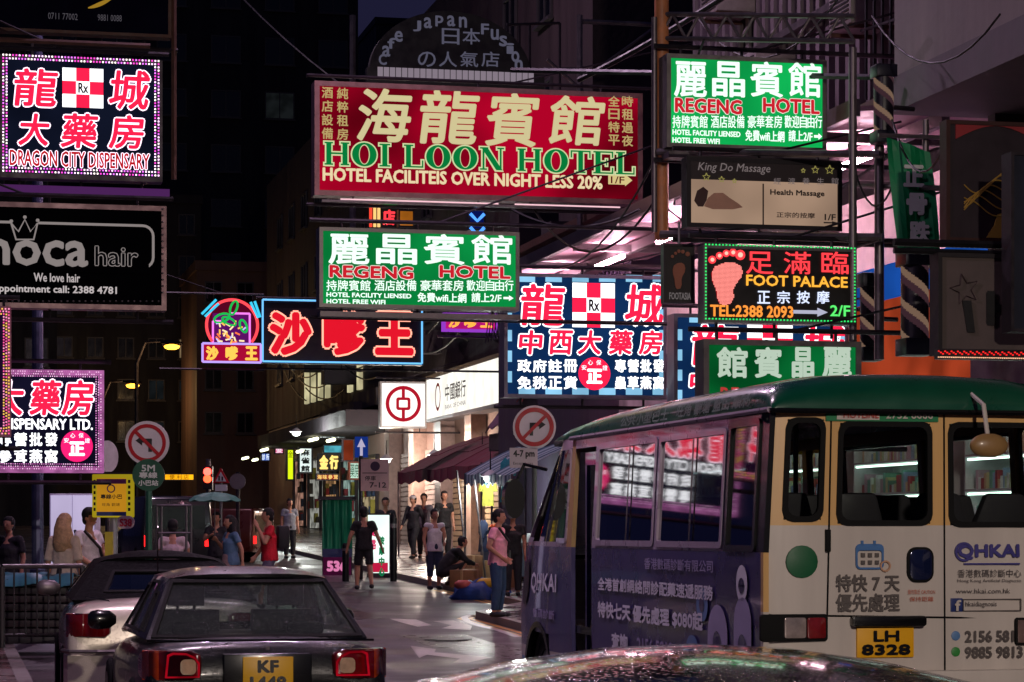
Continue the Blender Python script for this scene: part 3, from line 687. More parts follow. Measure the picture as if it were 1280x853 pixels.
barber('striped barber pole hung by the concrete overhang edge, beside the upper green hotel sign', 1092, 82, 1117, 180, 27.4)
barber('slim glowing barber pole beside the foot massage LED sign', 1075, 342, 1098, 452, 28.2)
barber('thick striped barber pole under the green cloth banner', 1126, 312, 1161, 445, 26.2)

# bank signs and the far signs
s = Sign('bank_sign', 'square white lightbox with a red ring-and-square emblem', 475, 477, 533, 535, 73)
s.case(EM((250, 248, 245), 1.25, .08), PB((170, 165, 165), .4, .3, .1), .3, .05)
c = s.box(502, 503, 506, 507); X, Z = (c[0]+c[2])/2, (c[1]+c[3])/2; u = 1/s.sc; mb = MB(); BR = EM((190, 22, 44), .9)
mb.ringdisc(X, Z, 18*u, 22.5*u, -.03, -.015, BR); bands(mb, rrect(X-9*u, Z-8*u, X+9*u, Z+8*u, 3*u), rrect(X-5.5*u, Z-4.5*u, X+5.5*u, Z+4.5*u, 1*u), -.03, -.015, BR)
mb.box(X-2*u, -.03, Z+8*u, X+2*u, -.015, Z+20*u, BR); mb.box(X-2*u, -.03, Z-20*u, X+2*u, -.015, Z-8*u, BR); mb.build('emblem', s.root); support(s, 'r', 1.2)

s = Sign('neon_sign', 'distant vertical sign in green and red neon seen under the long red hotel sign', 462, 240, 498, 284, 77)
s.case(BLACK, DARKSTEEL, .3, .05); mb = MB()
for i in range(3): mb.bar((s.w*(.03+.14*i), -.05, s.y1), (s.w*(.03+.14*i), -.05, s.y0), .05, EM((255, 70, 50) if i == 0 else (255, 200, 120), 1.2))
mb.build('neon_tube', s.root); s.text('酒', 478, 241, 496, 260, EM((40, 220, 70), 1.3), 1); s.text('店', 478, 262, 494, 282, EM((255, 60, 70), 1.3), 1)
s = Sign('neon_sign', 'distant vertical board of stacked blue neon chevrons', 585, 243, 607, 288, 62)
s.case(EM((10, 22, 90), .8), DARKSTEEL, .3, .05); mb = MB()
for i in range(4):
    z = s.y0 - .15 - i*.34; mb.tube([(s.w*.1, -.05, z), (s.w*.5, -.05, z-.18), (s.w*.9, -.05, z)], .045, EM((80, 150, 255), 1.5), 5)
mb.build('neon_tube', s.root)
s = Sign('lightbox', 'small amber lightbox between the distant neon sign and the green hotel sign', 498, 262, 518, 284, 76); s.case(EM((190, 110, 30), .7, .3), DARKSTEEL, .3, .05)

# street level signs down the far pavement
s = Sign('upright_lightbox', 'slim lime yellow upright lightbox at the end of the shop row', 358, 561, 368, 601, 101); s.case(EM((215, 235, 20), 1.2), DARKSTEEL, .3, .06)
s.row('金', 360, 564, 366, 572, EM((60, 70, 10), .3), gap=0)
s = Sign('upright_lightbox', 'white upright lightbox with black characters next to the lime yellow one', 373, 559, 391, 592, 97); s.case(EM((225, 240, 235), 1.1, .15), DARKSTEEL, .3, .06)
for k, ch in enumerate('麻雀館'): s.text(ch, 376, 562+k*10, 387, 570+k*10, PB((20, 20, 20)), .4)
s = Sign('shop_sign', 'golden glowing character sign over the shop row', 397, 567, 425, 589, 92); s.case(PB((30, 24, 20)), DARKSTEEL, .2, .04); s.row('金行', 399, 569, 423, 587, EM((255, 215, 120), 1.4), gap=.1, bold=1)
s = Sign('shop_sign', 'pale teal glowing sign directly above the golden character sign', 404, 556, 428, 567, 92); s.case(EM((70, 150, 165), 1, .4, 3), DARKSTEEL, .2, .04)
s = Sign('upright_lightbox', 'pale green lightbox under the blue arrow sign', 436, 577, 450, 600, 88); s.case(EM((190, 225, 205), 1, .2), PB((130, 60, 40)), .3, .06)
s.row('藥房', 438, 580, 448, 597, EM((70, 120, 90), .5), gap=.05)
for lab, x0, y0, x1, y1, d, c, tx, tc in (('small pink lit sign low over the far shop doors', 343, 556, 355, 568, 104, (225, 70, 130), '髮', (255, 220, 235)), ('narrow white strip sign under the dark balcony slab', 398, 540, 432, 549, 90, (215, 225, 220), '中西餐廳', (40, 60, 60)), ('long red strip sign beneath the golden character sign', 395, 592, 424, 601, 90, (170, 20, 30), '海味參茸', (255, 210, 120)),
    ('amber square sign next to the pale green lightbox', 452, 590, 464, 603, 82, (225, 150, 40), '飯', (90, 20, 10)), ('small blue lit sign at the dark end of the shop row', 326, 566, 338, 577, 110, (40, 90, 200), '診所', (220, 235, 255))):
    s = Sign('shop_sign', lab, x0, y0, x1, y1, d, group='small lit signs of the far shop row'); s.case(EM(c, .85, .25), DARKSTEEL, .2, .05); s.row(tx, x0+1.5, y0+1.5, x1-1.5, y1-1.5, EM(tc, 1.0), gap=.15, bold=.2)
s = Sign('shop_sign', 'row of red and white neon characters on the dark balcony wall', 428, 459, 470, 474, 95); s.case(PB((24, 14, 18)), DARKSTEEL, .2, .04)
s.row('酒樓夜總會', 430, 460, 469, 473, EM((255, 90, 110), 1.3), gap=.2, bold=.4)
s = Sign('shop_lightbox', 'yellow lit strip sign over a doorway at the dark far corner', 205, 592, 243, 601, 118); s.case(EM((255, 175, 20), 1.2, .2), DARKSTEEL, .3, .05)
s.row('便利店', 212, 593.5, 236, 599.5, EM((120, 60, 0), .4), gap=.3)
s = Sign('sign_board', 'orange board mounted beside the blue one-way arrow sign', 428, 549, 443, 577, 85); s.case(EM((150, 60, 34), .55, .3), DARKSTEEL, .2, .04)
# ================================================================== THE SETTING
def asphalt():
    m, nt, out = mat('wet_asphalt'); L = nt.links.new
    p = nt.nodes.new('ShaderNodeBsdfPrincipled'); tc = nt.nodes.new('ShaderNodeTexCoord')
    n = nt.nodes.new('ShaderNodeTexNoise'); n.inputs['Scale'].default_value = .6; n.inputs['Detail'].default_value = 6; L(tc.outputs['Object'], n.inputs[0])
    g = nt.nodes.new('ShaderNodeTexNoise'); g.inputs['Scale'].default_value = 60; g.inputs['Detail'].default_value = 3; L(tc.outputs['Object'], g.inputs[0])
    cr = nt.nodes.new('ShaderNodeValToRGB'); cr.color_ramp.elements[0].position = .3; cr.color_ramp.elements[0].color = (.025, .019, .025, 1); cr.color_ramp.elements[1].position = .75; cr.color_ramp.elements[1].color = (.062, .047, .057, 1)
    L(n.outputs[0], cr.inputs[0]); L(cr.outputs[0], p.inputs['Base Color'])
    mr = nt.nodes.new('ShaderNodeMapRange'); mr.inputs['From Min'].default_value = .35; mr.inputs['From Max'].default_value = .65; mr.inputs['To Min'].default_value = .3; mr.inputs['To Max'].default_value = .62
    L(n.outputs[0], mr.inputs[0]); L(mr.outputs[0], p.inputs['Roughness'])
    b = nt.nodes.new('ShaderNodeBump'); b.inputs['Strength'].default_value = .35; b.inputs['Distance'].default_value = .01; L(g.outputs[0], b.inputs['Height']); L(b.outputs[0], p.inputs['Normal'])
    L(p.outputs[0], out.inputs[0]); return m
def paving(c1, c2, sx, sy):
    m, nt, out = mat('paving_%d' % int(c1[0])); L = nt.links.new
    p = nt.nodes.new('ShaderNodeBsdfPrincipled'); tc = nt.nodes.new('ShaderNodeTexCoord'); mp = nt.nodes.new('ShaderNodeMapping'); mp.inputs['Rotation'].default_value = (0, 0, -TH)
    br = nt.nodes.new('ShaderNodeTexBrick'); br.inputs['Color1'].default_value = lin(c1); br.inputs['Color2'].default_value = lin(c2); br.inputs['Mortar'].default_value = (.02, .018, .018, 1)
    br.inputs['Scale'].default_value = 1; br.inputs['Brick Width'].default_value = sx; br.inputs['Row Height'].default_value = sy; br.inputs['Mortar Size'].default_value = .008
    L(tc.outputs['Object'], mp.inputs[0]); L(mp.outputs[0], br.inputs[0]); L(br.outputs[0], p.inputs['Base Color'])
    n = nt.nodes.new('ShaderNodeTexNoise'); n.inputs['Scale'].default_value = 1.4; n.inputs['Detail'].default_value = 5; L(tc.outputs['Object'], n.inputs[0])
    mr = nt.nodes.new('ShaderNodeMapRange'); mr.inputs['From Min'].default_value = .35; mr.inputs['From Max'].default_value = .65; mr.inputs['To Min'].default_value = .12; mr.inputs['To Max'].default_value = .4
    L(n.outputs[0], mr.inputs[0]); L(mr.outputs[0], p.inputs['Roughness'])
    b = nt.nodes.new('ShaderNodeBump'); b.inputs['Strength'].default_value = .4; b.inputs['Distance'].default_value = .01; L(br.outputs['Fac'], b.inputs['Height']); b.invert = True; L(b.outputs[0], p.inputs['Normal'])
    L(p.outputs[0], out.inputs[0]); return m
def strip(name, bs, fa0, fa1, dz, m, edge=None, em=None, kind='structure'):
    mb = MB()
    for b0, b1 in zip(bs, bs[1:]):
        mb.add([W_(fa0(b0), b0, gz(b0)+dz), W_(fa1(b0), b0, gz(b0)+dz), W_(fa1(b1), b1, gz(b1)+dz), W_(fa0(b1), b1, gz(b1)+dz)], [(0, 1, 2, 3)], m)
        if edge is not None:
            f = edge; mb.add([W_(f(b0), b0, gz(b0)-.02), W_(f(b0), b0, gz(b0)+dz), W_(f(b1), b1, gz(b1)+dz), W_(f(b1), b1, gz(b1)-.02)], [(0, 1, 2, 3)], em or m)
    return tag(mb.build(name), kind=kind)
ROADM = asphalt()
BS = [-30, 0, 34, 38, 40, 43, 50, 60, 80, 114, 160, 400]
strip('road', BS, lambda b: -160, lambda b: 160, 0, ROADM)
PAVR = paving((112, 104, 104), (88, 80, 84), .4, .4); PAVL = paving((110, 66, 62), (84, 52, 54), .2, .1)
KERBM = PB((118, 110, 106), .5, 0, .3, 3)
bsr = [-30, 0, 20, 34, 38, 40, 41, 42, 43, 50, 70, 90, 114, 150]
strip('pavement', bsr, lambda b: kerb_r(b)+.15, lambda b: 40, .12, PAVR)
strip('kerb', bsr, kerb_r, lambda b: kerb_r(b)+.15, .122, KERBM, kerb_r, KERBM)
bsl = [-30, 0, 15, 33]
strip('pavement', bsl, lambda b: -30, lambda b: KERB_L-.15, .14, PAVL)
strip('kerb', bsl, lambda b: KERB_L-.15, lambda b: KERB_L, .142, KERBM, lambda b: KERB_L, KERBM)
mb = MB(); mb.add([W_(-30, 33, -.02), W_(KERB_L, 33, -.02), W_(KERB_L, 33, .142), W_(-30, 33, .142)], [(0,1,2,3)], KERBM); mb.add([W_(-30, 33, .142), W_(KERB_L, 33, .142), W_(KERB_L, 32.85, .1425), W_(-30, 32.85, .1425)], [(3,2,1,0)], KERBM); tag(mb.build('kerb'), kind='structure')
YEL = PB((196, 150, 66), .4, 0, .4, 5); RWH = PB((190, 184, 180), .4, 0, .45, 7)
strip('road_marking', bsr[3:10], lambda b: kerb_r(b)-.32, lambda b: kerb_r(b)-.22, .004, YEL); strip('road_marking', bsr[3:10], lambda b: kerb_r(b)-.16, lambda b: kerb_r(b)-.06, .004, YEL)
def ground_poly(pxs, dz, m):
    vs = [foot(x, y) for x, y in pxs]; vs = [(v.x, v.y, gz(AB(v)[1]) + dz) for v in vs]
    mb = MB(); mb.add(vs, [tuple(range(len(vs)))], m); return tag(mb.build('road_marking'), kind='structure')
ground_poly([(513, 808), (545, 812), (543, 816), (616, 822), (585, 829), (566, 829), (575, 824), (534, 819), (524, 823)], .005, RWH)
ground_poly([(487, 774), (520, 775), (540, 782), (522, 784), (503, 779)], .005, RWH); ground_poly([(541, 777), (566, 776), (590, 783), (588, 788), (552, 786), (565, 782)], .005, RWH)
mb = MB()
def arc(cx, cy, k): return foot(cx, cy)
pts = [(648, 797), (625, 789), (600, 783), (584, 777), (580, 772), (590, 769), (612, 768)]
for (xa, ya), (xb, yb) in zip(pts, pts[1:]):
    a, b = foot(xa, ya), foot(xb, yb); t = (b-a).normalized(); n = Vector((-t.y, t.x, 0))*.06
    z = lambda v: max(gz(AB(v)[1]) + .006, 0)
    mb.add([(a.x-n.x, a.y-n.y, a.z+.006), (a.x+n.x, a.y+n.y, a.z+.006), (b.x+n.x, b.y+n.y, b.z+.006), (b.x-n.x, b.y-n.y, b.z+.006)], [(0,1,2,3)], RWH)
tag(mb.build('road_marking'), kind='structure')

p = foot(560, 800); o = tag(MB().disc(0, 0, .34, 0, .006, PB((60, 56, 58), .35, .6, .3, 14, .5, 60), 28, Matrix.Rotation(R(90), 4, 'X')).build('manhole_cover'), 'round iron manhole cover set in the road by the white arrow', 'manhole cover'); o.location = (p.x, p.y, gz(AB(p)[1]) + .008)
PATCH = PB((34, 30, 34), .3, 0, .35, 5, .3, 50)
for a0, b0, a1, b1 in ((3.2, 33, 4.6, 44), (5.6, 40, 6.9, 47), (6.4, 28, 7.4, 36), (2.2, 46, 3.4, 58)):
    mb = MB(); n = 8
    for i in range(n): ba, bb = b0+(b1-b0)*i/n, b0+(b1-b0)*(i+1)/n; mb.add([W_(a0, ba, gz(ba)+.003), W_(a1, ba, gz(ba)+.003), W_(a1, bb, gz(bb)+.003), W_(a0, bb, gz(bb)+.003)], [(0, 1, 2, 3)], PATCH)
    tag(mb.build('road_patch'), kind='structure')
# ================================================================== BUILDINGS (street coordinates a, b)
class Bld:
    def __init__(s, name, label, a, b, cat='building', group=None, z=0.0):
        s.a, s.b, s.z = a, b, z; s.root = thing(name, label, cat, W_(a, b, z), TH, group); s.mb = None
    def box(s, mb, a0, b0, z0, a1, b1, z1, m): mb.box(a0-s.a, b0-s.b, z0-s.z, a1-s.a, b1-s.b, z1-s.z, m); return mb
    def part(s, name, boxes, m, **k):
        mb = MB()
        for q in boxes: s.box(mb, *q, m)
        return mb.build(name, s.root, **k)
def d_on(px, a): r = (px - CX) / F; d = a / (r*C_ + S_); return d, AB((r*d, d))[1]     # where a column of the picture meets the line a = const
def z_on(px, py, a): d, b = d_on(px, a); return HC + (HY - py) / F * d

def hue_wall(c, streaks=True): return PB(c, .8, 0, .4, 1.1, .3, 6, streak=streaks)
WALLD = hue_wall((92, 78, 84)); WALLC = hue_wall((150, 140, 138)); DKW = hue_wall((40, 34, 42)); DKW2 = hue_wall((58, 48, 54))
BGL = PB((20, 22, 30), .15, 0, .2, 2)
FRM = PB((70, 66, 70), .5, .3, .2)
def window(parent, loc, w, h, rz=0, lit=None, proto={}):
    k = (round(w, 2), round(h, 2), lit.name if lit else '')
    if k not in proto:
        mb = MB(); bands(mb, [(0, 0), (w, 0), (w, h), (0, h)], [(.07, .07), (w-.07, .07), (w-.07, h-.07), (.07, h-.07)], -.05, .02, FRM); mb.box(w/2-.03, -.04, .07, w/2+.03, .0, h-.07, FRM); mb.box(.07, -.012, .07, w-.07, -.002, h-.07, lit or BGL)
        mb.box(-.08, -.14, -.08, w+.08, .01, 0, FRM)
        proto[k] = mb.build('window'); o = proto[k]
    else: o = proto[k].copy(); COL.objects.link(o)
    o.parent = parent; o.location = loc; o.rotation_euler = (0, 0, rz); return o

# near block on the far pavement: concrete overhang by the picture border
B = Bld('concrete_building', 'stained concrete block with an overhanging upper floor at the upper picture corner', 10.5, 8)
B.part('wall', [(10.5, 4, 6.75, 20, 26.7, 16)], WALLC)
B.part('fascia', [(10.44, 4, 6.35, 20, 26.75, 6.749)], PB((116, 106, 112), .7, 0, .4, 1.5, .2, 6, streak=True))
B.part('column', [(10.9, 21, .12, 11.5, 21.6, 6.35)], WALLD); B.part('column', [(10.9, 15, .12, 11.5, 15.6, 6.35)], WALLD); B.part('column', [(10.9, 9, .12, 11.5, 9.6, 6.35)], WALLD)
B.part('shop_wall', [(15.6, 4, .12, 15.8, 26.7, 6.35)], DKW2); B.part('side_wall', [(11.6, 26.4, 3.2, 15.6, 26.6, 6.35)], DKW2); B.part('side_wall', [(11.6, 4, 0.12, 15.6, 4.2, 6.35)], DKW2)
B.part('ceiling_panel', [(11.5, 4.2, 4.2, 15.6, 26.4, 4.3)], PB((170, 165, 160), .7, 0, .2)); B.part('shop_fascia', [(11.3, 4.2, 3.1, 11.48, 26.4, 4.25)], PB((60, 30, 60), .6, 0, .3))
mb = MB()
for k in range(26): mb.bar((10.38-B.a, 5+.8*k-B.b, 9.1), (10.38-B.a, 5+.8*k+.79-B.b, 9.1), .02, BLACK, 5)
for k in range(3): cable(mb, (10.36-B.a, 5-B.b+6*k, 8.0+k*.6), (10.36-B.a, 14-B.b+5*k, 8.4), .5, .015, BLACK)
for k in range(9): mb.box(10.3-B.a, 8+2*k-B.b, 7.3+.35*(k%3), 10.5-B.a, 8.14+2*k-B.b, 7.45+.35*(k%3), BLACK)
mb.build('wall_cable', B.root)

# corrugated wall beyond it
B = Bld('corrugated_building', 'grey building with ribbed wall sheets behind the upper green hotel sign', 11.7, 26.8)
B.part('wall', [(11.75, 26.8, 6.7, 20, 38.7, 15)], hue_wall((112, 104, 108)))
mb = MB()
for k in range(30): B.box(mb, 11.66, 27+.39*k, 6.8, 11.75, 27.14+.39*k, 15, hue_wall((122, 112, 116)))
mb.build('wall_rib', B.root)
B.part('roof_beam', [(11.5, 26.8, 7.0, 11.66, 38.7, 7.12), (11.5, 26.8, 8.6, 11.66, 38.7, 8.7)], STEEL)
B.part('shop_wall', [(12.6, 26.8, 3.0, 12.75, 44, 6.3)], PB((214, 196, 196), .7, 0, .2, 2))
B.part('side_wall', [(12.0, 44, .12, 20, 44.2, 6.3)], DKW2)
B.part('shop_fascia', [(11.9, 26.8, 3.1, 12.1, 34, 4.6)], EM((190, 72, 40), .55, .3)); B.part('shop_fascia', [(11.86, 26.8, 4.62, 12.1, 36, 5.05)], EM((30, 90, 190), .6, .2)); B.part('shop_fascia', [(11.9, 34.1, 3.1, 12.1, 43.9, 4.6)], EM((150, 110, 130), .5, .4))
B.part('back_wall', [(17.8, 22, .12, 18, 44, 4.4)], PB((190, 195, 190), .6, 0, .2)); B.part('ceiling_panel', [(12.15, 26.8, 4.0, 17.8, 44, 4.05)], PB((215, 215, 210), .6, 0, .1))
# fire-escape cage
mb = MB()
for k in range(9): mb.bar((11.2-B.a, 27.2+.28*k-B.b, 7.0), (11.2-B.a, 27.2+.28*k-B.b, 13), .022, BLACK, 5)
for k in range(10): mb.bar((11.2-B.a, 27-B.b, 7.1+.6*k), (11.2-B.a, 29.6-B.b, 7.3+.6*k), .025, DARKSTEEL, 5)
mb.build('cage', B.root)
# canopy along the first floor with its lit tubes
B = Bld('pavement_canopy', 'long pink lit canopy running over the pavement behind the square blue pharmacy sign', 10.3, 27, 'canopy')
mb = MB(); CP = PB((216, 170, 186), .5, 0, .25, 2)
mb.add([(10.2-B.a, 0, 6.42), (12.6-B.a, 0, 6.62), (12.6-B.a, 20.5, 6.62), (10.2-B.a, 20.5, 6.42), (10.2-B.a, 0, 6.48), (12.6-B.a, 0, 6.68), (12.6-B.a, 20.5, 6.68), (10.2-B.a, 20.5, 6.48)], [(0,3,2,1),(4,5,6,7),(0,1,5,4),(1,2,6,5),(2,3,7,6),(3,0,4,7)], CP); mb.build('panel', B.root)
B.part('edge_beam', [(10.1, 27, 6.36, 10.2, 47.6, 6.56)], STEEL); B.part('edge_beam', [(11.2, 27, 6.3, 11.3, 47.6, 6.46)], STEEL)
for k in range(7): B.part('rafter', [(10.2, 28.5+3*k, 6.3, 12.6, 28.6+3*k, 6.42)], STEEL)
for k in range(5):
    mb = MB(); mb.bar((11.0-B.a, 28.6-B.b+3.9*k, 6.2), (11.0-B.a, 30.4-B.b+3.9*k, 6.2), .04, EM((255, 200, 220), 95)); mb.build('tube_lamp', B.root)
# dark netted roof block
B = Bld('netted_building', 'low dark building wrapped in violet netting under the long red hotel sign', 11.8, 44.5)
B.part('wall', [(12.3, 44.5, .12, 22, 56, 7.6)], hue_wall((58, 44, 66)))
mb = MB()
for k in range(40):
    y = 44.5 + .3*k - B.b
    for dz in (1, -1):
        z0, z1 = (6.0, 7.6) if dz == 1 else (7.6, 6.0); mb.bar((-.05+.5, y, z0), (-.05+.5, y+1.0, z1), .012, PB((76, 60, 92), .6), 4)
mb.build('net', B.root)
B.part('roof_beam', [(12.0, 44.5, 7.6, 12.3, 56, 7.75)], RUST)
for y, z in ((47, 8.3), (50, 8.0), (53, 8.8)): MB().box(.3, y-B.b, 7.75, 1.2, y-B.b+.9, z, DKW2).build('roof_box', B.root)

# far row on the same side
B = Bld('street_building', 'dark tall block above the bank and the stall awnings', 14.6, 57)
B.part('wall', [(14.6, 56.2, 6.3, 30, 118, 18)], hue_wall((56, 42, 46)))
B.part('ground_wall', [(14.7, 58, .5, 15.2, 118, 6.3)], PB((150, 122, 112), .5, 0, .3, 2))
TILE = PB((176, 146, 132), .35, 0, .3, 5); TILE2 = PB((132, 110, 106), .35, 0, .3, 6)
for k, b in enumerate((64, 68.5, 73, 77.5, 82)):
    B.part('column', [(14.25, b, gz(b)+.12, 14.69, b+.9, 6.3)], TILE if k % 2 else TILE2)
for k, b in enumerate((64.95, 69.45, 73.95, 78.45)):
    mb = MB()
    for j in range(22): B.box(mb, 14.62, b, .6+.16*j+.02, 14.69, b+3.5, .6+.16*j+.15, PB((206, 176, 142), .5, 0, .15) if k < 2 else PB((150, 128, 120), .5, 0, .2))
    mb.build('shutter', B.root)
# window strips and balcony slabs
WL = EM((215, 205, 160), .75, .3)
for k, x in enumerate((383, 391, 400, 409, 437, 449)):
    d, b = d_on(x, 14.5); z0 = z_on(x, 505-.27*(x-383), 14.5); z1 = z_on(x, 462-.3*(x-383), 14.5)
    mb = MB(); B.box(mb, 14.46, b-.35, z0, 14.58, b+.35, z1, WL); mb.build('window', B.root)
for px0, px1, y0, y1, aa in ((322, 432, 512, 532, 12.4), (441, 470, 484, 506, 13.5), (400, 442, 502, 528, 13.2)):
    d0, b0 = d_on(px0, aa); d1, b1 = d_on(px1, aa); zc = z_on(px1, y0, aa); zb = z_on(px1, y1, aa)
    B.part('balcony', [(aa, min(b0, b1), zb, 14.6, max(b0, b1), zc)], hue_wall((58, 52, 58)))
for k in range(14):
    b = 60 + 4*k
    for z in (8.2, 11.4, 14.4): window(B.root, (14.57-B.a, b-B.b+1.6, z), 1.5, 1.5, R(-90), None)
mb = MB()
for k in range(16): cable(mb, (-.4-.1*(k%4), 2+3*k*.9, 6.8+.5*(k%3)), (-.5, 8+3*k, 7.4+.7*(k%4)), .4, .03, BLACK)
for k in range(9): B.box(mb, 13.4, 58+5.5*k, 7.0+(k%3)*.8, 14.6, 58.9+5.5*k, 7.7+(k%3)*.8, DKW2)
mb.build('wall_cable', B.root)
mb = MB()
for k in range(6):
    b = 82 + 6*k; mb.bar((-2.2+.3*(k%3), b-B.b, 4.6+.25*(k%2)), (-2.2+.3*(k%3), b-B.b+1.5+.6*(k%2), 4.6+.25*(k%2)), .06, EM((235, 235, 190), 5)); 
mb.build('tube_lamp', B.root)

for k, b in enumerate((86.4, 91, 95.6, 100.2, 104.8)):
    FR = MB(); bands(FR, [(0, 0), (3.6, 0), (3.6, 3.0), (0, 3.0)], [(.12, .08), (3.48, .08), (3.48, 2.9), (.12, 2.9)], 0, .12, DARKSTEEL); e = MB(); e.add([(.06-v[1], b-B.b+v[0], gz(b)+.12+v[2]) for v in FR.v], FR.f, DARKSTEEL); so = e.build('shopfront', B.root)
    e = MB(); e.box(.05, b-B.b+.12, gz(b)+.2, .09, b-B.b+3.48, gz(b)+3.0, EM(((200, 180, 140), (170, 200, 190), (210, 160, 110), (190, 190, 180), (200, 150, 130))[k], .4, .6, 2.5)); e.build('lit_pane', so)
    rnd = random.Random(k); e = MB()
    for j in range(14): y = rnd.uniform(.2, 3.2); z = rnd.choice((.3, .9, 1.5, 2.1)); e.box(-.1, b-B.b+y, gz(b)+.12+z, .045, b-B.b+y+rnd.uniform(.1, .35), gz(b)+.12+z+rnd.uniform(.2, .5), rnd.choice(((PB((150, 40, 50), .6)), PB((40, 60, 90), .6), PB((60, 50, 40), .6), PB((160, 150, 60), .6)))); 
    tag(e.build('window_goods', so), kind='stuff')
# air conditioners hung on the ribbed wall
for k, (b, z) in enumerate(((29.6, 8.0), (31.4, 9.9), (33.4, 7.9), (35.2, 9.3), (37.2, 8.3))):
    t = thing('air_conditioner', 'dusty wall air conditioner on the ribbed grey wall, ' + ('closest to the barber pole', 'highest up beside the cage', 'low and in the middle', 'above the massage board', 'farthest along by the orange bamboo pole')[k], 'air conditioner', W_(11.05, b, z), TH, 'air conditioners on the ribbed wall')
    MB().box(0, 0, 0, .6, .8, .5, PB((150, 142, 138), .6, 0, .4, 3)).build('case', t, bevel=.02); mb = MB()
    for j in range(7): mb.box(-.012, .06, .06+.055*j, -.001, .74, .085+.055*j, DARKSTEEL)
    mb.build('grille', t); mb = MB(); mb.box(0, .05, -.05, .62, .1, -.001, RUST); mb.box(0, .7, -.05, .62, .75, -.001, RUST); mb.build('bracket', t)
# bank fascia along the street
a0 = 14.1; dA, bA = d_on(533, a0); dB, bB = d_on(628, a0)
B = Bld('bank_fascia', 'long white glowing bank fascia beside the square red-emblem lightbox', a0, bB, 'sign')
z0, z1 = 4.95, 6.15
mb = MB(); B.box(mb, a0, bB, z0, a0+.4, bA, z1, EM((245, 242, 232), 1.25, .12)); mb.build('panel', B.root)
B.part('frame', [(a0-.03, bB, z1, a0+.5, bA, z1+.12), (a0-.03, bB, z0-.1, a0+.5, bA, z0)], STEEL)
mb = MB(); tmp = MB(); put_text(tmp, '中國銀行', 0, 0, 1, 1, 0, PB((90, 84, 80), .5)); 
def side_text(mb, t, a, b_start, b_end, z0, z1, m, bold, base, nn=6):     # reads left to right for somebody in the street: b decreases
    t2 = MB(); put_text(t2, t, 0, z0, abs(b_start-b_end), z1, 0, m, bold, 0, nn)
    mb.add([(a-base.a-.01-v[1], b_start-base.b-v[0], v[2]-base.z) for v in t2.v], t2.f, m)
side_text(mb, '中國銀行', a0, bA-3.0, bA-6.0, 5.35, 5.85, PB((70, 62, 60), .5), .01, B); side_text(mb, 'BANK OF CHINA', a0, bA-3.0, bA-6.0, 5.12, 5.25, PB((110, 90, 90), .5), .0, B)
mb.build('lettering', B.root)
mb = MB(); n = 24
bands(mb, [(.42*math.cos(2*math.pi*i/n), .42*math.sin(2*math.pi*i/n)) for i in range(n)], [(.32*math.cos(2*math.pi*i/n), .32*math.sin(2*math.pi*i/n)) for i in range(n)], 0, .01, PB((180, 40, 60), .5))
e = MB(); e.add([(-.015, bA-1.9-B.b - v[0], 5.55+v[2]) for v in mb.v], mb.f, PB((180, 40, 60), .5)); e.build('emblem', B.root)

# towers and blocks across the junction
def tower(label, x0, x1, ytop, d, c, depth, rows, cols, lit=(), name='tower_block'):
    X0, X1 = (x0-CX)/F*d, (x1-CX)/F*d; zt = HC + (HY - ytop)/F*d; w = (X1-X0)/C_
    t = thing(name, label, 'building', (X0, d, 0), TH)
    MB().box(0, 0, 0, w, depth, zt, hue_wall(c)).build('wall', t)
    MB().box(-.1, -.12, zt, w+.1, depth+.1, zt+.5, hue_wall(c)).build('parapet', t)
    ww = w/cols*.55; hh = (zt-6)/rows*.5
    for i in range(rows):
        for j in range(cols):
            l = lit.get((i, j)) if isinstance(lit, dict) else None
            window(t, (w*(j+.25)/cols, -.01, 6 + (zt-6)*(i+.25)/rows), ww, hh, 0, l)
    return t, w, zt
WARM = EM((190, 160, 120), .35, .4); COOL = EM((150, 170, 190), .5, .4); DIM = EM((60, 66, 70), .12, .4)
tower('black tower block filling the sky behind the neon emblem', 40, 442, -260, 150, (26, 22, 32), 16, 12, 6, {(6, 4): DIM})
t, w, zt = tower('beige corner block with dark green windows below the red neon characters', 246, 362, 338, 128, (104, 78, 68), 9, 4, 3, {})
tower('dark office block behind the round no-turn sign', 60, 246, 250, 140, (38, 34, 42), 12, 6, 5, {(0, 3): DIM, (1, 3): DIM, (1, 4): DIM, (0, 1): DIM, (2, 4): WARM, (1, 1): DIM})
tower('very dark block beyond the pink-framed pharmacy sign and hair salon board', -260, 58, -200, 120, (24, 21, 30), 14, 10, 6, {(3, 5): DIM})
tower('distant tall dark block beyond the black half-round board', 470, 705, 30, 185, (30, 26, 40), 12, 8, 6, {})

# ================================================================== LAMPS
def lamp(label, x, y, d, side):
    p = P(x, y, d); g = ground(p.x, d)
    t = thing('street_lamp', label, 'street lamp', (p.x + side, d, g), 0, 'orange street lamps')
    h = p.z - g
    MB().tube([(0, 0, 0), (0, 0, h*.9), (-side*.25, 0, h+.15), (-side, 0, h+.2)], [.11, .08, .06, .05], DARKSTEEL, 8).build('post', t)
    mb = MB(); mb.ball((-side, 0, h+.08), (.5, .28, .16), DARKSTEEL, 10, 6); mb.build('lamp_head', t)
    mb = MB(); mb.ball((-side, -.05, h-.05), (.36, .25, .16), EM((255, 170, 50), 6), 10, 6); mb.build('bulb', t)
    l = bpy.data.lights.new('lamp', 'POINT'); l.energy = 280; l.color = (1, .6, .25); l.shadow_soft_size = .3; lo = bpy.data.objects.new('lamp', l); COL.objects.link(lo); lo.parent = t; lo.location = (-side, -.1, h-.5)
lamp('orange street lamp glowing beside the neon emblem', 215, 432, 112, -1.6)
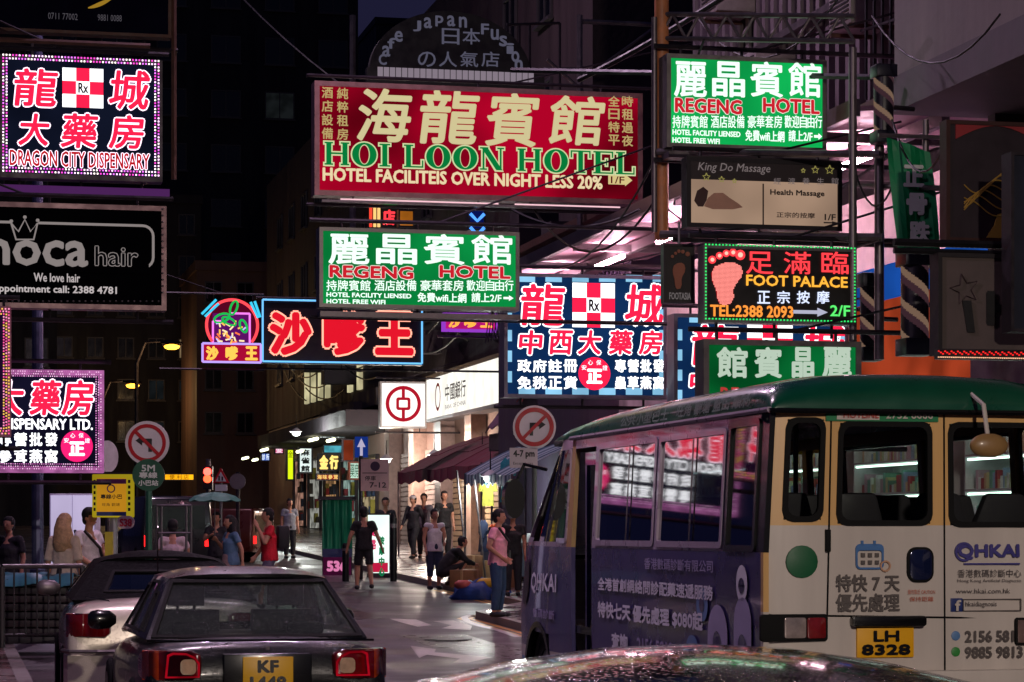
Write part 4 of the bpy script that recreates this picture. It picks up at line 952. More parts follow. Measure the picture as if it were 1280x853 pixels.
lamp('orange street lamp glowing lower down, above the round no-turn sign', 166, 481, 132, -1.6)
t = thing('street_lamp', 'tall street lamp on the near pavement, out of the picture', 'street lamp', W_(-.2, -11, .14), TH)  # added lamp behind the view, fill for the minibus rear and the cars
MB().tube([(0, 0, 0), (0, 0, 7.2), (.6, .5, 7.8), (3.4, 3, 7.9)], [.1, .07, .06, .05], STEEL, 10).build('post', t)
MB().ball((3.5, 3.1, 7.86), (.4, .25, .1), STEEL, 10, 6).build('lamp_head', t)
ld = bpy.data.lights.new('lamp', 'AREA'); ld.energy = 3000; ld.size = .5; ld.color = (1, .84, .73); lo = bpy.data.objects.new('lamp', ld); COL.objects.link(lo); lo.parent = t; lo.location = (3.5, 3.1, 7.72)
lo.rotation_euler = Vector((-.15, -.95, .42)).to_track_quat('Z', 'Y').to_euler()

def fill_span_lamp(label, a, b, z, e, col):  # overhead lamps added out of view to brighten street, cars and minibus side
    t = thing('fill_span_lamp', label, 'street lamp', W_(a, b, z), TH, 'street lamps slung on wires')
    MB().box(-.35, -.14, 0, .35, .14, .14, STEEL).build('lamp_housing', t, bevel=.03); mb = MB(); cable(mb, (-9, 0, 1.2), (0, 0, .2), .1, .015, BLACK); cable(mb, (0, 0, .2), (9, 0, 1.2), .1, .015, BLACK); mb.build('span_wire', t)
    l = bpy.data.lights.new('lamp', 'AREA'); l.shape = 'RECTANGLE'; l.size = .7; l.size_y = .28; l.energy = e; l.color = col; lo = bpy.data.objects.new('lamp', l); COL.objects.link(lo); lo.parent = t; lo.location = (0, 0, -.03)
fill_span_lamp('street lamp slung on a wire above the minibus, over the top of the picture', 1.6, 19, 8.6, 300, (1, .70, .92))
fill_span_lamp('street lamp slung on a wire before the red neon characters', 5.0, 33, 13.5, 520, (.95, .62, .95))
fill_span_lamp('street lamp slung on a wire over the far crossing', 5.0, 56, 21, 1300, (.95, .66, .9))
# ================================================================== lit shop seen through the minibus, with shelves
SHB = [(12.6, 22.0), (12.6, 26.0), (12.6, 30.0), (12.6, 34.0), (12.6, 38.0)]
GOODS = [PB(c, .35, 0, .2, 9) for c in ((170, 70, 76), (214, 204, 150), (120, 170, 150), (222, 226, 224), (150, 170, 200), (200, 160, 176), (190, 206, 160), (216, 176, 140), (226, 230, 226))]
def shelf_unit(a, b, label):
    t = thing('display_shelf', label, 'shelf', W_(a, b, .12 + gz(b)), TH, 'lit shop shelves')
    mb = MB(); mb.box(.6, 0, 0, .64, 3.6, 3.3, PB((205, 210, 205), .5, 0, .1)); mb.box(0, -.03, 0, .64, 0, 3.3, WHITEP); mb.box(0, 3.6, 0, .64, 3.63, 3.3, WHITEP); mb.build('frame', t)
    for k in range(7):
        z = .2 + .44*k; MB().box(0, 0, z, .6, 3.6, z+.03, WHITEP).build('shelf_board', t)
        MB().bar((.02, .05, z-.03), (.02, 3.55, z-.03), .018, EM((225, 255, 240), 5), 6).build('tube_lamp', t)
        g = MB(); y = .04; rnd = random.Random(k*31 + int(b*7))
        while y < 3.45:
            w = rnd.uniform(.05, .11); h = rnd.uniform(.1, .3); g.box(.08, y, z+.031, .4, y+w*.92, z+.03+h, rnd.choice(GOODS)); y += w
        tag(g.build('goods', t), kind='stuff')
for (a, b), q in zip(SHB, ('beside the near column', 'second from the near column', 'in the middle of the shop', 'beyond the shop middle', 'deep in the shop')):
    shelf_unit(a, b, 'lit shop shelf stacked with coloured packets, ' + q)
t = thing('ceiling_lamp', 'row of bright shop tubes over the packed shelves', 'lamp', W_(12.0, 22, 4.0), TH)
for k in range(6): MB().box(0, 3.2*k, -.1, .12, 3.2*k+2.2, -.04, EM((235, 255, 240), 7)).build('tube', t)
# ================================================================== MINIBUS
BX, BD = 1.52, 15.0
bus = thing('minibus', 'cream and green minibus with a purple advert wrap along its side, waiting in traffic', 'minibus', Vector((BX, BD, 0)) + Vector((C_, S_, 0)) * 1.02, TH)
def bt(px): r = (px - CX)/F; return (BX - BD*r)/(S_ + r*C_)                # along the left side
def bz(px, py): t = bt(px); return HC + (HY - py)/F*(BD + t*C_)
def brx(px): r = (px - CX)/F; return -1.02 + (r*BD - BX)/(C_ - r*S_)         # across the rear
def brz(px, py): return HC + (HY - py)/F*(BD + (brx(px)+1.02)*S_)
def hw(z):
    if z <= 1.46: return 1.02 - .02*max(0, (.8-z)/.5)
    return 1.02 - .045*(z-1.46)/.87
CREAMP = PB((222, 176, 112), .35, 0, .16, 1.6, coat=.4, streak=True); BWHITE = PB((206, 196, 188), .35, 0, .16, 1.6, coat=.4, streak=True)
PURP = PB((66, 58, 112), .28, 0, .35, 1.6, coat=.5); LILAC = PB((176, 160, 182), .3, .3, .1, 3, coat=.3); BGREEN = PB((0, 74, 52), .3, 0, .25, 2, coat=.5)
BBLUE = PB((30, 110, 160), .35, 0, .15, 3); BLK = PB((12, 12, 14), .25, 0, 0, coat=.3); TAN = PB((180, 142, 92), .4, 0, .15)
def kz(z):
    if z < .9: return 1.0
    if z < 1.46: return 1.0 - .11*(z-.9)/.56
    return .89 - .58*(z-1.46)/.87
def tmap(t, z): return t if t <= 4.85 else 4.85 + (t-4.85)*kz(z)
def fnL(t, z): 
    x = hw(z) - (.10*((t-5.6)/1.4)**2 if t > 5.6 else 0)
    return Vector((-x, tmap(t, z), z))
def fnR(t, z): p = fnL(t, z); return Vector((-p.x, p.y, p.z))
WIN = [(.17, 1.47, .76, 2.27), (.84, 1.49, 2.35, 2.24), (2.43, 1.49, 4.03, 2.24), (4.96, 1.5, 6.86, 2.24)]
DOOR = (4.14, .42, 4.78, 2.24)
ARCH = (5.55, .2, 6.35, .74)
def col_left(t, z):
    if z > 1.455:
        if t < .82: return BLK
        if t > 4.04 and t < 4.14: return LILAC
        if 4.78 < t < 4.96: return TAN
        return LILAC
    if t < .05: return CREAMP if z > 1.1 else BWHITE
    if z < .5: return BBLUE
    if z < .6: return BWHITE
    return PURP
us = [0, .05, .5, .82, 1.5, 2.39, 3.2, 4.04, 4.14, 4.78, 4.85, 4.96, 5.3, 5.6, 6.0, 6.4, 6.7, 7.0]; vs_ = [.3, .5, .6, .8, .9, 1.1, 1.3, 1.46, 1.7, 2.0, 2.33]
mb = MB()
holed(mb, us, vs_, WIN + [DOOR, ARCH], fnL, col_left)
WINR = [(.17, 1.47, .76, 2.27), (.84, 1.49, 2.35, 2.24), (2.43, 1.49, 4.03, 2.24), (4.2, 1.49, 4.8, 2.24), (4.96, 1.5, 6.86, 2.24)]
holed(mb, us, vs_, WINR + [ARCH], fnR, lambda t, z: (CREAMP if z > 1.46 else BWHITE))
def fnB(x, z): u = x/1.02; return Vector((u*hw(z), .05*abs(u)**6, z))
wl = (brx(979), brz(979, 650), brx(1025), 2.27); wd = (brx(1046), brz(1046, 655), brx(1163), 2.25); wr = (brx(1188), brz(1188, 657), .86, 2.25)
RH = [wl, wd, wr]
holed(mb, [-1.02, -.97, -.9, -.5, 0, .5, .9, .97, 1.02], [.3, .5, .8, 1.1, 1.46, 1.63, 1.9, 2.33], RH, fnB, lambda x, z: CREAMP if z > 1.62 else BWHITE)
def fnF(x, z): u = x/1.02; p = fnL(7.0, z); return Vector((u*-p.x, p.y + .18*(1-u*u), z))
holed(mb, [-1.02, -.95, -.5, 0, .5, .95, 1.02], [.3, .6, .9, 1.2, 1.46, 1.9, 2.33], [(-.93, 1.35, .93, 2.27)], fnF, BWHITE)
mb.build('body', bus, solid=.035, merge=True, bevel=.05, seg=3, angle=50)
# roof: stations along y with a rounded section
half = [(1.0, 0), (.99, .07), (.95, .13), (.84, .185), (.6, .228), (.3, .243), (0, .247)]
sec = [(-x, z) for x, z in half] + [(x, z) for x, z in half[-2::-1]]
rg = []
for y, h, wf in ((-.045, .0, .985), (-.05, .12, .985), (-.02, .5, .985), (.05, .75, .985), (.16, .92, .985), (.35, .99, .985), (.7, 1.02, .985), (2.5, 1.0, .985), (3.8, .93, .985), (4.6, .8, .985), (5.1, .62, .98), (5.5, .35, .96), (5.68, .12, .94), (5.75, 0, .93)):
    rg.append([(x*wf, y, 2.315 + z*h + (.012 if h else 0)) for x, z in sec])
r = MB(); r.rings(rg, BGREEN, close=False, c0=False, c1=False); r.build('roof', bus, smooth=True, solid=.03)
g = MB(); g.tube([(-1.0, -.05, 2.318), (1.0, -.05, 2.318)], .018, BLK, 6); g.tube([(-.995, -.04, 2.325), (-.995, 4.9, 2.325)], .018, LILAC, 6); g.tube([(.995, -.04, 2.325), (.995, 4.9, 2.325)], .018, LILAC, 6); g.build('gutter', bus)
GSIDE = GLASS((110, 112, 122), .34, .0, '_side'); GCLR = GLASS((228, 232, 230), .03, 0, '_clear'); GREAR = GLASS((226, 232, 230), .0, .0, '_rear')
def pane(name, h, fn, glass, off, frame=None, fwid=.028, rad=.05, mids=(), parent=None):
    n = rrect(h[0]-.012, h[1]-.012, h[2]+.012, h[3]+.012, rad, 3); inn = rrect(h[0]+fwid, h[1]+fwid, h[2]-fwid, h[3]-fwid, max(.01, rad-fwid*.6), 3)
    mb = MB(); o = Vector(off)
    f = lambda p, k: tuple(fn(p[0], p[1]) + o*k)
    N = len(n)
    mb.add([f(p, 1) for p in n] + [f(p, 1) for p in inn] + [f(p, -1.5) for p in inn] + [f(p, -1) for p in n], [(i, (i+1) % N, N+(i+1) % N, N+i) for i in range(N)] + [(N+i, N+(i+1) % N, 2*N+(i+1) % N, 2*N+i) for i in range(N)] + [((i+1) % N, i, 3*N+i, 3*N+(i+1) % N) for i in range(N)], frame or RUBBER)
    for u in mids:
        mb.add([f((u-.02, h[1]), .8), f((u+.02, h[1]), .8), f((u+.02, h[3]), .8), f((u-.02, h[3]), .8)], [(0,1,2,3)], BLK)
    w = mb.build('window_frame' if not parent else 'frame', parent or bus)
    g = MB(); ns = 8
    V = [f((h[0]+(h[2]-h[0])*i/ns, z), -.4) for i in range(ns+1) for z in (h[1], h[3])]
    g.add(V, [(2*i, 2*i+2, 2*i+3, 2*i+1) for i in range(ns)], glass); g.build('pane', w)
for h, fr, mids in ((WIN[0], BLK, ()), (WIN[1], LILAC, (1.54,)), (WIN[2], LILAC, (3.13,)), (WIN[3], LILAC, (5.75,))): pane('window', h, fnL, GSIDE, (-.012, 0, 0), fr, .03, .04, mids)
for h in WINR: pane('window', h, fnR, GCLR, (.012, 0, 0), BLK)
for h in RH: pane('window', h, fnB, GREAR, (0, -.012, 0), RUBBER, .022, .07)
pane('window', (-.93, 1.35, .93, 2.27), fnF, GLASS((170, 175, 175), .1), (0, .012, 0), RUBBER)
# open doorway with its step and folded leaf
mb = MB(); mb.box(-1.0, 4.14, .42, -.55, 4.8, .47, BLK); mb.box(-.9, 4.14, .47, -.5, 4.16, 2.2, BLK); mb.box(-.56, 4.14, .3, -.52, 4.8, 1.0, BLK); mb.build('step', bus)
mb = MB(); bands(mb, [(4.16, .45), (4.52, .45), (4.52, 2.2), (4.16, 2.2)], [(4.2, .6), (4.48, .6), (4.48, 2.1), (4.2, 2.1)], 0, .03, LILAC)
e = MB(); e.add([(-.97+v[1], v[0], v[2]) for v in mb.v], mb.f, PURP); e.build('door', bus)
# wheel arches, wheels
for sx in (-1, 1):
    for y in (1.5, 5.95):
        w = MB(); w.rings([[(sx*xx, y + rr*math.cos(2*math.pi*i/24), .37 + rr*math.sin(2*math.pi*i/24)) for i in range(24)] for xx, rr in ((.72, .3), (.74, .36), (.92, .37), (.95, .34), (.95, .22))], RUBBER, c1=False)
        wo = w.build('wheel', bus, smooth=True); w = MB(); w.rings([[(sx*xx, y + rr*math.cos(2*math.pi*i/20), .37 + rr*math.sin(2*math.pi*i/20)) for i in range(20)] for xx, rr in ((.94, .22), (.9, .18), (.93, .08), (.95, .07))], PB((120, 120, 125), .4, .6, .2)); w.build('rim', wo, smooth=True)
    mb = MB(); n = 16; y = 5.95
    mb.rings([[(sx*(1.0 + (.025 if k else -.05)), y + (.42 + .05*j)*math.cos(math.pi*i/n), .36 + (.42+.05*j)*math.sin(math.pi*i/n)) for k, j in ((0, 0), (1, 0), (1, 1), (0, 1))] for i in range(n+1)], BLK); mb.build('wheel_arch', bus)
mb = MB(); mb.box(-1.0, .1, .28, 1.0, 6.8, .34, BLK); mb.box(-.98, .05, .3, .98, 6.0, .9, BLK) if False else None; mb.build('underbody', bus)
# interior: floor, seats, driver's partition
MB().box(-.98, .08, .78, .98, 6.2, .84, BLK).build('cabin_floor', bus)
SEAT = PB((44, 40, 46), .7, 0, .3)
for row in range(5):
    for x in (-.72, -.26, .3, .74):
        if row > 3 and x < 0: continue
        mb = MB(); y = .55 + .85*row
        mb.add([(v[0]+x, v[1]+y, v[2]) for v in [(-.21,.0,1.15),(.21,.0,1.15),(.21,.12,1.15),(-.21,.12,1.15),(-.2,-.1,1.62),(.2,-.1,1.62),(.2,.0,1.62),(-.2,.0,1.62),(-.13,-.14,1.83),(.13,-.14,1.83),(.13,-.05,1.83),(-.13,-.05,1.83)]],
               [(0,1,5,4),(1,2,6,5),(2,3,7,6),(3,0,4,7),(4,5,9,8),(5,6,10,9),(6,7,11,10),(7,4,8,11),(8,9,10,11),(0,3,2,1)], SEAT)
        mb.box(x-.21, y, 1.05, x+.21, y+.45, 1.17, SEAT); mb.box(x-.04, y+.1, .84, x+.04, y+.3, 1.05, BLK)
        mb.build('passenger_seat', bus, bevel=.03)
mb = MB()
for x in (-.5, .52): mb.bar((x, .9, .84), (x, .9, 2.3), .017, STEEL, 6); mb.bar((x, 3.0, .84), (x, 3.0, 2.3), .017, STEEL, 6)
mb.build('grab_pole', bus)
# lettering helpers for curved sides
def on_left(mb, t, t0, z0, t1, z1, m, bold=0, off=.012):        # t0 is the front end (reads front to rear)
    tmp = MB(); put_text(tmp, t, 0, z0, t0-t1, z1, 0, m, bold)
    mb.add([tuple(fnL(t0 - v[0], v[2]) + Vector((-off - v[1], 0, 0))) for v in tmp.v], tmp.f, m)
def on_rear(mb, t, px0, py0, px1, py1, m, bold=0, off=.012):
    tmp = MB(); x0, x1 = brx(px0), brx(px1); pm = (px0+px1)/2; put_text(tmp, t, x0, brz(pm, py1), x1, brz(pm, py0), 0, m, bold)
    mb.add([tuple(fnB(v[0], v[2]) + Vector((0, -off + v[1]*-1, 0))) for v in tmp.v], tmp.f, m)
PALE = PB((240, 236, 250), .5, 0, .1); PALE2 = PB((178, 168, 206), .5, 0, .1); GREYP = PB((86, 78, 76), .5, 0, .1); NAVY = PB((58, 52, 128), .5, 0, .1)
mb = MB()
on_left(mb, '全港首創網絡問診配藥速遞服務', 3.9, 1.14, .98, 1.24, PALE, .004); on_left(mb, '特快七天 優先處理 $080起', 3.9, .93, 1.2, 1.06, PALE, .006)
on_left(mb, '查詢', 3.5, .72, 3.05, .84, PALE, .006); on_left(mb, '2156 5818', 2.8, .72, 1.9, .83, PALE2, .003); on_left(mb, '香港數碼診斷有限公司', 2.6, 1.32, .98, 1.4, PALE2, .001)
on_left(mb, 'QHKAI', 6.3, 1.06, 5.25, 1.24, PALE, .006); on_left(mb, '數碼診斷', 6.1, .86, 5.3, .94, PALE2, .002); mb.build('lettering', bus)
# pale rounded figures printed at the rear of the wrap
for t0, z0, t1, z1, m in ((.55, .62, .2, 1.18, PALE2), (1.1, .62, .68, 1.12, PALE2), (.5, 1.15, .28, 1.38, PALE), (1.35, 1.0, 1.1, 1.22, PB((110, 140, 190), .5)), (1.6, .64, 1.3, .9, PB((110, 140, 190), .5)), (6.85, .95, 6.45, 1.35, PB((36, 26, 40), .5, 0, .5, 8))):
    pts = rrect(t1, z0, t0, z1, min(t0-t1, z1-z0)*.49, 5); MB().add([tuple(fnL(a, b) + Vector((-.011, 0, 0))) for a, b in pts], [tuple(range(len(pts)))], m).build('printed_figure', bus)
for t0, z0, t1, z1 in ((.46, .72, .3, .95), (.98, .72, .82, .95), (1.28, 1.06, 1.17, 1.16), (.45, 1.2, .33, 1.3)):
    pts = rrect(t1, z0, t0, z1, (t0-t1)*.49, 5); MB().add([tuple(fnL(a, b) + Vector((-.014, 0, 0))) for a, b in pts], [tuple(range(len(pts)))], PURP).build('printed_figure', bus)
mb = MB()
tmp = MB(); put_text(tmp, '公共小型巴士', 0, 0, 1.25, .085, 0, PALE, .003); mb.add([(-.985 - .012 + v[2]*.22, 3.4 - v[0], 2.352 + v[2]) for v in tmp.v], tmp.f, PB((170, 186, 178), .5))
tmp = MB(); put_text(tmp, '旺角 觀塘 藍田 順利', 0, 0, 1.6, .09, 0, PALE, .003); mb.add([(-.985 - .012 + v[2]*.22, 1.95 - v[0], 2.358 + v[2]) for v in tmp.v], tmp.f, PB((170, 186, 178), .5))
mb.build('roof_lettering', bus)
# rear details
mb = MB()
def line(px0, py0, px1, py1, w=.006, m=RUBBER):
    a = fnB(brx(px0), brz(px0, py0)); b = fnB(brx(px1), brz(px1, py1)); mb.tube([a + Vector((0, -.002, 0)), b + Vector((0, -.002, 0))], w, m, 5)
for q in ((1034, 514, 1034, 770), (1034, 770, 1180, 772), (1181, 514, 1181, 850), (1181, 772, 1330, 775), (955, 768, 1034, 770)): line(*q)
mb.build('door_gap', bus)
q = (brx(1032), brz(1100, 527), brx(1172), brz(1100, 511)); MB().box(q[0], -.012, q[1], q[2], .01, q[3], PB((0, 120, 70), .5, 0, .1)).build('label_strip', bus)
MB().box(brx(1045), -.018, brz(1070, 525), brx(1098), -.0125, brz(1070, 513), PB((210, 196, 190), .5)).build('label_strip', bus)
def rear_line(*a): q = MB(); on_rear(q, *a); return q.build('lettering', bus)
rear_line('2752 8666', 1104, 514, 1165, 524, BWHITE, .001, .02); rear_line('HOTLINE', 1048, 515, 1094, 523, PB((180, 60, 50), .5), .001, .03)
rear_line('特快 7 天', 1044, 718, 1124, 740, GREYP, .003); rear_line('優先處理', 1044, 742, 1124, 765, GREYP, .003)
rear_line('QHKAI', 1196, 680, 1274, 700, NAVY, .006); rear_line('香港數碼診斷中心', 1196, 712, 1276, 722, GREYP, 0); rear_line('Hong Kong Artificial Diagnosis', 1196, 724, 1276, 729, GREYP, 0); rear_line('www.hkai.com.hk', 1194, 736, 1262, 742, GREYP, 0)
rear_line('hkaidiagnosis', 1206, 752, 1245, 760, GREYP, 0); rear_line('2156 5818', 1205, 788, 1278, 803, GREYP, .004); rear_line('9885 9813', 1205, 808, 1278, 823, GREYP, .004)
rear_line('請勿靠近 CAUTION', 1134, 737, 1168, 743, PB((190, 90, 60), .5), 0); rear_line('保持距離', 1136, 746, 1166, 752, PB((190, 90, 60), .5), 0)
def rear_shape(name, px0, py0, px1, py1, r, m, dep=.012, m2=None):
    pm = (px0+px1)/2; x0, x1, z0, z1 = brx(px0), brx(px1), brz(pm, py1), brz(pm, py0)
    mb = MB(); mb.prism(rrect(x0, z0, x1, z1, min(r, (x1-x0)/2-.001, (z1-z0)/2-.001), 5), fnB((x0+x1)/2, z0).y - dep, .02, m)
    if m2: g = .014; mb.prism(rrect(x0+g, z0+g, x1-g, z1-g, max(.005, r-g), 5), fnB((x0+x1)/2, z0).y - dep - .006, 0, m2)
    return mb.build(name, bus, bevel=.004)
rear_shape('round_sticker', 983, 682, 1023, 723, .2, PB((20, 92, 56), .5, 0, .1), .006)
rear_shape('door_handle', 1133, 684, 1166, 728, .06, RUBBER, .02, PB((26, 34, 70), .12, .3, 0, coat=1))
rear_shape('plate_recess', 1062, 770, 1154, 783, .02, BLK, .06)
tl = rear_shape('tail_light', 950, 768, 1034, 802, .02, RUBBER, .03)
for a_, b_, m_ in ((955, 978, PB((150, 70, 30), .12, 0, .3, 14, coat=1)), (979, 1006, PB((176, 160, 156), .1, .3, .3, 14, coat=1)), (1007, 1030, PB((130, 30, 34), .12, 0, .3, 14, coat=1))): rear_shape('lens', a_, 772, b_, 798, .015, m_, .042).parent = tl
rear_shape('tail_light', 1268, 772, 1340, 806, .02, RUBBER, .03, PB((120, 96, 90), .15, .1, .3, 9, coat=1))
pl = rear_shape('number_plate', 1070, 784, 1141, 822, .008, PB((236, 172, 10), .4, 0, .08), .02)
mb = MB(); on_rear(mb, 'LH', 1090, 788, 1122, 802, BLK, .004, .03); on_rear(mb, '8328', 1075, 805, 1136, 819, BLK, .005, .03); mb.build('lettering', pl)
rear_shape('advert_icon', 1188, 748, 1203, 765, .004, PB((40, 56, 120), .5), .006); mb = MB(); on_rear(mb, 'f', 1192, 750, 1200, 764, BWHITE, .003, .02); mb.build('lettering', bus)
mb = MB(); a, b = fnB(brx(1203), brz(1203, 749)), fnB(brx(1276), brz(1276, 764)); bands(mb, [(a.x, b.z), (b.x, b.z), (b.x, a.z), (a.x, a.z)], [(a.x+.006, b.z+.006), (b.x-.006, b.z+.006), (b.x-.006, a.z-.006), (a.x+.006, a.z-.006)], -.01, .01, GREYP); mb.build('search_box', bus)
rear_shape('advert_icon', 1189, 789, 1200, 801, .03, PB((90, 130, 180), .5), .006); rear_shape('advert_icon', 1189, 809, 1200, 821, .03, PB((50, 140, 60), .5), .006)
mb = MB(); x0, x1, z0, z1 = brx(1069), brx(1104), brz(1086, 712), brz(1086, 676); BLU = PB((60, 110, 170), .5)
bands(mb, rrect(x0, z0, x1, z1-.02, .03, 3), rrect(x0+.012, z0+.012, x1-.012, z1-.06, .02, 3), -.012, .01, BLU)
mb.box(x0+.01, -.014, z1-.06, x1-.01, .01, z1-.03, BLU)
for i in range(3):
    for j in range(2): mb.box(x0+.035+.045*i, -.012, z0+.03+.045*j, x0+.06+.045*i, .01, z0+.055+.045*j, GREYP)
for i in range(2): mb.box(x0+.035+.08*i, -.012, z1-.03, x0+.05+.08*i, .01, z1, BLU)
mb.ringdisc(x1+.01, z0+.02, .025, .035, -.016, .01, PB((196, 150, 120), .5), 18); mb.build('calendar_icon', bus)
mb = MB(); cxr, czr = brx(1204), brz(1204, 690); mb.ringdisc(cxr, czr, .045, .06, -.018, .01, NAVY, 24, 20, 330); mb.box(brx(1204), -.014, brz(1240, 706), brx(1274), .01, brz(1240, 704), NAVY); mb.build('emblem', bus)
mp = MB(); c = Vector((brx(1213), -.28, brz(1213, 559))); mp.tube([(c.x, -.28, c.z), (c.x, -.2, 2.36), (c.x, .0, 2.44)], .014, BWHITE, 6); mo = mp.build('mirror_arm', bus)
mp = MB(); mp.ball(c, (.125, .05, .075), PB((150, 116, 72), .4, 0, .2, coat=.3), 18, 10); mp.build('mirror_shell', mo, smooth=True)
rear_shape('hinge', 1031, 662, 1037, 690, .005, RUBBER, .03); rear_shape('bumper', 952, 838, 1345, 905, .05, BWHITE, .12)
mp = MB(); p = fnL(6.2, 2.0); mp.tube([(p.x, p.y+.25, 2.1), (p.x-.12, p.y+.55, 2.15), (p.x-.2, p.y+.6, 1.95)], .016, BLK, 6); mo = mp.build('mirror_arm', bus)
mp = MB(); mp.rings([[(p.x-.2 + .09*math.cos(a), p.y+.6 + d, 1.86 + .17*math.sin(a)) for a in [2*math.pi*i/14 for i in range(14)]] for d in (-.04, -.03, .05, .08)], BLK); mp.build('mirror_shell', mo, smooth=True)

# ================================================================== CARS
def lofted(stations, m, name, parent, sub=1):
    rg = []
    for y, w, zb, zt, crown in stations:
        zm = zb + (zt-zb)*.45
        hs = [(0, zb), (w*.8, zb), (w*.95, zb+.06), (w*1.0, zm), (w*.985, zm + (zt-zm)*.5), (w*.93, zt-.06), (w*.82, zt-.008), (w*.45, zt+crown*.7), (0, zt+crown)]
        rg.append([(-x, y, z) for x, z in hs] + [(x, y, z) for x, z in hs[-2:0:-1]])
    mb = MB(); mb.rings(rg, m); return mb.build(name, parent, sub=sub)
def bil(A, B, C, D, bulge=Vector((0, 0, 0))):
    A, B, C, D = map(Vector, (A, B, C, D))
    return lambda u, v: (A*(1-u) + B*u)*(1-v) + (D*(1-u) + C*u)*v + Vector(bulge)*(4*u*(1-u))
def sedan(name, label, cat, loc, rz, W, L, H, paint, roofm, glass, o):
    car = thing(name, label, cat, loc, rz); w = W/2; belt = o['belt']
    lofted([(.03, w*.82, .32, .60, .0), (.0, w*.9, .30, .62, .0), (.02, w*.955, .26, .70, 0), (.06, w*.975, .22, belt-.04, .01), (.16, w*.99, .2, belt, .02), (.5, w, .18, belt+.01, .025), (1.2, w, .18, belt, .02), (2.2, w, .18, belt-.02, .02), (L-1.15, w, .18, belt-.05, .03), (L-.6, w*.97, .2, belt-.12, .03), (L-.15, w*.9, .24, belt-.25, .02), (L-.03, w*.8, .3, .55, 0)], paint, 'body', car)
    yb, yr, yf, yw = o['yb'], o['yr'], o['yf'], o['yw']; wb, wt = w*.91, w*o.get('wt', .68); zr = H-o.get('crown', .055)
    n = 1; mb = MB()
    rear = bil((-wb, yb, belt+.005), (wb, yb, belt+.005), (wt, yr, zr), (-wt, yr, zr), (0, -o.get('rb', .10), .0)); fr = bil((-wb, yw, belt-.02), (wb, yw, belt-.02), (wt, yf, zr), (-wt, yf, zr), (0, .12, 0))
    left = bil((-wb, yb, belt+.005), (-wb, yw, belt-.02), (-wt, yf, zr), (-wt, yr, zr), (-.03, 0, .015)); right = bil((wb, yb, belt+.005), (wb, yw, belt-.02), (wt, yf, zr), (wt, yr, zr), (.03, 0, .015))
    g8 = [i/8 for i in range(9)]; rh = o['rh']; sh = o['sh']
    holed(mb, g8, [0, .5, 1], [rh], rear, roofm); holed(mb, g8, [0, .5, 1], [(.07, .08, .93, .9)], fr, roofm)
    for f in (left, right): holed(mb, g8, [0, .5, 1], sh, f, roofm)
    k = 8
    def rf(u, v):
        x = -wt + 2*wt*u; yy = yr + (yf-yr)*v; e = 4*u*(1-u)
        b0 = -o.get('rb', .10)*e*(1-v); b1 = .12*e*v
        s = (-.03*4*v*(1-v)) if u == 0 else (.03*4*v*(1-v) if u == 1 else 0)
        return Vector((x + s, yy + b0 + b1, zr + o.get('crown', .055)*(1-abs(2*u-1)**o.get('cp', 4))*(1-abs(2*v-1)**o.get('lp', 4)*o.get('lk', .55)) + (.015*4*v*(1-v) if u in (0, 1) else .0)))
    holed(mb, g8, g8, [], rf, roofm)
    mb.build('roof', car, merge=True, bevel=o.get('bev', .06), seg=4, solid=.025, angle=22)
    def glaz(nm, h, f, off, par=car):
        q = MB(); ns = 6; o3 = Vector(off)
        q.add([tuple(f(h[0]+(h[2]-h[0])*i/ns, v) + o3*-.3) for i in range(ns+1) for v in (h[1], h[3])], [(2*i, 2*i+2, 2*i+3, 2*i+1) for i in range(ns)], glass)
        po = q.build(nm, par); e = MB()
        out = [(h[0]-.012, h[1]-.03), (h[2]+.012, h[1]-.03), (h[2]+.012, h[3]+.03), (h[0]-.012, h[3]+.03)]; inn = [(h[0]+.008, h[1]+.018), (h[2]-.008, h[1]+.018), (h[2]-.008, h[3]-.018), (h[0]+.008, h[3]-.018)]
        def path(c): 
            r = []
            for i in range(4):
                a, b = c[i], c[(i+1) % 4]; r += [(a[0]+(b[0]-a[0])*j/6, a[1]+(b[1]-a[1])*j/6) for j in range(6)]
            return r
        A, B = path(out), path(inn); N = len(A)
        e.add([tuple(f(*p) + o3*.35) for p in A] + [tuple(f(*p) + o3*.35) for p in B], [(i, (i+1) % N, N+(i+1) % N, N+i) for i in range(N)], RUBBER); e.build('seal', po, solid=.012)
    glaz('rear_window', rh, rear, (0, -.02, .02)); glaz('windscreen', (.07, .08, .93, .9), fr, (0, .02, .02))
    for h in sh: glaz('side_window', h, left, (-.02, 0, .005)); glaz('side_window', h, right, (.02, 0, .005))
    # cabin: dark tub, seats
    q = MB(); q.box(-wb*.93, yb+.35, .5, wb*.93, yw-.1, .56, BLK); q.box(-wb*.93, yb+.1, belt-.06, wb*.93, yb+.4, belt-.015, BLK); q.build('cabin_floor', car)
    for x in (-.36, .36):
        q = MB(); yy = yf-.45; q.box(x-.24, yy, .56, x+.24, yy+.12, 1.02, SEAT); q.box(x-.13, yy-.02, 1.05, x+.13, yy+.07, 1.2, SEAT); q.bar((x-.06, yy+.03, 1.0), (x-.06, yy+.03, 1.07), .012, BLK); q.bar((x+.06, yy+.03, 1.0), (x+.06, yy+.03, 1.07), .012, BLK); q.build('seat', car, bevel=.04)
    q = MB(); q.box(-wb*.85, yb+.5, .56, wb*.85, yb+.66, belt+.0, SEAT); 
    for x in (-.4, .4): q.box(x-.13, yb+.5, belt+.0, x+.13, yb+.58, belt+.1, SEAT)
    q.build('rear_bench', car, bevel=.04)
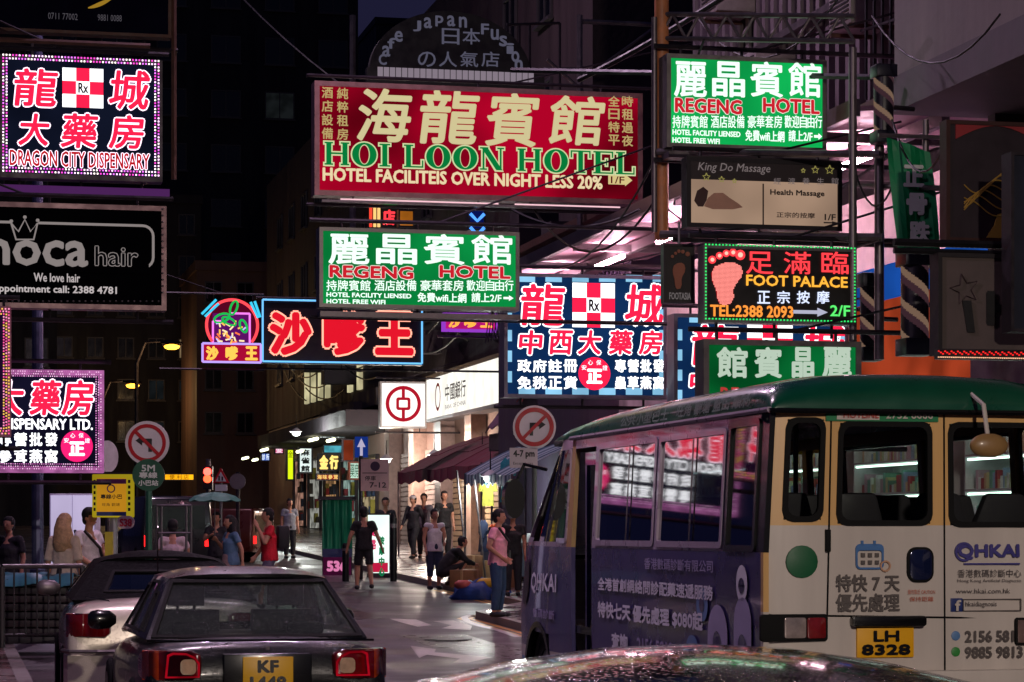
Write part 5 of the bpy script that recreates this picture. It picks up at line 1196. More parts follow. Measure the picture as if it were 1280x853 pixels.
    for sx in (-1, 1):
        q = MB(); q.rings([[(sx*(w+xx), yw-.25 + .11*math.cos(a)*s2*.55 , belt+.06 + .075*math.sin(a)*s2) for a in [2*math.pi*i/12 for i in range(12)]] for xx, s2 in ((-.02, .4), (.03, .9), (.12, 1), (.17, .85), (.19, .5))], o.get('mirror', BLK)); q.build('wing_mirror', car, smooth=True)
        for yy in (.85, L-.85):
            q = MB(); q.rings([[(sx*xx, yy + rr*math.cos(2*math.pi*i/22), .3 + rr*math.sin(2*math.pi*i/22)) for i in range(22)] for xx, rr in ((w-.2, .26), (w-.18, .3), (w+.0, .3), (w+.012, .28), (w+.012, .2))], RUBBER); wo = q.build('wheel', car, smooth=True)
            q = MB(); q.rings([[(sx*xx, yy + rr*math.cos(2*math.pi*i/20), .3 + rr*math.sin(2*math.pi*i/20)) for i in range(20)] for xx, rr in ((w+.014, .2), (w, .17), (w+.012, .06))], STEEL); q.build('rim', wo, smooth=True)
    q = MB(); q.rings([[(-w*1.0, .35, z), (-w*.97, .0, z), (-w*.8, -.07, z), (0, -.1, z), (w*.8, -.07, z), (w*.97, .0, z), (w*1.0, .35, z)] for z in (.28, .34, .5, .55)], o.get('bumper', paint), close=False, c0=False, c1=False); q.build('bumper', car, solid=.05, smooth=True)
    return car, rear
def wrap_light(car, W, x0, x1, z0, z1, cols, side, belt, name='tail_light', depth=.0):
    """lamp hugging the rear corner: from x0 (inner) to the flank, then forward along it"""
    w = W/2; pts = []
    prof = [(x0, -.035), (w*.62, -.03), (w*.76, -.016), (w*.86, .008), (w*.935, .05), (w*.98, .12), (w*1.0, .26)]
    prof = [p for p in prof if p[0] >= x0 - 1e-6]
    if prof[0][0] > x0 + .01: prof = [(x0, -.035)] + prof
    mb = MB(); N = len(prof)
    for i in range(N-1):
        (xa, ya), (xb, yb) = prof[i], prof[i+1]; m = cols[min(int(i/(N-1)*len(cols)), len(cols)-1)]
        za0, za1 = (z0, z1) if i else (z0+.03, z1-.03); zb0, zb1 = (z0, z1) if i < N-2 else (z0+.03, z1-.05)
        mb.add([(side*xa, ya, za0), (side*xb, yb, zb0), (side*xb, yb, zb1), (side*xa, ya, za1), (side*xa*.97, ya+.06, za0), (side*xb*.97, yb+.06, zb0), (side*xb*.97, yb+.06, zb1), (side*xa*.97, ya+.06, za1)], [(0,1,2,3),(3,2,6,7),(0,4,5,1),(0,3,7,4),(1,5,6,2)], m)
    return mb.build(name, car, merge=True, bevel=.012, seg=2, angle=40)
DARKPAINT = PB((17, 18, 22), .32, .3, .2, 3, coat=.45, drops=.5, dscale=110); SILVER = PB((214, 204, 190), .32, .35, .12, 2, coat=.8, drops=.25)
LENSR = PB((110, 5, 10), .15, 0, .15, 20, coat=1); LENSG = EM((200, 14, 36), .42, .4, 9); LENSO = PB((190, 64, 18), .15, 0, .3, 14, coat=1); LENSC = PB((190, 150, 120), .12, 0, .3, 14, coat=1)
p = P(180, 662, 16.0)
blk, rear = sedan('sedan_car', 'black wet saloon car with one lit tail lamp showing, queueing at the kerb side', 'car', Vector((p.x + .80*C_, p.y + .80*S_, 0)), TH, 1.64, 4.25, 1.335, DARKPAINT, DARKPAINT, GLASS((170, 182, 176), .05, .6, '_wet', .035, .22),
    dict(belt=.86, yb=.55, yr=1.15, yf=2.3, yw=3.05, rh=(.03, .05, .97, .94), sh=[(.10, .12, .19, .74), (.21, .1, .5, .9), (.53, .1, .84, .84)], wt=.67, bev=.10, rb=.17, crown=.075))
for sd in (-1, 1):
    wrap_light(blk, 1.64, .44, .8, .62, .815, [LENSR, LENSR, LENSO, LENSR], sd, .9)
    q = MB(); q.prism(rrect(sd*.52-.05, .66, sd*.52+.05, .76, .03, 4), -.046, -.03, LENSC); q.build('reversing_lamp', blk); q = MB(); bands(q, [(sd*x, z) for x, z in ((.445,.64),(.445,.735),(.475,.775),(.53,.80),(.62,.805),(.655,.79),(.67,.64))], [(sd*x, z) for x, z in ((.458,.65),(.458,.73),(.484,.763),(.533,.787),(.615,.79),(.642,.778),(.655,.65))], -.05, -.03, LENSG); q.build('light_ring', blk, bevel=.004)
mb = MB(); mb.box(-.29, -.012, .48, .29, .05, .79, BLK); mb.build('plate_recess', blk, bevel=.01)
pl = MB().box(-.165, -.03, .54, .165, -.012, .77, PB((232, 176, 20), .4, 0, .08)).build('number_plate', blk, bevel=.006)
mb = MB(); put_text(mb, 'KF', -.07, .665, .07, .75, -.034, BLK, .006); put_text(mb, '1448', -.12, .555, .12, .645, -.034, BLK, .006); mb.build('lettering', pl)
mb = MB(); put_text(mb, 'Galaxy', .38, .822, .58, .852, -.012, STEEL, .001, .2); tmp = MB(); tmp.add([(v[0], v[1] + .03, v[2]) for v in mb.v], mb.f, STEEL); tmp.build('badge', blk)
mb = MB(); mb.tube([(-.72, .12, .868), (-.4, .07, .875), (.4, .07, .875), (.72, .12, .868)], .008, BLK, 5); mb.build('boot_lid_gap', blk)
mb = MB(); mb.ball((0, -.0, .825), (.014, .008, .014), STEEL, 8, 6); mb.build('boot_lock', blk)
mb = MB(); mb.bar((-.6, 1.4, 1.3), (-.62, 1.15, 1.62), .004, BLK, 5); mb.build('aerial', blk)

p = P(82, 662, 20.6)
slv, rear = sedan('convertible_car', 'silver convertible with a black soft top, ahead of the black saloon', 'car', Vector((p.x + .86*C_, p.y + .86*S_, 0)), TH*.9, 1.74, 4.5, 1.41, SILVER, PB((7, 7, 8), .85, 0, .25, 30, spec=.12), GLASS((90, 96, 110), .3, 0, '_soft'),
    dict(belt=.99, yb=.62, yr=1.5, yf=2.4, yw=3.2, rh=(.16, .22, .84, .72), sh=[(.3, .1, .84, .84)], wt=.62, mirror=STEEL, bev=.16, crown=.09, cp=2.6))
for sd in (-1, 1): wrap_light(slv, 1.74, .5, .86, .70, .90, [LENSR, LENSR, LENSR], sd, .99)
mb = MB(); mb.tube([(-.88, .2, .585), (-.82, -.02, .585), (-.6, -.085, .585), (.6, -.085, .585), (.82, -.02, .585)], .018, STEEL, 6); mb.build('trim', slv)
pl = MB().box(-.2, -.05, .72, .2, -.03, .86, PB((232, 176, 20), .4, 0, .08)).build('number_plate', slv); mb = MB(); put_text(mb, 'HN 206', -.17, .745, .17, .835, -.055, BLK, .005); mb.build('lettering', pl)
mb = MB(); mb.tube([(-.68, .55, 1.02), (-.5, .25, 1.0), (-.3, .0, .8), (-.1, -.04, .62)], .006, BLK, 4); mb.build('aerial', slv)

# wet dark car just below the camera
ROOFP = PB((9, 9, 12), .1, .0, .3, 4, spec=.8, coat=.7, drops=.26, dscale=105)
wet, rear = sedan('sedan_car', 'rain-beaded dark car whose roof fills the bottom edge before the minibus', 'car', (.335, 2.3, 0), 0.0, 2.06, 4.5, 1.395, ROOFP, ROOFP, GLASS((110, 120, 120), .15, .4, '_near'),
    dict(belt=.92, yb=.5, yr=1.35, yf=2.8, yw=3.6, crown=.13, cp=2.0, lp=2.0, lk=.75, rh=(.08, .1, .92, .88), sh=[(.12, .12, .48, .9), (.52, .12, .86, .84)], wt=.66))
for sd in (-1, 1): wrap_light(wet, 2.06, .5, .84, .62, .82, [LENSR, LENSR, LENSO], sd, .92)
pl = MB().box(-.2, -.05, .62, .2, -.02, .76, PB((232, 176, 20), .4, 0, .08)).build('number_plate', wet)
# ================================================================== STREET FURNITURE
def pole_thing(name, label, cat, px, py_foot_d, group=None):
    d = py_foot_d; X = (px-CX)/F*d; return thing(name, label, cat, (X, d, ground(X, d)), 0, group)
SIGNW = EM((212, 190, 200), .55); SRED = PB((190, 24, 40), .4, 0, .1, spec=.3)
def round_sign(label, px, py, rp, d, left=True, top_to=None, plate=None, face=None):
    t = pole_thing('traffic_sign', label, 'traffic sign', px, d, 'round no-turn signs'); sc = F/d; g = t.location.z
    z = HC + (HY-py)/F*d - g; r = rp/sc
    MB().bar((0, .06, 0), (0, .06, z + r), .035, PB((120, 124, 120), .4, .6, .2), 10).build('pole', t)
    WF = PB((225, 215, 222), .4, 0, .1, 3)
    b = MB(); b.disc(0, z, r, -.01, .02, WF, 36); b.build('plate', t)
    b = MB(); b.ringdisc(0, z, r*.70, r*.86 if left else r*.9, -.022, -.0105, SRED, 36)
    k = r*.6; sg = 1 if left else -1
    M = Matrix.Translation((0, 0, z)) @ Matrix.Rotation(R(45)*sg, 4, 'Y')
    b.box(-r*.75, -.026, -r*.075, r*.75, -.023, r*.075, SRED, M); b.build('prohibition_ring', t)
    b = MB(); dx = -sg
    pts = [(.22, -.45), (.22, .15), (-.22, .15), (-.22, .28), (-.52, .06), (-.22, -.16), (-.22, -.03), (.06, -.03), (.06, -.45)]
    b.prism([(x*r*-dx*(-1)*(-1) if False else x*r*sg, z + y*r + r*.05) for x, y in pts][::(1 if sg > 0 else -1)], -.019, -.0105, BLACK); b.build('turn_arrow', t)
    return t, z, r
t, z, r = round_sign('round white no-left-turn sign with red ring, on the pole with the green disc', 184, 554, 27.5, 29.5)
mb = MB(); zz = HC + (HY-594)/F*29.5 - t.location.z; mb.disc(.02, zz, 20/F*29.5, -.05, -.02, PB((28, 92, 66), .4, 0, .2, 3), 30); dd = mb.build('green_disc', t)
mb = MB(); mb.bar((.02, -.005, 0), (.02, -.005, zz), .04, PB((40, 92, 74), .4, .3, .2), 10); mb.build('pole', t)
mb = MB(); W2 = PB((225, 230, 225), .4, 0, 0)
for tx, a, b, w in (('5M', .04, .12, .08), ('專線', -.04, .035, .11), ('小巴站', -.13, -.06, .12)): put_text(mb, tx, .02-w, zz+a, .02+w, zz+b, -.056, W2, .003)
mb.build('lettering', dd)
t, z, r = round_sign('round white no-right-turn sign with red ring beside the minibus front', 668, 534, 27, 33.5, left=False)
mb = MB(); k = 33.5/F; X0 = -.0; q = (-31*k, HC+(HY-585)*k-t.location.z, 4*k, HC+(HY-560)*k-t.location.z); mb.box(q[0], -.01, q[1], q[2], .02, q[3], PB((205, 190, 196), .4, 0, .1)); pp = mb.build('time_plate', t)
mb = MB(); put_text(mb, '4-7 pm', q[0]+.05, q[1]+.12, q[2]-.04, q[3]-.03, -.016, BLACK, .004); put_text(mb, 'Except buses', q[0]+.05, q[1]+.03, q[2]-.06, q[1]+.08, -.016, BLACK, 0); mb.build('lettering', pp)
# oval mirror-like back of a sign
t = pole_thing('traffic_sign', 'narrow side-on pale round sign next to the mauve-framed pharmacy sign', 'traffic sign', 134, 33.5); g = t.location.z; zz = HC+(HY-571)/F*33.5-g
mb = MB(); Mx = Matrix.Rotation(R(58), 4, 'Z'); mb.disc(0, zz, 20/F*33.5, -.01, .02, PB((200, 190, 200), .4, 0, .2), 28, Mx); mb.build('plate', t); MB().bar((0, .05, 0), (0, .05, zz), .035, STEEL, 8).build('pole', t)
# bus stop flag
D = 32.0; t = pole_thing('bus_stop_sign', 'yellow boxed bus stop sign with a small red route plate below it', 'bus stop sign', 141, D); g = t.location.z; k = D/F
lx = lambda px: (px-141)*k; lz = lambda py: HC+(HY-py)*k-g
YB = EM((222, 196, 40), .42, .15)  # glow put into the yellow of case and panel to lift them
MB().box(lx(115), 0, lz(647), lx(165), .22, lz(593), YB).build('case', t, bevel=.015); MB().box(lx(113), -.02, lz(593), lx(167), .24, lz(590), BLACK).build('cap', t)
MB().box(lx(121), -.012, lz(640), lx(158), -.002, lz(598), EM((230, 160, 36), .55, .15)).build('panel', t)
mb = MB(); mb.box(lx(121), -.02, lz(605), lx(158), -.0125, lz(599), PB((120, 40, 110), .4)); mb.box(lx(121), -.02, lz(645), lx(158), -.0125, lz(640), PB((60, 80, 150), .4)); mb.build('band', t)
mb = MB(); put_text(mb, '專線小巴', lx(126), lz(624), lx(153), lz(618), -.02, BLACK, .002); put_text(mb, '旺角 觀塘', lx(128), lz(633), lx(150), lz(629), -.02, BLACK, 0); mb.ringdisc(lx(139), lz(611), .04, .055, -.02, -.013, PB((110, 60, 120), .5), 16)
for i in range(6): mb.box(lx(117), -.006, lz(604+7*i), lx(119.5), -.001, lz(600+7*i), BLACK); mb.box(lx(160), -.006, lz(604+7*i), lx(163), -.001, lz(600+7*i), BLACK)
mb.build('lettering', t)
mb = MB(); mb.prism(rrect(lx(147), lz(661), lx(168), lz(645), .07, 5), -.03, 0, PB((205, 180, 190), .4)); rp_ = mb.build('route_plate', t); mb = MB(); put_text(mb, 'S38', lx(150), lz(658.5), lx(165.5), lz(648.5), -.036, PB((190, 20, 60), .4), .006); mb.build('lettering', rp_)
MB().bar((0, .1, 0), (0, .1, lz(592)), .05, PB((150, 150, 160), .4, .5, .2), 10).build('pole', t); MB().box(-.1, -.02, 0, -.0, .08, lz(665), PB((220, 200, 60), .5)).build('post_sleeve', t)
# small signs ahead
D = 66; t = pole_thing('traffic_sign', 'blue one-way sign with a white upward arrow', 'traffic sign', 451, D); g = t.location.z; k = D/F; lx = lambda px: (px-451)*k; lz = lambda py: HC+(HY-py)*k-g
MB().bar((0, .06, 0), (0, .06, lz(546)), .05, STEEL, 8).build('pole', t); MB().box(lx(443.5), -.01, lz(572), lx(460), .03, lz(546), EM((24, 50, 130), .8)).build('plate', t)
MB().prism([(lx(450), lz(570)), (lx(450), lz(559)), (lx(446.5), lz(559)), (lx(451.7), lz(548)), (lx(457), lz(559)), (lx(453.5), lz(559)), (lx(453.5), lz(570))], -.02, -.011, EM((200, 190, 220), .8)).build('arrow', t)
D = 56; t = pole_thing('traffic_sign', 'pinkish parking board with a dark disc and the number twelve', 'traffic sign', 451, D); g = t.location.z; k = D/F; lx = lambda px: (px-451)*k; lz = lambda py: HC+(HY-py)*k-g
MB().box(lx(451), -.01, lz(614), lx(486), .03, lz(574), PB((214, 170, 166), .5, 0, .15)).build('plate', t); MB().bar((lx(451), .05, 0), (lx(451), .05, lz(570)), .045, DARKSTEEL, 8).build('pole', t)
mb = MB(); mb.disc(lx(469), lz(583), 6*k, -.02, -.011, PB((60, 30, 60), .5), 20); mb.box(lx(453), -.018, lz(592), lx(484), -.011, lz(591), PB((60, 30, 40), .5)); put_text(mb, '7-12', lx(462), lz(610), lx(483), lz(603), -.02, PB((50, 30, 40), .5), .004); put_text(mb, '停車', lx(456), lz(601), lx(470), lz(595), -.02, PB((50, 30, 40), .5), .002); mb.build('lettering', t)
D = 62; t = pole_thing('traffic_light', 'small traffic light showing red beside the warning triangle', 'traffic light', 260, D); g = t.location.z; k = D/F; lx = lambda px: (px-260)*k; lz = lambda py: HC+(HY-py)*k-g
MB().bar((0, .1, 0), (0, .1, lz(574)), .06, STEEL, 8).build('pole', t); MB().box(-.12, -.1, lz(612), .12, .1, lz(583), BLACK).build('signal_case', t)
mb = MB(); mb.disc(0, lz(590), .1, -.14, -.1, EM((255, 60, 50), 8), 14); mb.disc(0, lz(599), .1, -.14, -.1, EM((255, 70, 40), 5), 14); mb.disc(0, lz(607), .08, -.12, -.1, BLACK, 14); mb.build('lens', t)
t = pole_thing('traffic_sign', 'white warning triangle with red border and a plate below', 'traffic sign', 276, 60); g = t.location.z; k = 60/F; lx = lambda px: (px-276)*k; lz = lambda py: HC+(HY-py)*k-g
mb = MB(); mb.prism([(lx(266), lz(604)), (lx(287), lz(604)), (lx(276), lz(585))], -.01, .02, SRED); mb.prism([(lx(269.5), lz(602)), (lx(283), lz(602)), (lx(276), lz(590))], -.018, -.0105, WHITEP); mb.build('plate', t)
mb = MB(); mb.box(lx(273), -.025, lz(601), lx(275), -.019, lz(595), BLACK); mb.box(lx(277), -.025, lz(601), lx(279), -.019, lz(596), BLACK); mb.build('walker_symbol', t)
MB().box(lx(269), -.01, lz(614), lx(284), .02, lz(606), WHITEP).build('lower_plate', t); MB().bar((0, .06, 0), (0, .06, lz(586)), .04, STEEL, 8).build('pole', t)
t = pole_thing('traffic_sign', 'grey back of a round sign near the warning triangle', 'traffic sign', 297, 62); g = t.location.z; k = 62/F
mb = MB(); mb.disc(0, HC+(HY-602)*k-g, 10*k, -.01, .02, PB((112, 108, 110), .5, .3, .2), 24); mb.build('plate', t); MB().bar((0, .05, 0), (0, .05, HC+(HY-590)*k-g), .05, DARKSTEEL, 8).build('pole', t)
# lamp post (blue grey) and white cabinets
t = pole_thing('lamp_post', 'thick blue-grey post standing behind the railing', 'post', 47, 35); MB().tube([(0, 0, 0), (0, 0, 1.0), (0, 0, 1.02), (0, 0, 9)], [.11, .11, .085, .07], PB((96, 100, 130), .4, .4, .2), 12).build('post', t); MB().box(-.1, -.13, .4, .1, -.1, .9, STEEL).build('service_hatch', t)
p = P(62, 617, 39); t = thing('cabinet', 'glowing white double-leaf cabinet behind the long-haired woman', 'cabinet', (p.x, 39, ground(p.x, 39)), 0); w = 57/F*39; h = p.z - t.location.z
MB().box(0, 0, 0, w, .5, h, PB((220, 212, 236), .5, 0, .05)).build('body', t)
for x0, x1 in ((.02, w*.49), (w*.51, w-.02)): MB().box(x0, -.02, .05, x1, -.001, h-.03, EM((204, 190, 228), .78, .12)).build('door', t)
# railings
def railing(label, p0, p1, h=1.0, name='railing', bars=7):
    v = Vector(p1) - Vector(p0); L = v.length; t = thing(name, label, 'railing', p0, math.atan2(v.y, v.x), 'street railings')
    for k in range(2): MB().bar((L*k, 0, 0), (L*k, 0, h), .035, DARKSTEEL, 8).build('post', t)
    MB().bar((0, 0, h), (L, 0, h), .03, STEEL, 8).build('top_rail', t); MB().bar((0, 0, .15), (L, 0, .15), .02, DARKSTEEL, 8).build('bottom_rail', t)
    mb = MB()
    for i in range(1, bars): mb.bar((L*i/bars, 0, .15), (L*i/bars, 0, h), .012, DARKSTEEL, 6)
    mb.build('baluster', t); return t
a = P(3, 700, 30.6); b = P(103, 700, 31.2); railing('low steel railing in front of the tarp-covered stack', (a.x, a.y, .14), (b.x, b.y, .14), 1.0)
a = P(-120, 700, 30.2); railing('low steel railing running out of the picture', (a.x, 30.2, .14), (P(0, 0, 30.6).x, 30.6, .14), 1.0)
a = P(196, 0, 37.5); b = P(244, 0, 38); t = thing('metal_frame', 'tall open steel tube frame behind the silver convertible', 'frame', (a.x, 37.5, gz(37)), 0); L = b.x-a.x; h = 1.6+30/F*37.5 - gz(37)
mb = MB()
for x in (0, .07, L-.07, L): mb.bar((x, 0, 0), (x, 0, h), .02, STEEL, 6)
for z in (h, h*.78, h*.4): mb.bar((0, 0, z), (L, 0, z), .02, STEEL, 6)
mb.build('tube', t); q = MB(); q.box(.02, -.01, h*.3, L-.02, .0, h*.38, DARKSTEEL); q.build('cross_plate', t)
# tarp-covered stack of goods
p = P(-10, 0, 32.2); t = thing('goods_stack', 'dark stack of flattened crates under a teal tarp behind the railing', 'stack', (p.x, 31.6, .14), 0); w = P(98, 0, 32).x - p.x
for i in range(8):
    rnd = random.Random(i); MB().box(rnd.uniform(-.03, .03), rnd.uniform(0, .05), .105*i, w+rnd.uniform(-.06, .04), .9+rnd.uniform(-.05, .05), .105*i+.09, PB((46+4*(i % 3), 40, 46), .5, 0, .4, 5)).build('crate', t, bevel=.01)
mb = MB(); nx, ny = 24, 8; rnd = random.Random(5)
mb.rings([[(w*i/nx*1.02-.02, -.08 + 1.05*j/ny, (.88 + .022*math.sin(i*.55 + j) + rnd.uniform(-.006, .008)) - (.13 if j in (0, ny) else 0)) for i in range(nx+1)] for j in range(ny+1)], PB((70, 132, 146), .35, 0, .35, 3), close=False, c0=False, c1=False); mb.build('tarp', t, smooth=True, solid=.01)
# kiosk in green sheeting, barrier, bollards
p = foot(403, 719); t = thing('kiosk', 'stall wrapped in green sheeting with a pink number board at its foot', 'kiosk', p, TH*.3); k = p.y/F; w = 37*k; h = 94*k
mb = MB(); n = 18
mb.rings([[(w*i/n, .03*math.sin(i*1.3 + j*.3), .45 + (h-.45)*j/6) for i in range(n+1)] for j in range(7)], PB((8, 116, 84), .55, 0, .25, 4), close=False, c0=False, c1=False); mb.build('sheeting', t, solid=.02)
MB().box(0, .1, 0, w, 1.6, h, DKW2).build('body', t); MB().box(0, -.06, .42, w, -.04, .62, PB((34, 34, 90), .5)).build('band', t); MB().box(.02, -.07, 0, w-.02, .05, .42, EM((70, 16, 50), .6, .3)).build('number_board', t)
mb = MB(); put_text(mb, '536', .1, .08, w-.12, .34, -.08, EM((230, 130, 180), .9), .02); mb.build('lettering', t)
MB().box(-.1, -.15, h, w+.1, 1.7, h+.08, DARKSTEEL).build('roof', t)
for px in (432, 492):
    p = foot(px, 727); t = thing('bollard', 'black bollard at the kerb beside the %s' % ('green kiosk' if px == 432 else 'glowing floor-standing lightbox'), 'bollard', p, 0, 'black kerb bollards'); h = (48 if px == 432 else 84)*p.y/F
    MB().tube([(0, 0, 0), (0, 0, h*.94), (0, 0, h)], [.075, .075, .05], PB((24, 22, 24), .4, .3, .2), 12).build('post', t); MB().tube([(0, 0, h*.8), (0, 0, h*.86)], .082, PB((120, 110, 110), .5), 12).build('collar', t)
p = foot(460, 722); k = p.y/F; t = thing('floor_lightbox', 'glowing white floor-standing lightbox with red and green characters', 'lightbox', p, 0); w = 26*k; h = 78*k
MB().box(0, 0, .1, w, .25, h, EM((220, 240, 232), 1.4, .1)).build('panel', t); MB().box(-.03, -.02, .0, w+.03, .27, .1, DARKSTEEL).build('base', t); MB().box(-.03, -.02, h, w+.03, .27, h+.04, DARKSTEEL).build('frame', t)
mb = MB(); 
for i, ch in enumerate('足浴'): put_text(mb, ch, w*.15, h*.82-.3*i-.24, w*.4, h*.82-.3*i, -.03, EM((220, 40, 100), 1), .01)
for i, ch in enumerate('按摩中心'): put_text(mb, ch, w*.52, h*.66-.24*i-.2, w*.8, h*.66-.24*i, -.03, EM((20, 130, 80), .8), .01)
mb.box(.02, -.02, .12, w-.02, -.001, .34, EM((200, 30, 70), .9)); mb.build('lettering', t)

# awnings over the stalls
def awning(label, pts_lo, pts_hi, m, stripes=None, valance=.3, name='awning'):
    """two picture-independent edges given as world points: low front edge, high back edge"""
    o = Vector(pts_lo[0]); t = thing(name, label, 'awning', o, 0)
    A, B = Vector(pts_lo[0]), Vector(pts_lo[1]); Cc, D = Vector(pts_hi[1]), Vector(pts_hi[0]); n = 28; k = 8
    def f(u, v): q = (A*(1-u)+B*u)*(1-v) + (D*(1-u)+Cc*u)*v; return q + Vector((0, 0, .10*math.sin(math.pi*v) - .05*abs(math.sin(u*9)))) - o
    mb = MB()
    for i in range(n):
        mm = m if not stripes or i % 2 else stripes
        for j in range(k): mb.add([f(i/n, j/k), f((i+1)/n, j/k), f((i+1)/n, (j+1)/k), f(i/n, (j+1)/k)], [(0,1,2,3)], mm)
        a, b = f(i/n, 0), f((i+1)/n, 0); dz = Vector((0, 0, valance + .04*math.sin(i*1.9))); dz2 = Vector((0, 0, valance + .04*math.sin((i+1)*1.9))); mb.add([a, b, b-dz2, a-dz], [(0,1,2,3)], mm)
    mb.build('canopy', t, solid=.015)
    for q in (A, B):
        g = ground(q.x, q.y); MB().bar(q - o, (q.x-o.x, q.y-o.y, g-o.z), .03, STEEL, 6).build('pole', t)
    return t
b0 = 63.5; AWM = PB((124, 54, 70), .7, 0, .3, 3)
aw = awning('maroon canvas awning with a red end over the standing men', (W_(12.1, 55.8, 3.15), W_(12.0, 67.5, 3.2)), (W_(14.3, 55.8, 4.1), W_(14.3, 67.5, 4.2)), AWM, None)
aw2 = awning('blue and white striped plastic awning at the clothes stall', (W_(11.0, 48.8, 2.72), W_(11.1, 54.0, 2.85)), (W_(13.2, 48.8, 3.6), W_(13.2, 54.0, 3.75)), PB((48, 92, 116), .5, 0, .2), PB((176, 196, 204), .5, 0, .15), .2)
p = W_(12.4, 55, 5.0); t = thing('tarpaulin', 'crumpled purple and red roof tarpaulin bundled above the striped awning', 'tarpaulin', W_(12.2, 54.5, 3.75), TH); rnd = random.Random(3)
mb = MB(); mb.rings([[(.1+1.6*i/8, -2.2 + 5.2*j/14, .25 + .45*math.sin(i*.6) + rnd.uniform(-.12, .12) - .0*j) for i in range(9)] for j in range(15)], PB((112, 84, 104), .6, 0, .4, 2), close=False, c0=False, c1=False); mb.build('sheet', t, solid=.02)
mb = MB(); mb.rings([[(.0+1.0*i/6, -2.4 + 1.6*j/6, .72 + .2*math.sin(i) + rnd.uniform(-.08, .08)) for i in range(7)] for j in range(7)], PB((150, 30, 36), .6, 0, .3), close=False, c0=False, c1=False); mb.build('red_sheet', t, solid=.02)
mb = MB(); mb.box(.2, -2.2, -.3, 1.8, 3, .1, DKW2); mb.build('bundle', t)
# hanging lamp, clothes
def lampbulb(label, p, e, col, r=.14, lr=.15):
    t = thing('hanging_lamp', label, 'lamp', p, 0, 'stall lamps'); MB().tube([(0, 0, .05), (0, 0, .12), (0, 0, .6)], [.06, .02, .008], BLACK, 6).build('cord', t)
    MB().ball((0, 0, -.02), (r, r, r*.75), EM((245, 255, 245), 9), 12, 8).build('bulb', t, smooth=True); MB().rings([[(rr*math.cos(2*math.pi*i/16), rr*math.sin(2*math.pi*i/16), z) for i in range(16)] for rr, z in ((r*1.5, .02), (r*.7, .12), (.03, .16))], WHITEP, c0=False).build('lamp_shade', t)
    l = bpy.data.lights.new('lamp', 'POINT'); l.energy = e; l.color = col; l.shadow_soft_size = lr; lo = bpy.data.objects.new('lamp', l); COL.objects.link(lo); lo.parent = t; lo.location = (0, 0, -.25)
lampbulb('bright white lamp hanging under the striped awning', P(613, 597, 52.5), 110, (.9, 1, .95))
lampbulb('warm lamp under the maroon awning above the standing men', W_(13.3, 69.0, 3.7), 560, (1, .84, .70)); lampbulb('warm lamp at the far end of the maroon awning', W_(13.3, 77, 3.8), 460, (1, .84, .72))
lampbulb('white lamp at the near end of the maroon awning', W_(13.3, 62.5, 3.5), 260, (1, .92, .84))
lampbulb('lamp lighting the pavement beside the green kiosk', W_(11.4, 84, 4.9), 480, (.95, 1, .95))
def garment(label, px0, py0, px1, py1, d, m, dress=False, group='clothes hung for sale'):
    p = P((px0+px1)/2, py0, d); t = thing('garment', label, 'clothes', p, R(random.uniform(-25, 25)), group); w = (px1-px0)/F*d/2; h = (py1-py0)/F*d
    f = [(-.3, 0), (-.9, -.12), (-1, -.4), (-.6, -.42), (-.55, -.3), (-.6 if not dress else -1.0, -1), (.6 if not dress else 1.0, -1), (.55, -.3), (.6, -.42), (1, -.4), (.9, -.12), (.3, 0), (0, -.06)]
    MB().prism([(x*w, y*h) for x, y in f], -.05, .05, m).build('cloth', t, bevel=.02); MB().tube([(-w*.5, 0, -.04*h), (0, 0, .06), (w*.5, 0, -.04*h)], .008, STEEL, 5).build('hanger', t)
garment('yellow-green printed top hanging under the stall lamp', 598, 602, 622, 633, 53.5, PB((176, 168, 60), .7, 0, .35, 9)); garment('turquoise dress hanging at the stall beside the bus mirror', 625, 572, 645, 628, 52, PB((50, 170, 180), .6, 0, .3, 6), True)
garment('orange garment hanging low in the stall', 611, 655, 622, 690, 52.5, PB((214, 84, 40), .7, 0, .2), True); garment('dark blue garment hanging low in the stall', 598, 650, 610, 690, 53, PB((30, 40, 70), .7, 0, .2), True); garment('black garment hanging next to the orange one', 624, 655, 636, 690, 53.4, PB((24, 24, 28), .7, 0, .2), True)
p = W_(11.6, 52.4, gz(52)+.12); t = thing('stall_table', 'market stall frame with a goods table in front of the shutters', 'stall', p, TH)
for x in (0, 1.8):
    for y in (-2.2, 2.2): MB().bar((x, y, 0), (x, y, 2.6), .025, STEEL, 6).build('pole', t)
MB().box(0, -2.2, .75, 1.8, 2.2, .8, DKW2).build('table_top', t); MB().box(.02, -2.2, .1, .04, 2.2, .75, PB((60, 70, 90), .6, 0, .3)).build('skirt', t); MB().bar((0, -2.2, 2.4), (0, 2.2, 2.4), .02, STEEL, 6).build('rail', t)
MB().box(1.8, -2.2, .1, 1.85, 2.2, 2.6, PB((150, 176, 170), .6, 0, .3, 2)).build('back_sheet', t)
rnd = random.Random(8)
for k in range(8):
    x, y = .1+rnd.uniform(0, .5), -2.1+.52*k; cn, cc = (('red', (200, 50, 50)), ('yellow', (220, 190, 60)), ('blue', (50, 80, 160)), ('white', (210, 210, 210)), ('teal', (40, 130, 120)), ('orange', (214, 120, 40)), ('pink', (214, 120, 160)), ('brown', (110, 70, 44)))[k]; tt = tag(MB().box(0, 0, 0, rnd.uniform(.18, .3), .22, rnd.uniform(.1, .3), PB(cc, .5, 0, .2)).build('goods_box', None, bevel=.015), 'small %s goods box set out on the stall table' % cn, 'box', 'goods boxes on the stall table'); tt.location = p + W_(x, y, .8); tt.rotation_euler = (0, 0, TH)
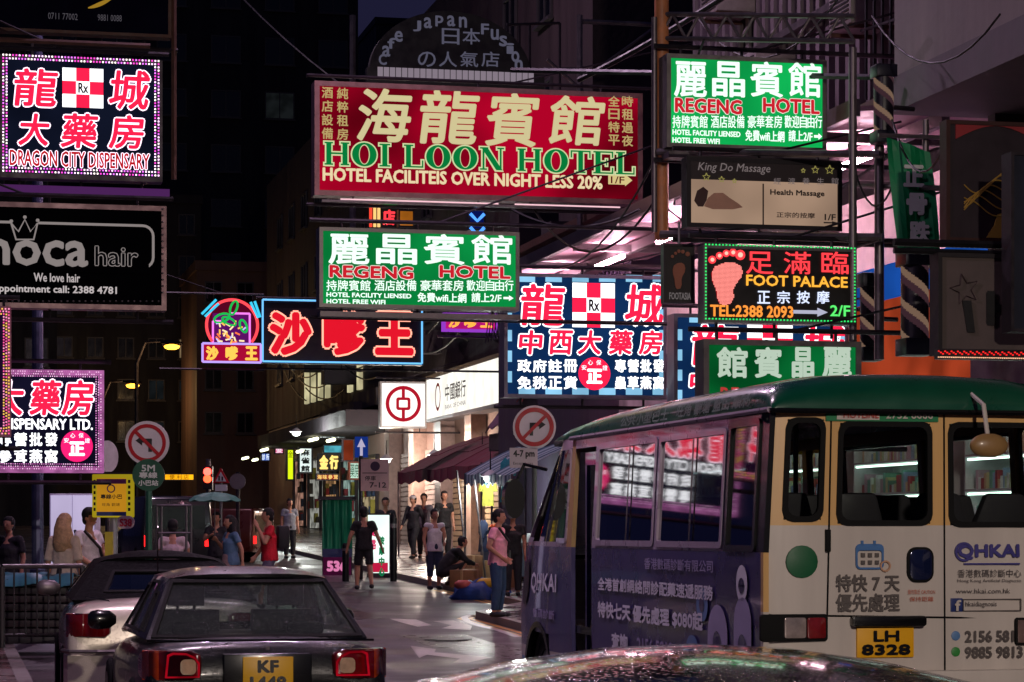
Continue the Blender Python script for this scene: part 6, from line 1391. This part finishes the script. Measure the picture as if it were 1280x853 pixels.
p = foot(600, 742); t = thing('goods_bundle', 'blue tarp bundle with yellow and red bags on the pavement by the crouching person', 'bundle', p, TH)
mb = MB(); mb.rings([[((.55 + .07*math.sin(5*a+s2*9))*s2*math.cos(a), (.45 + .06*math.cos(4*a))*s2*math.sin(a), z*(1 + .3*math.sin(3*a+1) + .15*math.sin(7*a))) for a in [2*math.pi*i/28 for i in range(28)]] for s2, z in ((1, 0), (1.06, .06), (.92, .2), (.7, .27), (.4, .25), (.05, .3))], PB((28, 62, 130), .6, 0, .4, 5, .8, 9)); mb.build('tarp', t, smooth=True)
MB().ball((.1, -.2, .32), (.22, .15, .1), PB((224, 176, 30), .5, 0, .2), 10, 6).build('bag', t, smooth=True); MB().ball((-.36, -.15, .28), (.18, .14, .1), PB((190, 90, 80), .5, 0, .3), 10, 6).build('bag', t, smooth=True)
for k, (px, pt) in enumerate(((571, 588), (593, 600))):
    p = foot(px+14, 726); q = P(px, pt, p.y); tag(MB().bar((0, 0, 0), q - p, .025, STEEL, 6).build('support_pole', None), 'thin leaning steel pole %s the awnings' % ('propping' if k else 'standing between'), 'pole').location = p

rnd = random.Random(21)
for k, (px, py, w, h) in enumerate(((577, 735, .5, .35), (584, 730, .45, .3), (592, 727, .4, .55), (604, 724, .5, .4), (634, 735, .45, .7), (570, 716, .5, .45))):
    p = foot(px, py); mb = MB(); mb.box(-w/2, 0, 0, w/2, .4, h, PB((140, 104, 70), .8, 0, .3, 4)); mb.box(-.03, -.004, 0.001, .03, .404, h+.004, PB((170, 140, 96), .4, 0, .1)); o = mb.build('carton', None, bevel=.01)
    tag(o, 'brown cardboard carton lying on the pavement around the stall', 'box', 'cartons around the stall'); o.location = p; o.rotation_euler = (0, 0, rnd.uniform(-.4, .6))
# scaffold poles and cables round the near signs
def pole(label, px, py0, py1, d, r, m, lean=0):
    a, b = P(px, py1, d), P(px+lean, py0, d); o = MB().bar((0, 0, 0), b-a, r, m, 10).build('scaffold_pole', None, smooth=True); tag(o, label, 'pole', 'scaffold poles'); o.location = a
pole('thick orange bamboo pole rising to the top edge beside the green hotel sign', 827, -60, 300, 28.9, .085, PB((206, 132, 84), .5, 0, .3, 5))
pole('thin grey pole running close along the orange bamboo pole', 818, 22, 290, 28.8, .035, STEEL)
pole('upright grey pole between the green hotel sign and the barber pole', 1066, 60, 450, 27.4, .045, STEEL); pole('upright pole carrying the barber pole under the concrete overhang', 1099, 150, 450, 27.6, .055, STEEL); pole('thin upright pole behind the green cloth banner', 1157, 150, 320, 26.8, .035, STEEL)
def beam(label, x0, y0, d0, x1, y1, d1, r, m, lattice=False):
    a, b = P(x0, y0, d0), P(x1, y1, d1); mb = MB(); v = b-a; mb.bar((0, 0, 0), v, r, m, 8)
    if lattice:
        u = Vector((0, 0, .28)); mb.bar(u, v+u, r, m, 8); n = 14
        for i in range(n): mb.bar(v*(i/n) + u*(i % 2), v*((i+1)/n) + u*((i+1) % 2), r*.6, m, 6)
    o = mb.build('scaffold_beam', None); o.location = a; tag(o, label, 'beam', 'scaffold beams')
beam('lattice scaffold beam above the green hotel sign', 824, 48, 28.9, 1068, 52, 27.6, .03, STEEL, True); beam('horizontal steel tube below the green hotel sign', 822, 190, 28.7, 1100, 193, 27.3, .04, STEEL)
beam('horizontal steel tube across the foot massage LED sign top', 826, 293, 28.6, 1104, 297, 27.3, .045, STEEL); beam('steel tube passing in front of the green cloth banner', 1068, 232, 28.4, 1190, 236, 26, .03, STEEL); beam('thin diagonal strut beside the massage board', 1052, 236, 29.6, 1110, 196, 28.4, .02, DARKSTEEL)
for k, (lab, p, q, sg, r) in enumerate((('heavy black cable sagging across the green hotel sign', P(640, 88, 33), P(1110, 97, 28), .0, .035), ('black cable rising to the upper edge over the orange bamboo pole', P(724, 100, 34), P(930, -20, 30), .05, .04), ('looping cable below the long red hotel sign', P(640, 262, 36), P(800, 262, 34), .25, .02), ('thin cable drooping over the concrete wall', P(1090, 20, 27.5), P(1250, 18, 24), .5, .012), ('slack cable hanging beside the massage board', P(1060, 180, 28), P(1120, 220, 27), .5, .012), ('long service cable high over the street', P(300, -5, 60), P(660, 232, 45), .5, .02), ('thin cable from the lattice beam down to the blue pharmacy sign', P(880, 50, 28.4), P(700, 335, 34), .6, .014), ('wire under the first floor canopy above the foot sign', P(1100, 300, 27), P(835, 262, 36), .4, .014), ('wire looping over the ribbed wall to the picture top', P(870, 20, 33), P(1060, -20, 28), .7, .014), ('cable hanging along the netted building', P(660, 250, 40), P(830, 232, 36), .9, .02), ('drooping wire between the barber pole and plum poster', P(1115, 150, 27), P(1190, 160, 24.5), .5, .012))):
    mb = MB(); cable(mb, (0, 0, 0), q-p, sg, r, BLACK); o = mb.build('cable', None); o.location = p; tag(o, lab, 'cable', 'overhead cables')

# far vehicles
p = foot(150, 690); 
def van(label, px, d, w, h, c, rz):
    X = (px-CX)/F*d; t = thing('van', label, 'van', (X, d, ground(X, d)), rz, 'vehicles at the far crossing')
    mb = MB(); mb.rings([[(-w/2*s, y, .3), (-w/2*s, y, h*.55), (-w/2*s*.9, y, h*z), (w/2*s*.9, y, h*z), (w/2*s, y, h*.55), (w/2*s, y, .3)] for y, s, z in ((0, .96, .96), (.1, 1, 1), (2.6, 1, 1), (3.4, .97, .62), (4.3, .92, .52))], PB(c, .3, .2, .1, coat=.6)); mb.build('body', t, bevel=.06)
    MB().box(-w*.38, -.02, h*.58, w*.38, .0, h*.88, BGL).build('rear_window', t)
    for s in (-1, 1):
        MB().box(s*w*.42-.07, -.03, h*.36, s*w*.42+.07, .0, h*.5, EM((255, 30, 30), 3)).build('tail_light', t)
        for y in (.8, 3.4): q = MB(); q.rings([[(s*(w/2-.02+xx), y+.32*math.cos(a), .32+.32*math.sin(a)) for a in [2*math.pi*i/16 for i in range(16)]] for xx in (-.18, .03)], RUBBER); q.build('wheel', t)
van('dark van with red tail lights beyond the metal frame', 222, 58, 1.7, 1.85, (34, 32, 40), R(18)); van('orange and dark taxi crossing behind the woman in the dress', 330, 66, 1.7, 1.45, (84, 32, 20), R(75))

# ================================================================== PEOPLE
SKIN = PB((186, 132, 106), .5, 0, .08, 20); HAIRB = PB((20, 17, 18), .75, 0, .3, 60); SHOE = PB((22, 22, 26), .5, 0, .2)
def cap_tube(mb, pts, rs, m, n=10):
    """tapered limb with round ends"""
    pts = [Vector(p) for p in pts]; a = (pts[0]-pts[1]).normalized(); b = (pts[-1]-pts[-2]).normalized()
    P2 = [pts[0]+a*rs[0]*.9, pts[0]+a*rs[0]*.5] + pts + [pts[-1]+b*rs[-1]*.5, pts[-1]+b*rs[-1]*.9]; R2 = [rs[0]*.3, rs[0]*.85] + list(rs) + [rs[-1]*.85, rs[-1]*.3]
    mb.tube(P2, R2, m, n)
def fuse(mb, name, parent, voxel, smooth_it=4):
    me = bpy.data.meshes.new(name); me.from_pydata(mb.v, [], mb.f); o = bpy.data.objects.new(name, me); COL.objects.link(o)
    bm = bmesh.new(); bm.from_mesh(me); bmesh.ops.recalc_face_normals(bm, faces=bm.faces); bm.to_mesh(me); bm.free()
    d = o.modifiers.new('r', 'REMESH'); d.mode = 'VOXEL'; d.voxel_size = voxel; d.use_smooth_shade = True
    d = o.modifiers.new('s', 'SMOOTH'); d.iterations = smooth_it; d.factor = .5
    bake(o); o.data.materials.clear(); o.data.materials.append(mb.mats[0]); o.data.polygons.foreach_set('use_smooth', [True]*len(o.data.polygons)); o.parent = parent
    return o
POSE = dict(pelvis=(0, 0, .52), waist=(0, .005, .60), chest=(0, .01, .72), neck=(0, .005, .825), head=(0, .02, .925),
            lsh=(-.102, 0, .80), lel=(-.135, -.01, .63), lwr=(-.14, .04, .485), rsh=(.102, 0, .80), rel=(.135, -.01, .63), rwr=(.14, .04, .485),
            lhp=(-.052, 0, .50), lkn=(-.058, .015, .275), lan=(-.06, -.01, .045), rhp=(.052, 0, .50), rkn=(.058, .015, .275), ran=(.06, -.01, .045))
def hand(mb, w, e, m, H):
    d = (w-e).normalized(); s = d.cross(Vector((0, 1, 0))); s = s.normalized() if s.length > .1 else Vector((1, 0, 0)); f = s.cross(d).normalized()
    c = w + d*.045*H; cap_tube(mb, [w - f*.006*H, c + d*.005*H - f*.006*H], [.015*H, .017*H], m, 8); cap_tube(mb, [w + f*.008*H, c + f*.008*H], [.014*H, .014*H], m, 8)
    for k, l in enumerate((.036, .043, .041, .032)):
        b = c + f*(.016 - .0105*k)*H; cap_tube(mb, [b, b + d*l*.55*H + s*.002*H, b + d*l*H + s*.010*H], [.0052*H, .005*H, .0042*H], m, 6)
    cap_tube(mb, [w + d*.012*H + f*.012*H, w + d*.032*H + f*.032*H, w + d*.054*H + f*.036*H], [.007*H, .006*H, .005*H], m, 6)
def person(label, pos, H, face, shirt, bottom, bkind='trousers', pose=None, hair='short', haircol=None, skin=None, sleeve=.45, female=False, cap=None, bag=None, group=None, apron=None):
    """face: heading in degrees, 0 looks away from the camera, 180 towards it"""
    t = thing('person', label, 'person', pos, R(face), group); K = dict(POSE); K.update(pose or {}); J = {k: Vector(v)*H for k, v in K.items()}; sk = skin or SKIN; f = .92 if female else 1.0
    hd = J['head']; up = (hd - J['neck']).normalized(); b = MB()
    cap_tube(b, [J['pelvis'], J['waist'], J['chest'], J['neck'] - up*.03*H], [.082*H*(1.05 if female else 1), .072*H*f, .08*H*f, .05*H], sk)
    cap_tube(b, [J['neck'] - up*.03*H, hd], [.032*H*f, .03*H*f], sk); b.ball(hd + up*.012*H, (.046*H, .056*H, .062*H), sk, 14, 10); b.ball(hd + Vector((0, .016, -.022))*H, (.034*H, .036*H, .038*H), sk, 12, 8)
    b.ball(hd + Vector((0, .058, -.006))*H, (.0085*H, .012*H, .014*H), sk, 8, 6)
    for s in (-1, 1): b.ball(hd + Vector((s*.047, -.002, -.002))*H, (.006*H, .011*H, .017*H), sk, 8, 6)
    for s in 'lr':
        cap_tube(b, [J['chest'] + Vector((0, 0, .05*H)), J[s+'sh']], [.045*H*f, .034*H*f], sk); cap_tube(b, [J[s+'sh'], J[s+'el']], [.034*H*f, .025*H*f], sk); cap_tube(b, [J[s+'el'], J[s+'wr']], [.025*H*f, .017*H*f], sk); hand(b, J[s+'wr'], J[s+'el'], sk, H)
        cap_tube(b, [J['pelvis'] - Vector((0, 0, .005*H)), J[s+'hp']], [.06*H, .055*H], sk); cap_tube(b, [J[s+'hp'], J[s+'kn']], [.056*H, .037*H], sk); cap_tube(b, [J[s+'kn'], J[s+'kn'].lerp(J[s+'an'], .35), J[s+'an']], [.036*H, .035*H, .022*H], sk)
        toe = J[s+'an'] + Vector((0, .10, -.022))*H; cap_tube(b, [J[s+'an'] + Vector((0, -.015, -.02))*H, toe], [.024*H, .018*H], sk)
        sh = MB(); cap_tube(sh, [J[s+'an'] + Vector((0, -.022, -.02))*H, J[s+'an'] + Vector((0, .05, -.022))*H, toe], [.029*H, .028*H, .021*H], SHOE if bkind != 'barefoot' else sk); fuse(sh, 'shoe', t, .009*H/1.7, 2)
    fuse(b, 'body', t, .0085*H, 3)
    c = MB(); hem = .0 if bkind != 'dress' else .0
    hp = (J['lhp'] + J['rhp'])*.5; dn = (J['pelvis'] - J['waist']).normalized()
    for ox in (-.032, 0, .032): c.tube([J['pelvis'] + dn*.045*H + Vector((ox*H, 0, 0)), J['pelvis'] + Vector((ox*H, 0, 0)), J['waist'] + Vector((ox*.7*H, 0, 0)), J['chest'] + Vector((ox*.8*H, 0, 0))], [.083*H, .082*H, .076*H*f, .082*H*f], shirt, 12)
    cap_tube(c, [J['waist'], J['chest'], J['neck'] - up*.045*H], [.08*H*f, .09*H*f, .05*H], shirt)
    for s in 'lr':
        cap_tube(c, [J['chest'] + Vector((0, 0, .05*H)), J[s+'sh']], [.05*H*f, .039*H*f], shirt); v = J[s+'el'] - J[s+'sh']
        if sleeve <= 1: c.tube([J[s+'sh'], J[s+'sh'] + v*max(.15, sleeve*1.2)], [.0395*H*f, .041*H*f], shirt, 10)
        else: cap_tube(c, [J[s+'sh'], J[s+'el'], J[s+'el'].lerp(J[s+'wr'], .9)], [.045*H*f, .036*H*f, .027*H*f], shirt)
    fuse(c, 'shirt', t, .0095*H, 4)
    c = MB()
    if bkind in ('dress', 'skirt'):
        mid = (J['lkn'] + J['rkn'])*.5; c.tube([J['waist'], J['pelvis'], mid + Vector((0, 0, .04*H)), mid - Vector((0, 0, .10*H))], [.085*H, .1*H, .105*H, .125*H], bottom, 14); fuse(c, 'skirt', t, .012*H, 4)
    else:
        cap_tube(c, [J['pelvis'] + Vector((0, 0, .035*H)), J['pelvis']], [.082*H, .088*H], bottom)
        for s in 'lr':
            cap_tube(c, [J['pelvis'], J[s+'hp']], [.07*H, .066*H], bottom)
            if bkind == 'shorts': c.tube([J[s+'hp'], J[s+'hp'].lerp(J[s+'kn'], .5), J[s+'kn'].lerp(J[s+'hp'], .1)], [.06*H, .056*H, .05*H], bottom, 10)
            else: c.tube([J[s+'hp'], J[s+'kn'], J[s+'kn'].lerp(J[s+'an'], .5 if bkind == 'cropped' else .93)], [.066*H, .05*H, .037*H], bottom, 10)
        fuse(c, 'trousers' if bkind != 'shorts' else 'shorts', t, .0095*H, 4)
    hc = haircol or HAIRB; h = MB(); hcn = hd + up*.02*H
    if hair != 'none':
        h.ball(hcn + Vector((0, -.012, .008))*H, (.056*H, .061*H, .060*H), hc, 14, 9); h.ball(hcn + Vector((0, -.03, -.035))*H, (.046*H, .036*H, .042*H), hc, 12, 8)
        if hair == 'long': h.tube([hcn + Vector((0, -.03, .02))*H, hcn + Vector((0, -.045, -.06))*H, hcn + Vector((0, -.06, -.17))*H, hcn + Vector((0, -.06, -.24))*H], [.052*H, .068*H, .07*H, .05*H], hc, 12); h.tube([hcn + Vector((.03, -.03, -.03))*H, hcn + Vector((.06, -.03, -.14))*H, hcn + Vector((.065, -.02, -.27))*H], [.03*H, .035*H, .018*H], hc, 8); h.tube([hcn + Vector((-.03, -.03, -.03))*H, hcn + Vector((-.06, -.03, -.14))*H, hcn + Vector((-.06, -.02, -.25))*H], [.03*H, .035*H, .018*H], hc, 8)
        ho = fuse(h, 'hair', t, .009*H, 2)
        if hair != 'none':   # trim the face side
            bm = bmesh.new(); bm.from_mesh(ho.data); kill = [v for v in bm.verts if v.co.y > hd.y + .026*H and v.co.z < hd.z + .036*H]; bmesh.ops.delete(bm, geom=kill, context='VERTS'); bm.to_mesh(ho.data); bm.free()
    e = MB()
    for s in (-1, 1): e.ball(hd + Vector((s*.018, .052, .008))*H, (.006*H, .004*H, .004*H), BLACK, 8, 5)
    e.build('eye', t); e = MB(); e.ball(hd + Vector((0, .053, -.034))*H, (.013*H, .004*H, .004*H), PB((130, 60, 58), .5), 8, 5); e.build('mouth', t)
    if cap: q = MB(); q.ball(hd + Vector((0, -.004, .04))*H, (.055*H, .062*H, .042*H), cap, 14, 8); q.rings([[(.046*H*math.cos(a)*s2, hd.y + .045*H + (.06*H*math.sin(a))*s2, hd.z + .04*H + z) for a in [math.pi*i/10 for i in range(11)]] for s2, z in ((1, 0), (1, .006), (.2, .008))], cap, close=True, c0=True, c1=True); q.build('cap', t, smooth=True)
    if bag == 'cross':
        q = MB(); q.tube([J['rsh'] + Vector((0, .05, .03))*H, J['chest'] + Vector((0, .105, -.02))*H, J['lhp'] + Vector((-.05, .06, .1))*H], .012*H, BLACK, 6); q.tube([J['rsh'] + Vector((0, -.04, .03))*H, J['chest'] + Vector((0, -.095, -.02))*H, J['lhp'] + Vector((-.05, -.06, .1))*H], .012*H, BLACK, 6); q.build('bag_strap', t)
        q = MB(); q.box(J['lhp'].x - .10*H, -.07*H, J['lhp'].z - .02*H, J['lhp'].x - .05*H, .08*H, J['lhp'].z + .12*H, PB((44, 32, 34), .5, 0, .2)); q.build('shoulder_bag', t, bevel=.015)
    if bag == 'back': q = MB(); q.box(-.085*H, -.19*H, .6*H, .085*H, -.075*H, .83*H, PB((22, 22, 28), .6, 0, .2)); q.build('backpack', t, bevel=.04)
    return t
mm = lambda *c: PB(c, .85, 0, .22, 9, 1.0, 11)
walk = dict(lkn=(-.055, .09, .29), lan=(-.055, .10, .05), rkn=(.055, -.01, .28), ran=(.055, -.13, .075), lel=(-.14, -.06, .64), lwr=(-.14, -.07, .49), rel=(.14, .03, .64), rwr=(.14, .12, .52))
phone = dict(rel=(.15, .02, .63), rwr=(.07, .15, .70))
person('man in pink shirt and jeans with a shoulder bag by the minibus front', foot(622, 771), 1.70, 250, mm(240, 160, 176), mm(34, 60, 92), pose=dict(rel=(.16, -.03, .65), rwr=(.09, .08, .55), lel=(-.16, -.05, .65), lwr=(-.1, .06, .54)), bag='cross')
person('man in black shirt and shorts walking away past the green kiosk', foot(455, 737), 1.70, 8, mm(24, 24, 28), mm(30, 28, 32), 'shorts', pose=dict(lel=(-.17, -.01, .63), lwr=(-.2, .03, .5), rel=(.17, -.01, .63), rwr=(.22, .03, .5), lkn=(-.075, .07, .28), lan=(-.08, .05, .045), rkn=(.07, .0, .28), ran=(.085, -.10, .06)))
person('woman in a white tank top and cropped jeans looking down at the kerb', foot(543, 737), 1.66, 200, mm(220, 214, 218), mm(40, 52, 76), 'cropped', female=True, sleeve=.1, hair='short', pose=dict(rwr=(.13, .06, .49), lel=(-.14, .0, .64), lwr=(-.1, .1, .58)))
person('tall man in a black shirt standing behind the group', foot(555, 700), 1.82, 200, mm(22, 20, 24), mm(30, 28, 34), sleeve=.5)
person('man in a grey patterned shirt beside the woman in the pale cap', foot(530, 698), 1.74, 170, mm(112, 106, 116), mm(26, 26, 34), sleeve=.7)
person('woman in black with a pale cap walking at the edge of the group', foot(517, 699), 1.70, 150, mm(28, 24, 30), mm(26, 24, 30), cap=PB((190, 180, 176), .7, 0, .1), female=True, pose=walk, sleeve=1.2)
crouch = dict(pelvis=(0, -.12, .17), waist=(0, -.10, .25), chest=(0, .0, .35), neck=(0, .07, .435), head=(0, .12, .52), lsh=(-.11, .04, .42), lel=(-.15, .14, .30), lwr=(-.08, .25, .26), rsh=(.11, .04, .42), rel=(.15, .14, .30), rwr=(.08, .25, .26), lhp=(-.055, -.12, .16), lkn=(-.10, .12, .27), lan=(-.08, -.03, .045), rhp=(.055, -.12, .16), rkn=(.10, .12, .27), ran=(.08, -.03, .045))
person('person in black crouching over the goods on the pavement', foot(566, 739), 1.68, 285, mm(18, 22, 24), mm(22, 22, 26), pose=crouch, sleeve=1.3)
person('dark-haired person half hidden behind the man in pink', foot(641, 752), 1.60, 180, mm(30, 30, 34), mm(30, 30, 40))
p = P(110, 0, 32.5); person('man in white shirt and dark cap behind the railing', (p.x, 32.5, .14), 1.74, 240, mm(224, 214, 226), mm(60, 60, 80), cap=PB((30, 28, 30), .7, 0, .1), bag='cross', pose=dict(lel=(-.13, .04, .66), lwr=(-.07, .17, .60), rel=(.15, .03, .64), rwr=(.1, .15, .56)))
p = P(80, 0, 32.0); person('woman with long blonde hair in a cream top behind the railing', (p.x, 32, .14), 1.66, 340, mm(216, 196, 176), mm(40, 36, 44), female=True, hair='long', haircol=PB((186, 150, 112), .7, 0, .45, 26), sleeve=.8)
p = P(289, 0, 43); person('long-haired woman in blue top and beige skirt walking in the road', (p.x, 43, ground(p.x, 43)), 1.64, 120, mm(88, 120, 150), mm(150, 124, 120), 'skirt', female=True, hair='long', pose=dict(walk, rel=(.14, .04, .66), rwr=(.06, .14, .74)))
p = P(337, 0, 43.5); person('man in a red shirt with a black bag raising a hand to his mouth', (p.x, 43.5, ground(p.x, 43.5)), 1.76, 105, mm(206, 20, 44), mm(96, 88, 110), 'shorts', pose=dict(walk, lel=(-.14, .07, .66), lwr=(-.05, .13, .82)), bag='back')
p = P(362, 0, 70); person('distant person in a pale grey top at the dark street corner', (p.x, 70, ground(p.x, 70)), 1.68, 200, mm(140, 144, 156), mm(30, 30, 36))
p = P(271, 0, 48); um = (p.x, 48, ground(p.x, 48)); person('dark-clad person sheltering under the green umbrella', um, 1.62, 170, mm(44, 42, 48), mm(30, 30, 36), pose=dict(rel=(.13, .06, .68), rwr=(.05, .12, .72)))
t = thing('umbrella', 'open pale green umbrella', 'umbrella', Vector(um) + Vector((-.02, -.16, 1.16)), 0)
n = 24; mb = MB(); mb.rings([[(rr*math.cos(2*math.pi*i/n), rr*math.sin(2*math.pi*i/n), z - (.025*abs(math.sin(4*2*math.pi*i/n)) if rr > .3 else 0)*0 + .02*math.cos(8*2*math.pi*i/n)*(rr/.5)) for i in range(n)] for rr, z in ((.50, .68), (.4, .76), (.22, .82), (.02, .85))], PB((90, 150, 134), .5, 0, .15, 4), c0=False); mb.build('canopy', t, solid=.008); MB().bar((0, 0, 0), (0, 0, .9), .01, STEEL, 6).build('shaft', t)
p = P(216, 0, 40); person('person in a white vest seen from behind beyond the metal frame', (p.x, 40, ground(p.x, 40)), 1.62, 5, mm(206, 180, 186), mm(50, 44, 56), pose=dict(lel=(-.17, .04, .64), rel=(.17, .04, .64)))
for k, (px, d, lab) in enumerate(((12, 38, 'person in dark clothes standing at the picture border behind the railing'),)):
    p = P(px, 0, d); person(lab, (p.x, d, gz(d)), 1.70, 160+30*k, mm(34+40*k, 30, 40+20*k), mm(28, 28, 34), sleeve=.6)
p = P(482, 0, 59); person('person whose dark hair shows above the glowing floor-standing lightbox', (p.x, 59, ground(p.x, 59)), 1.70, 180, mm(40, 40, 46), mm(30, 30, 40))
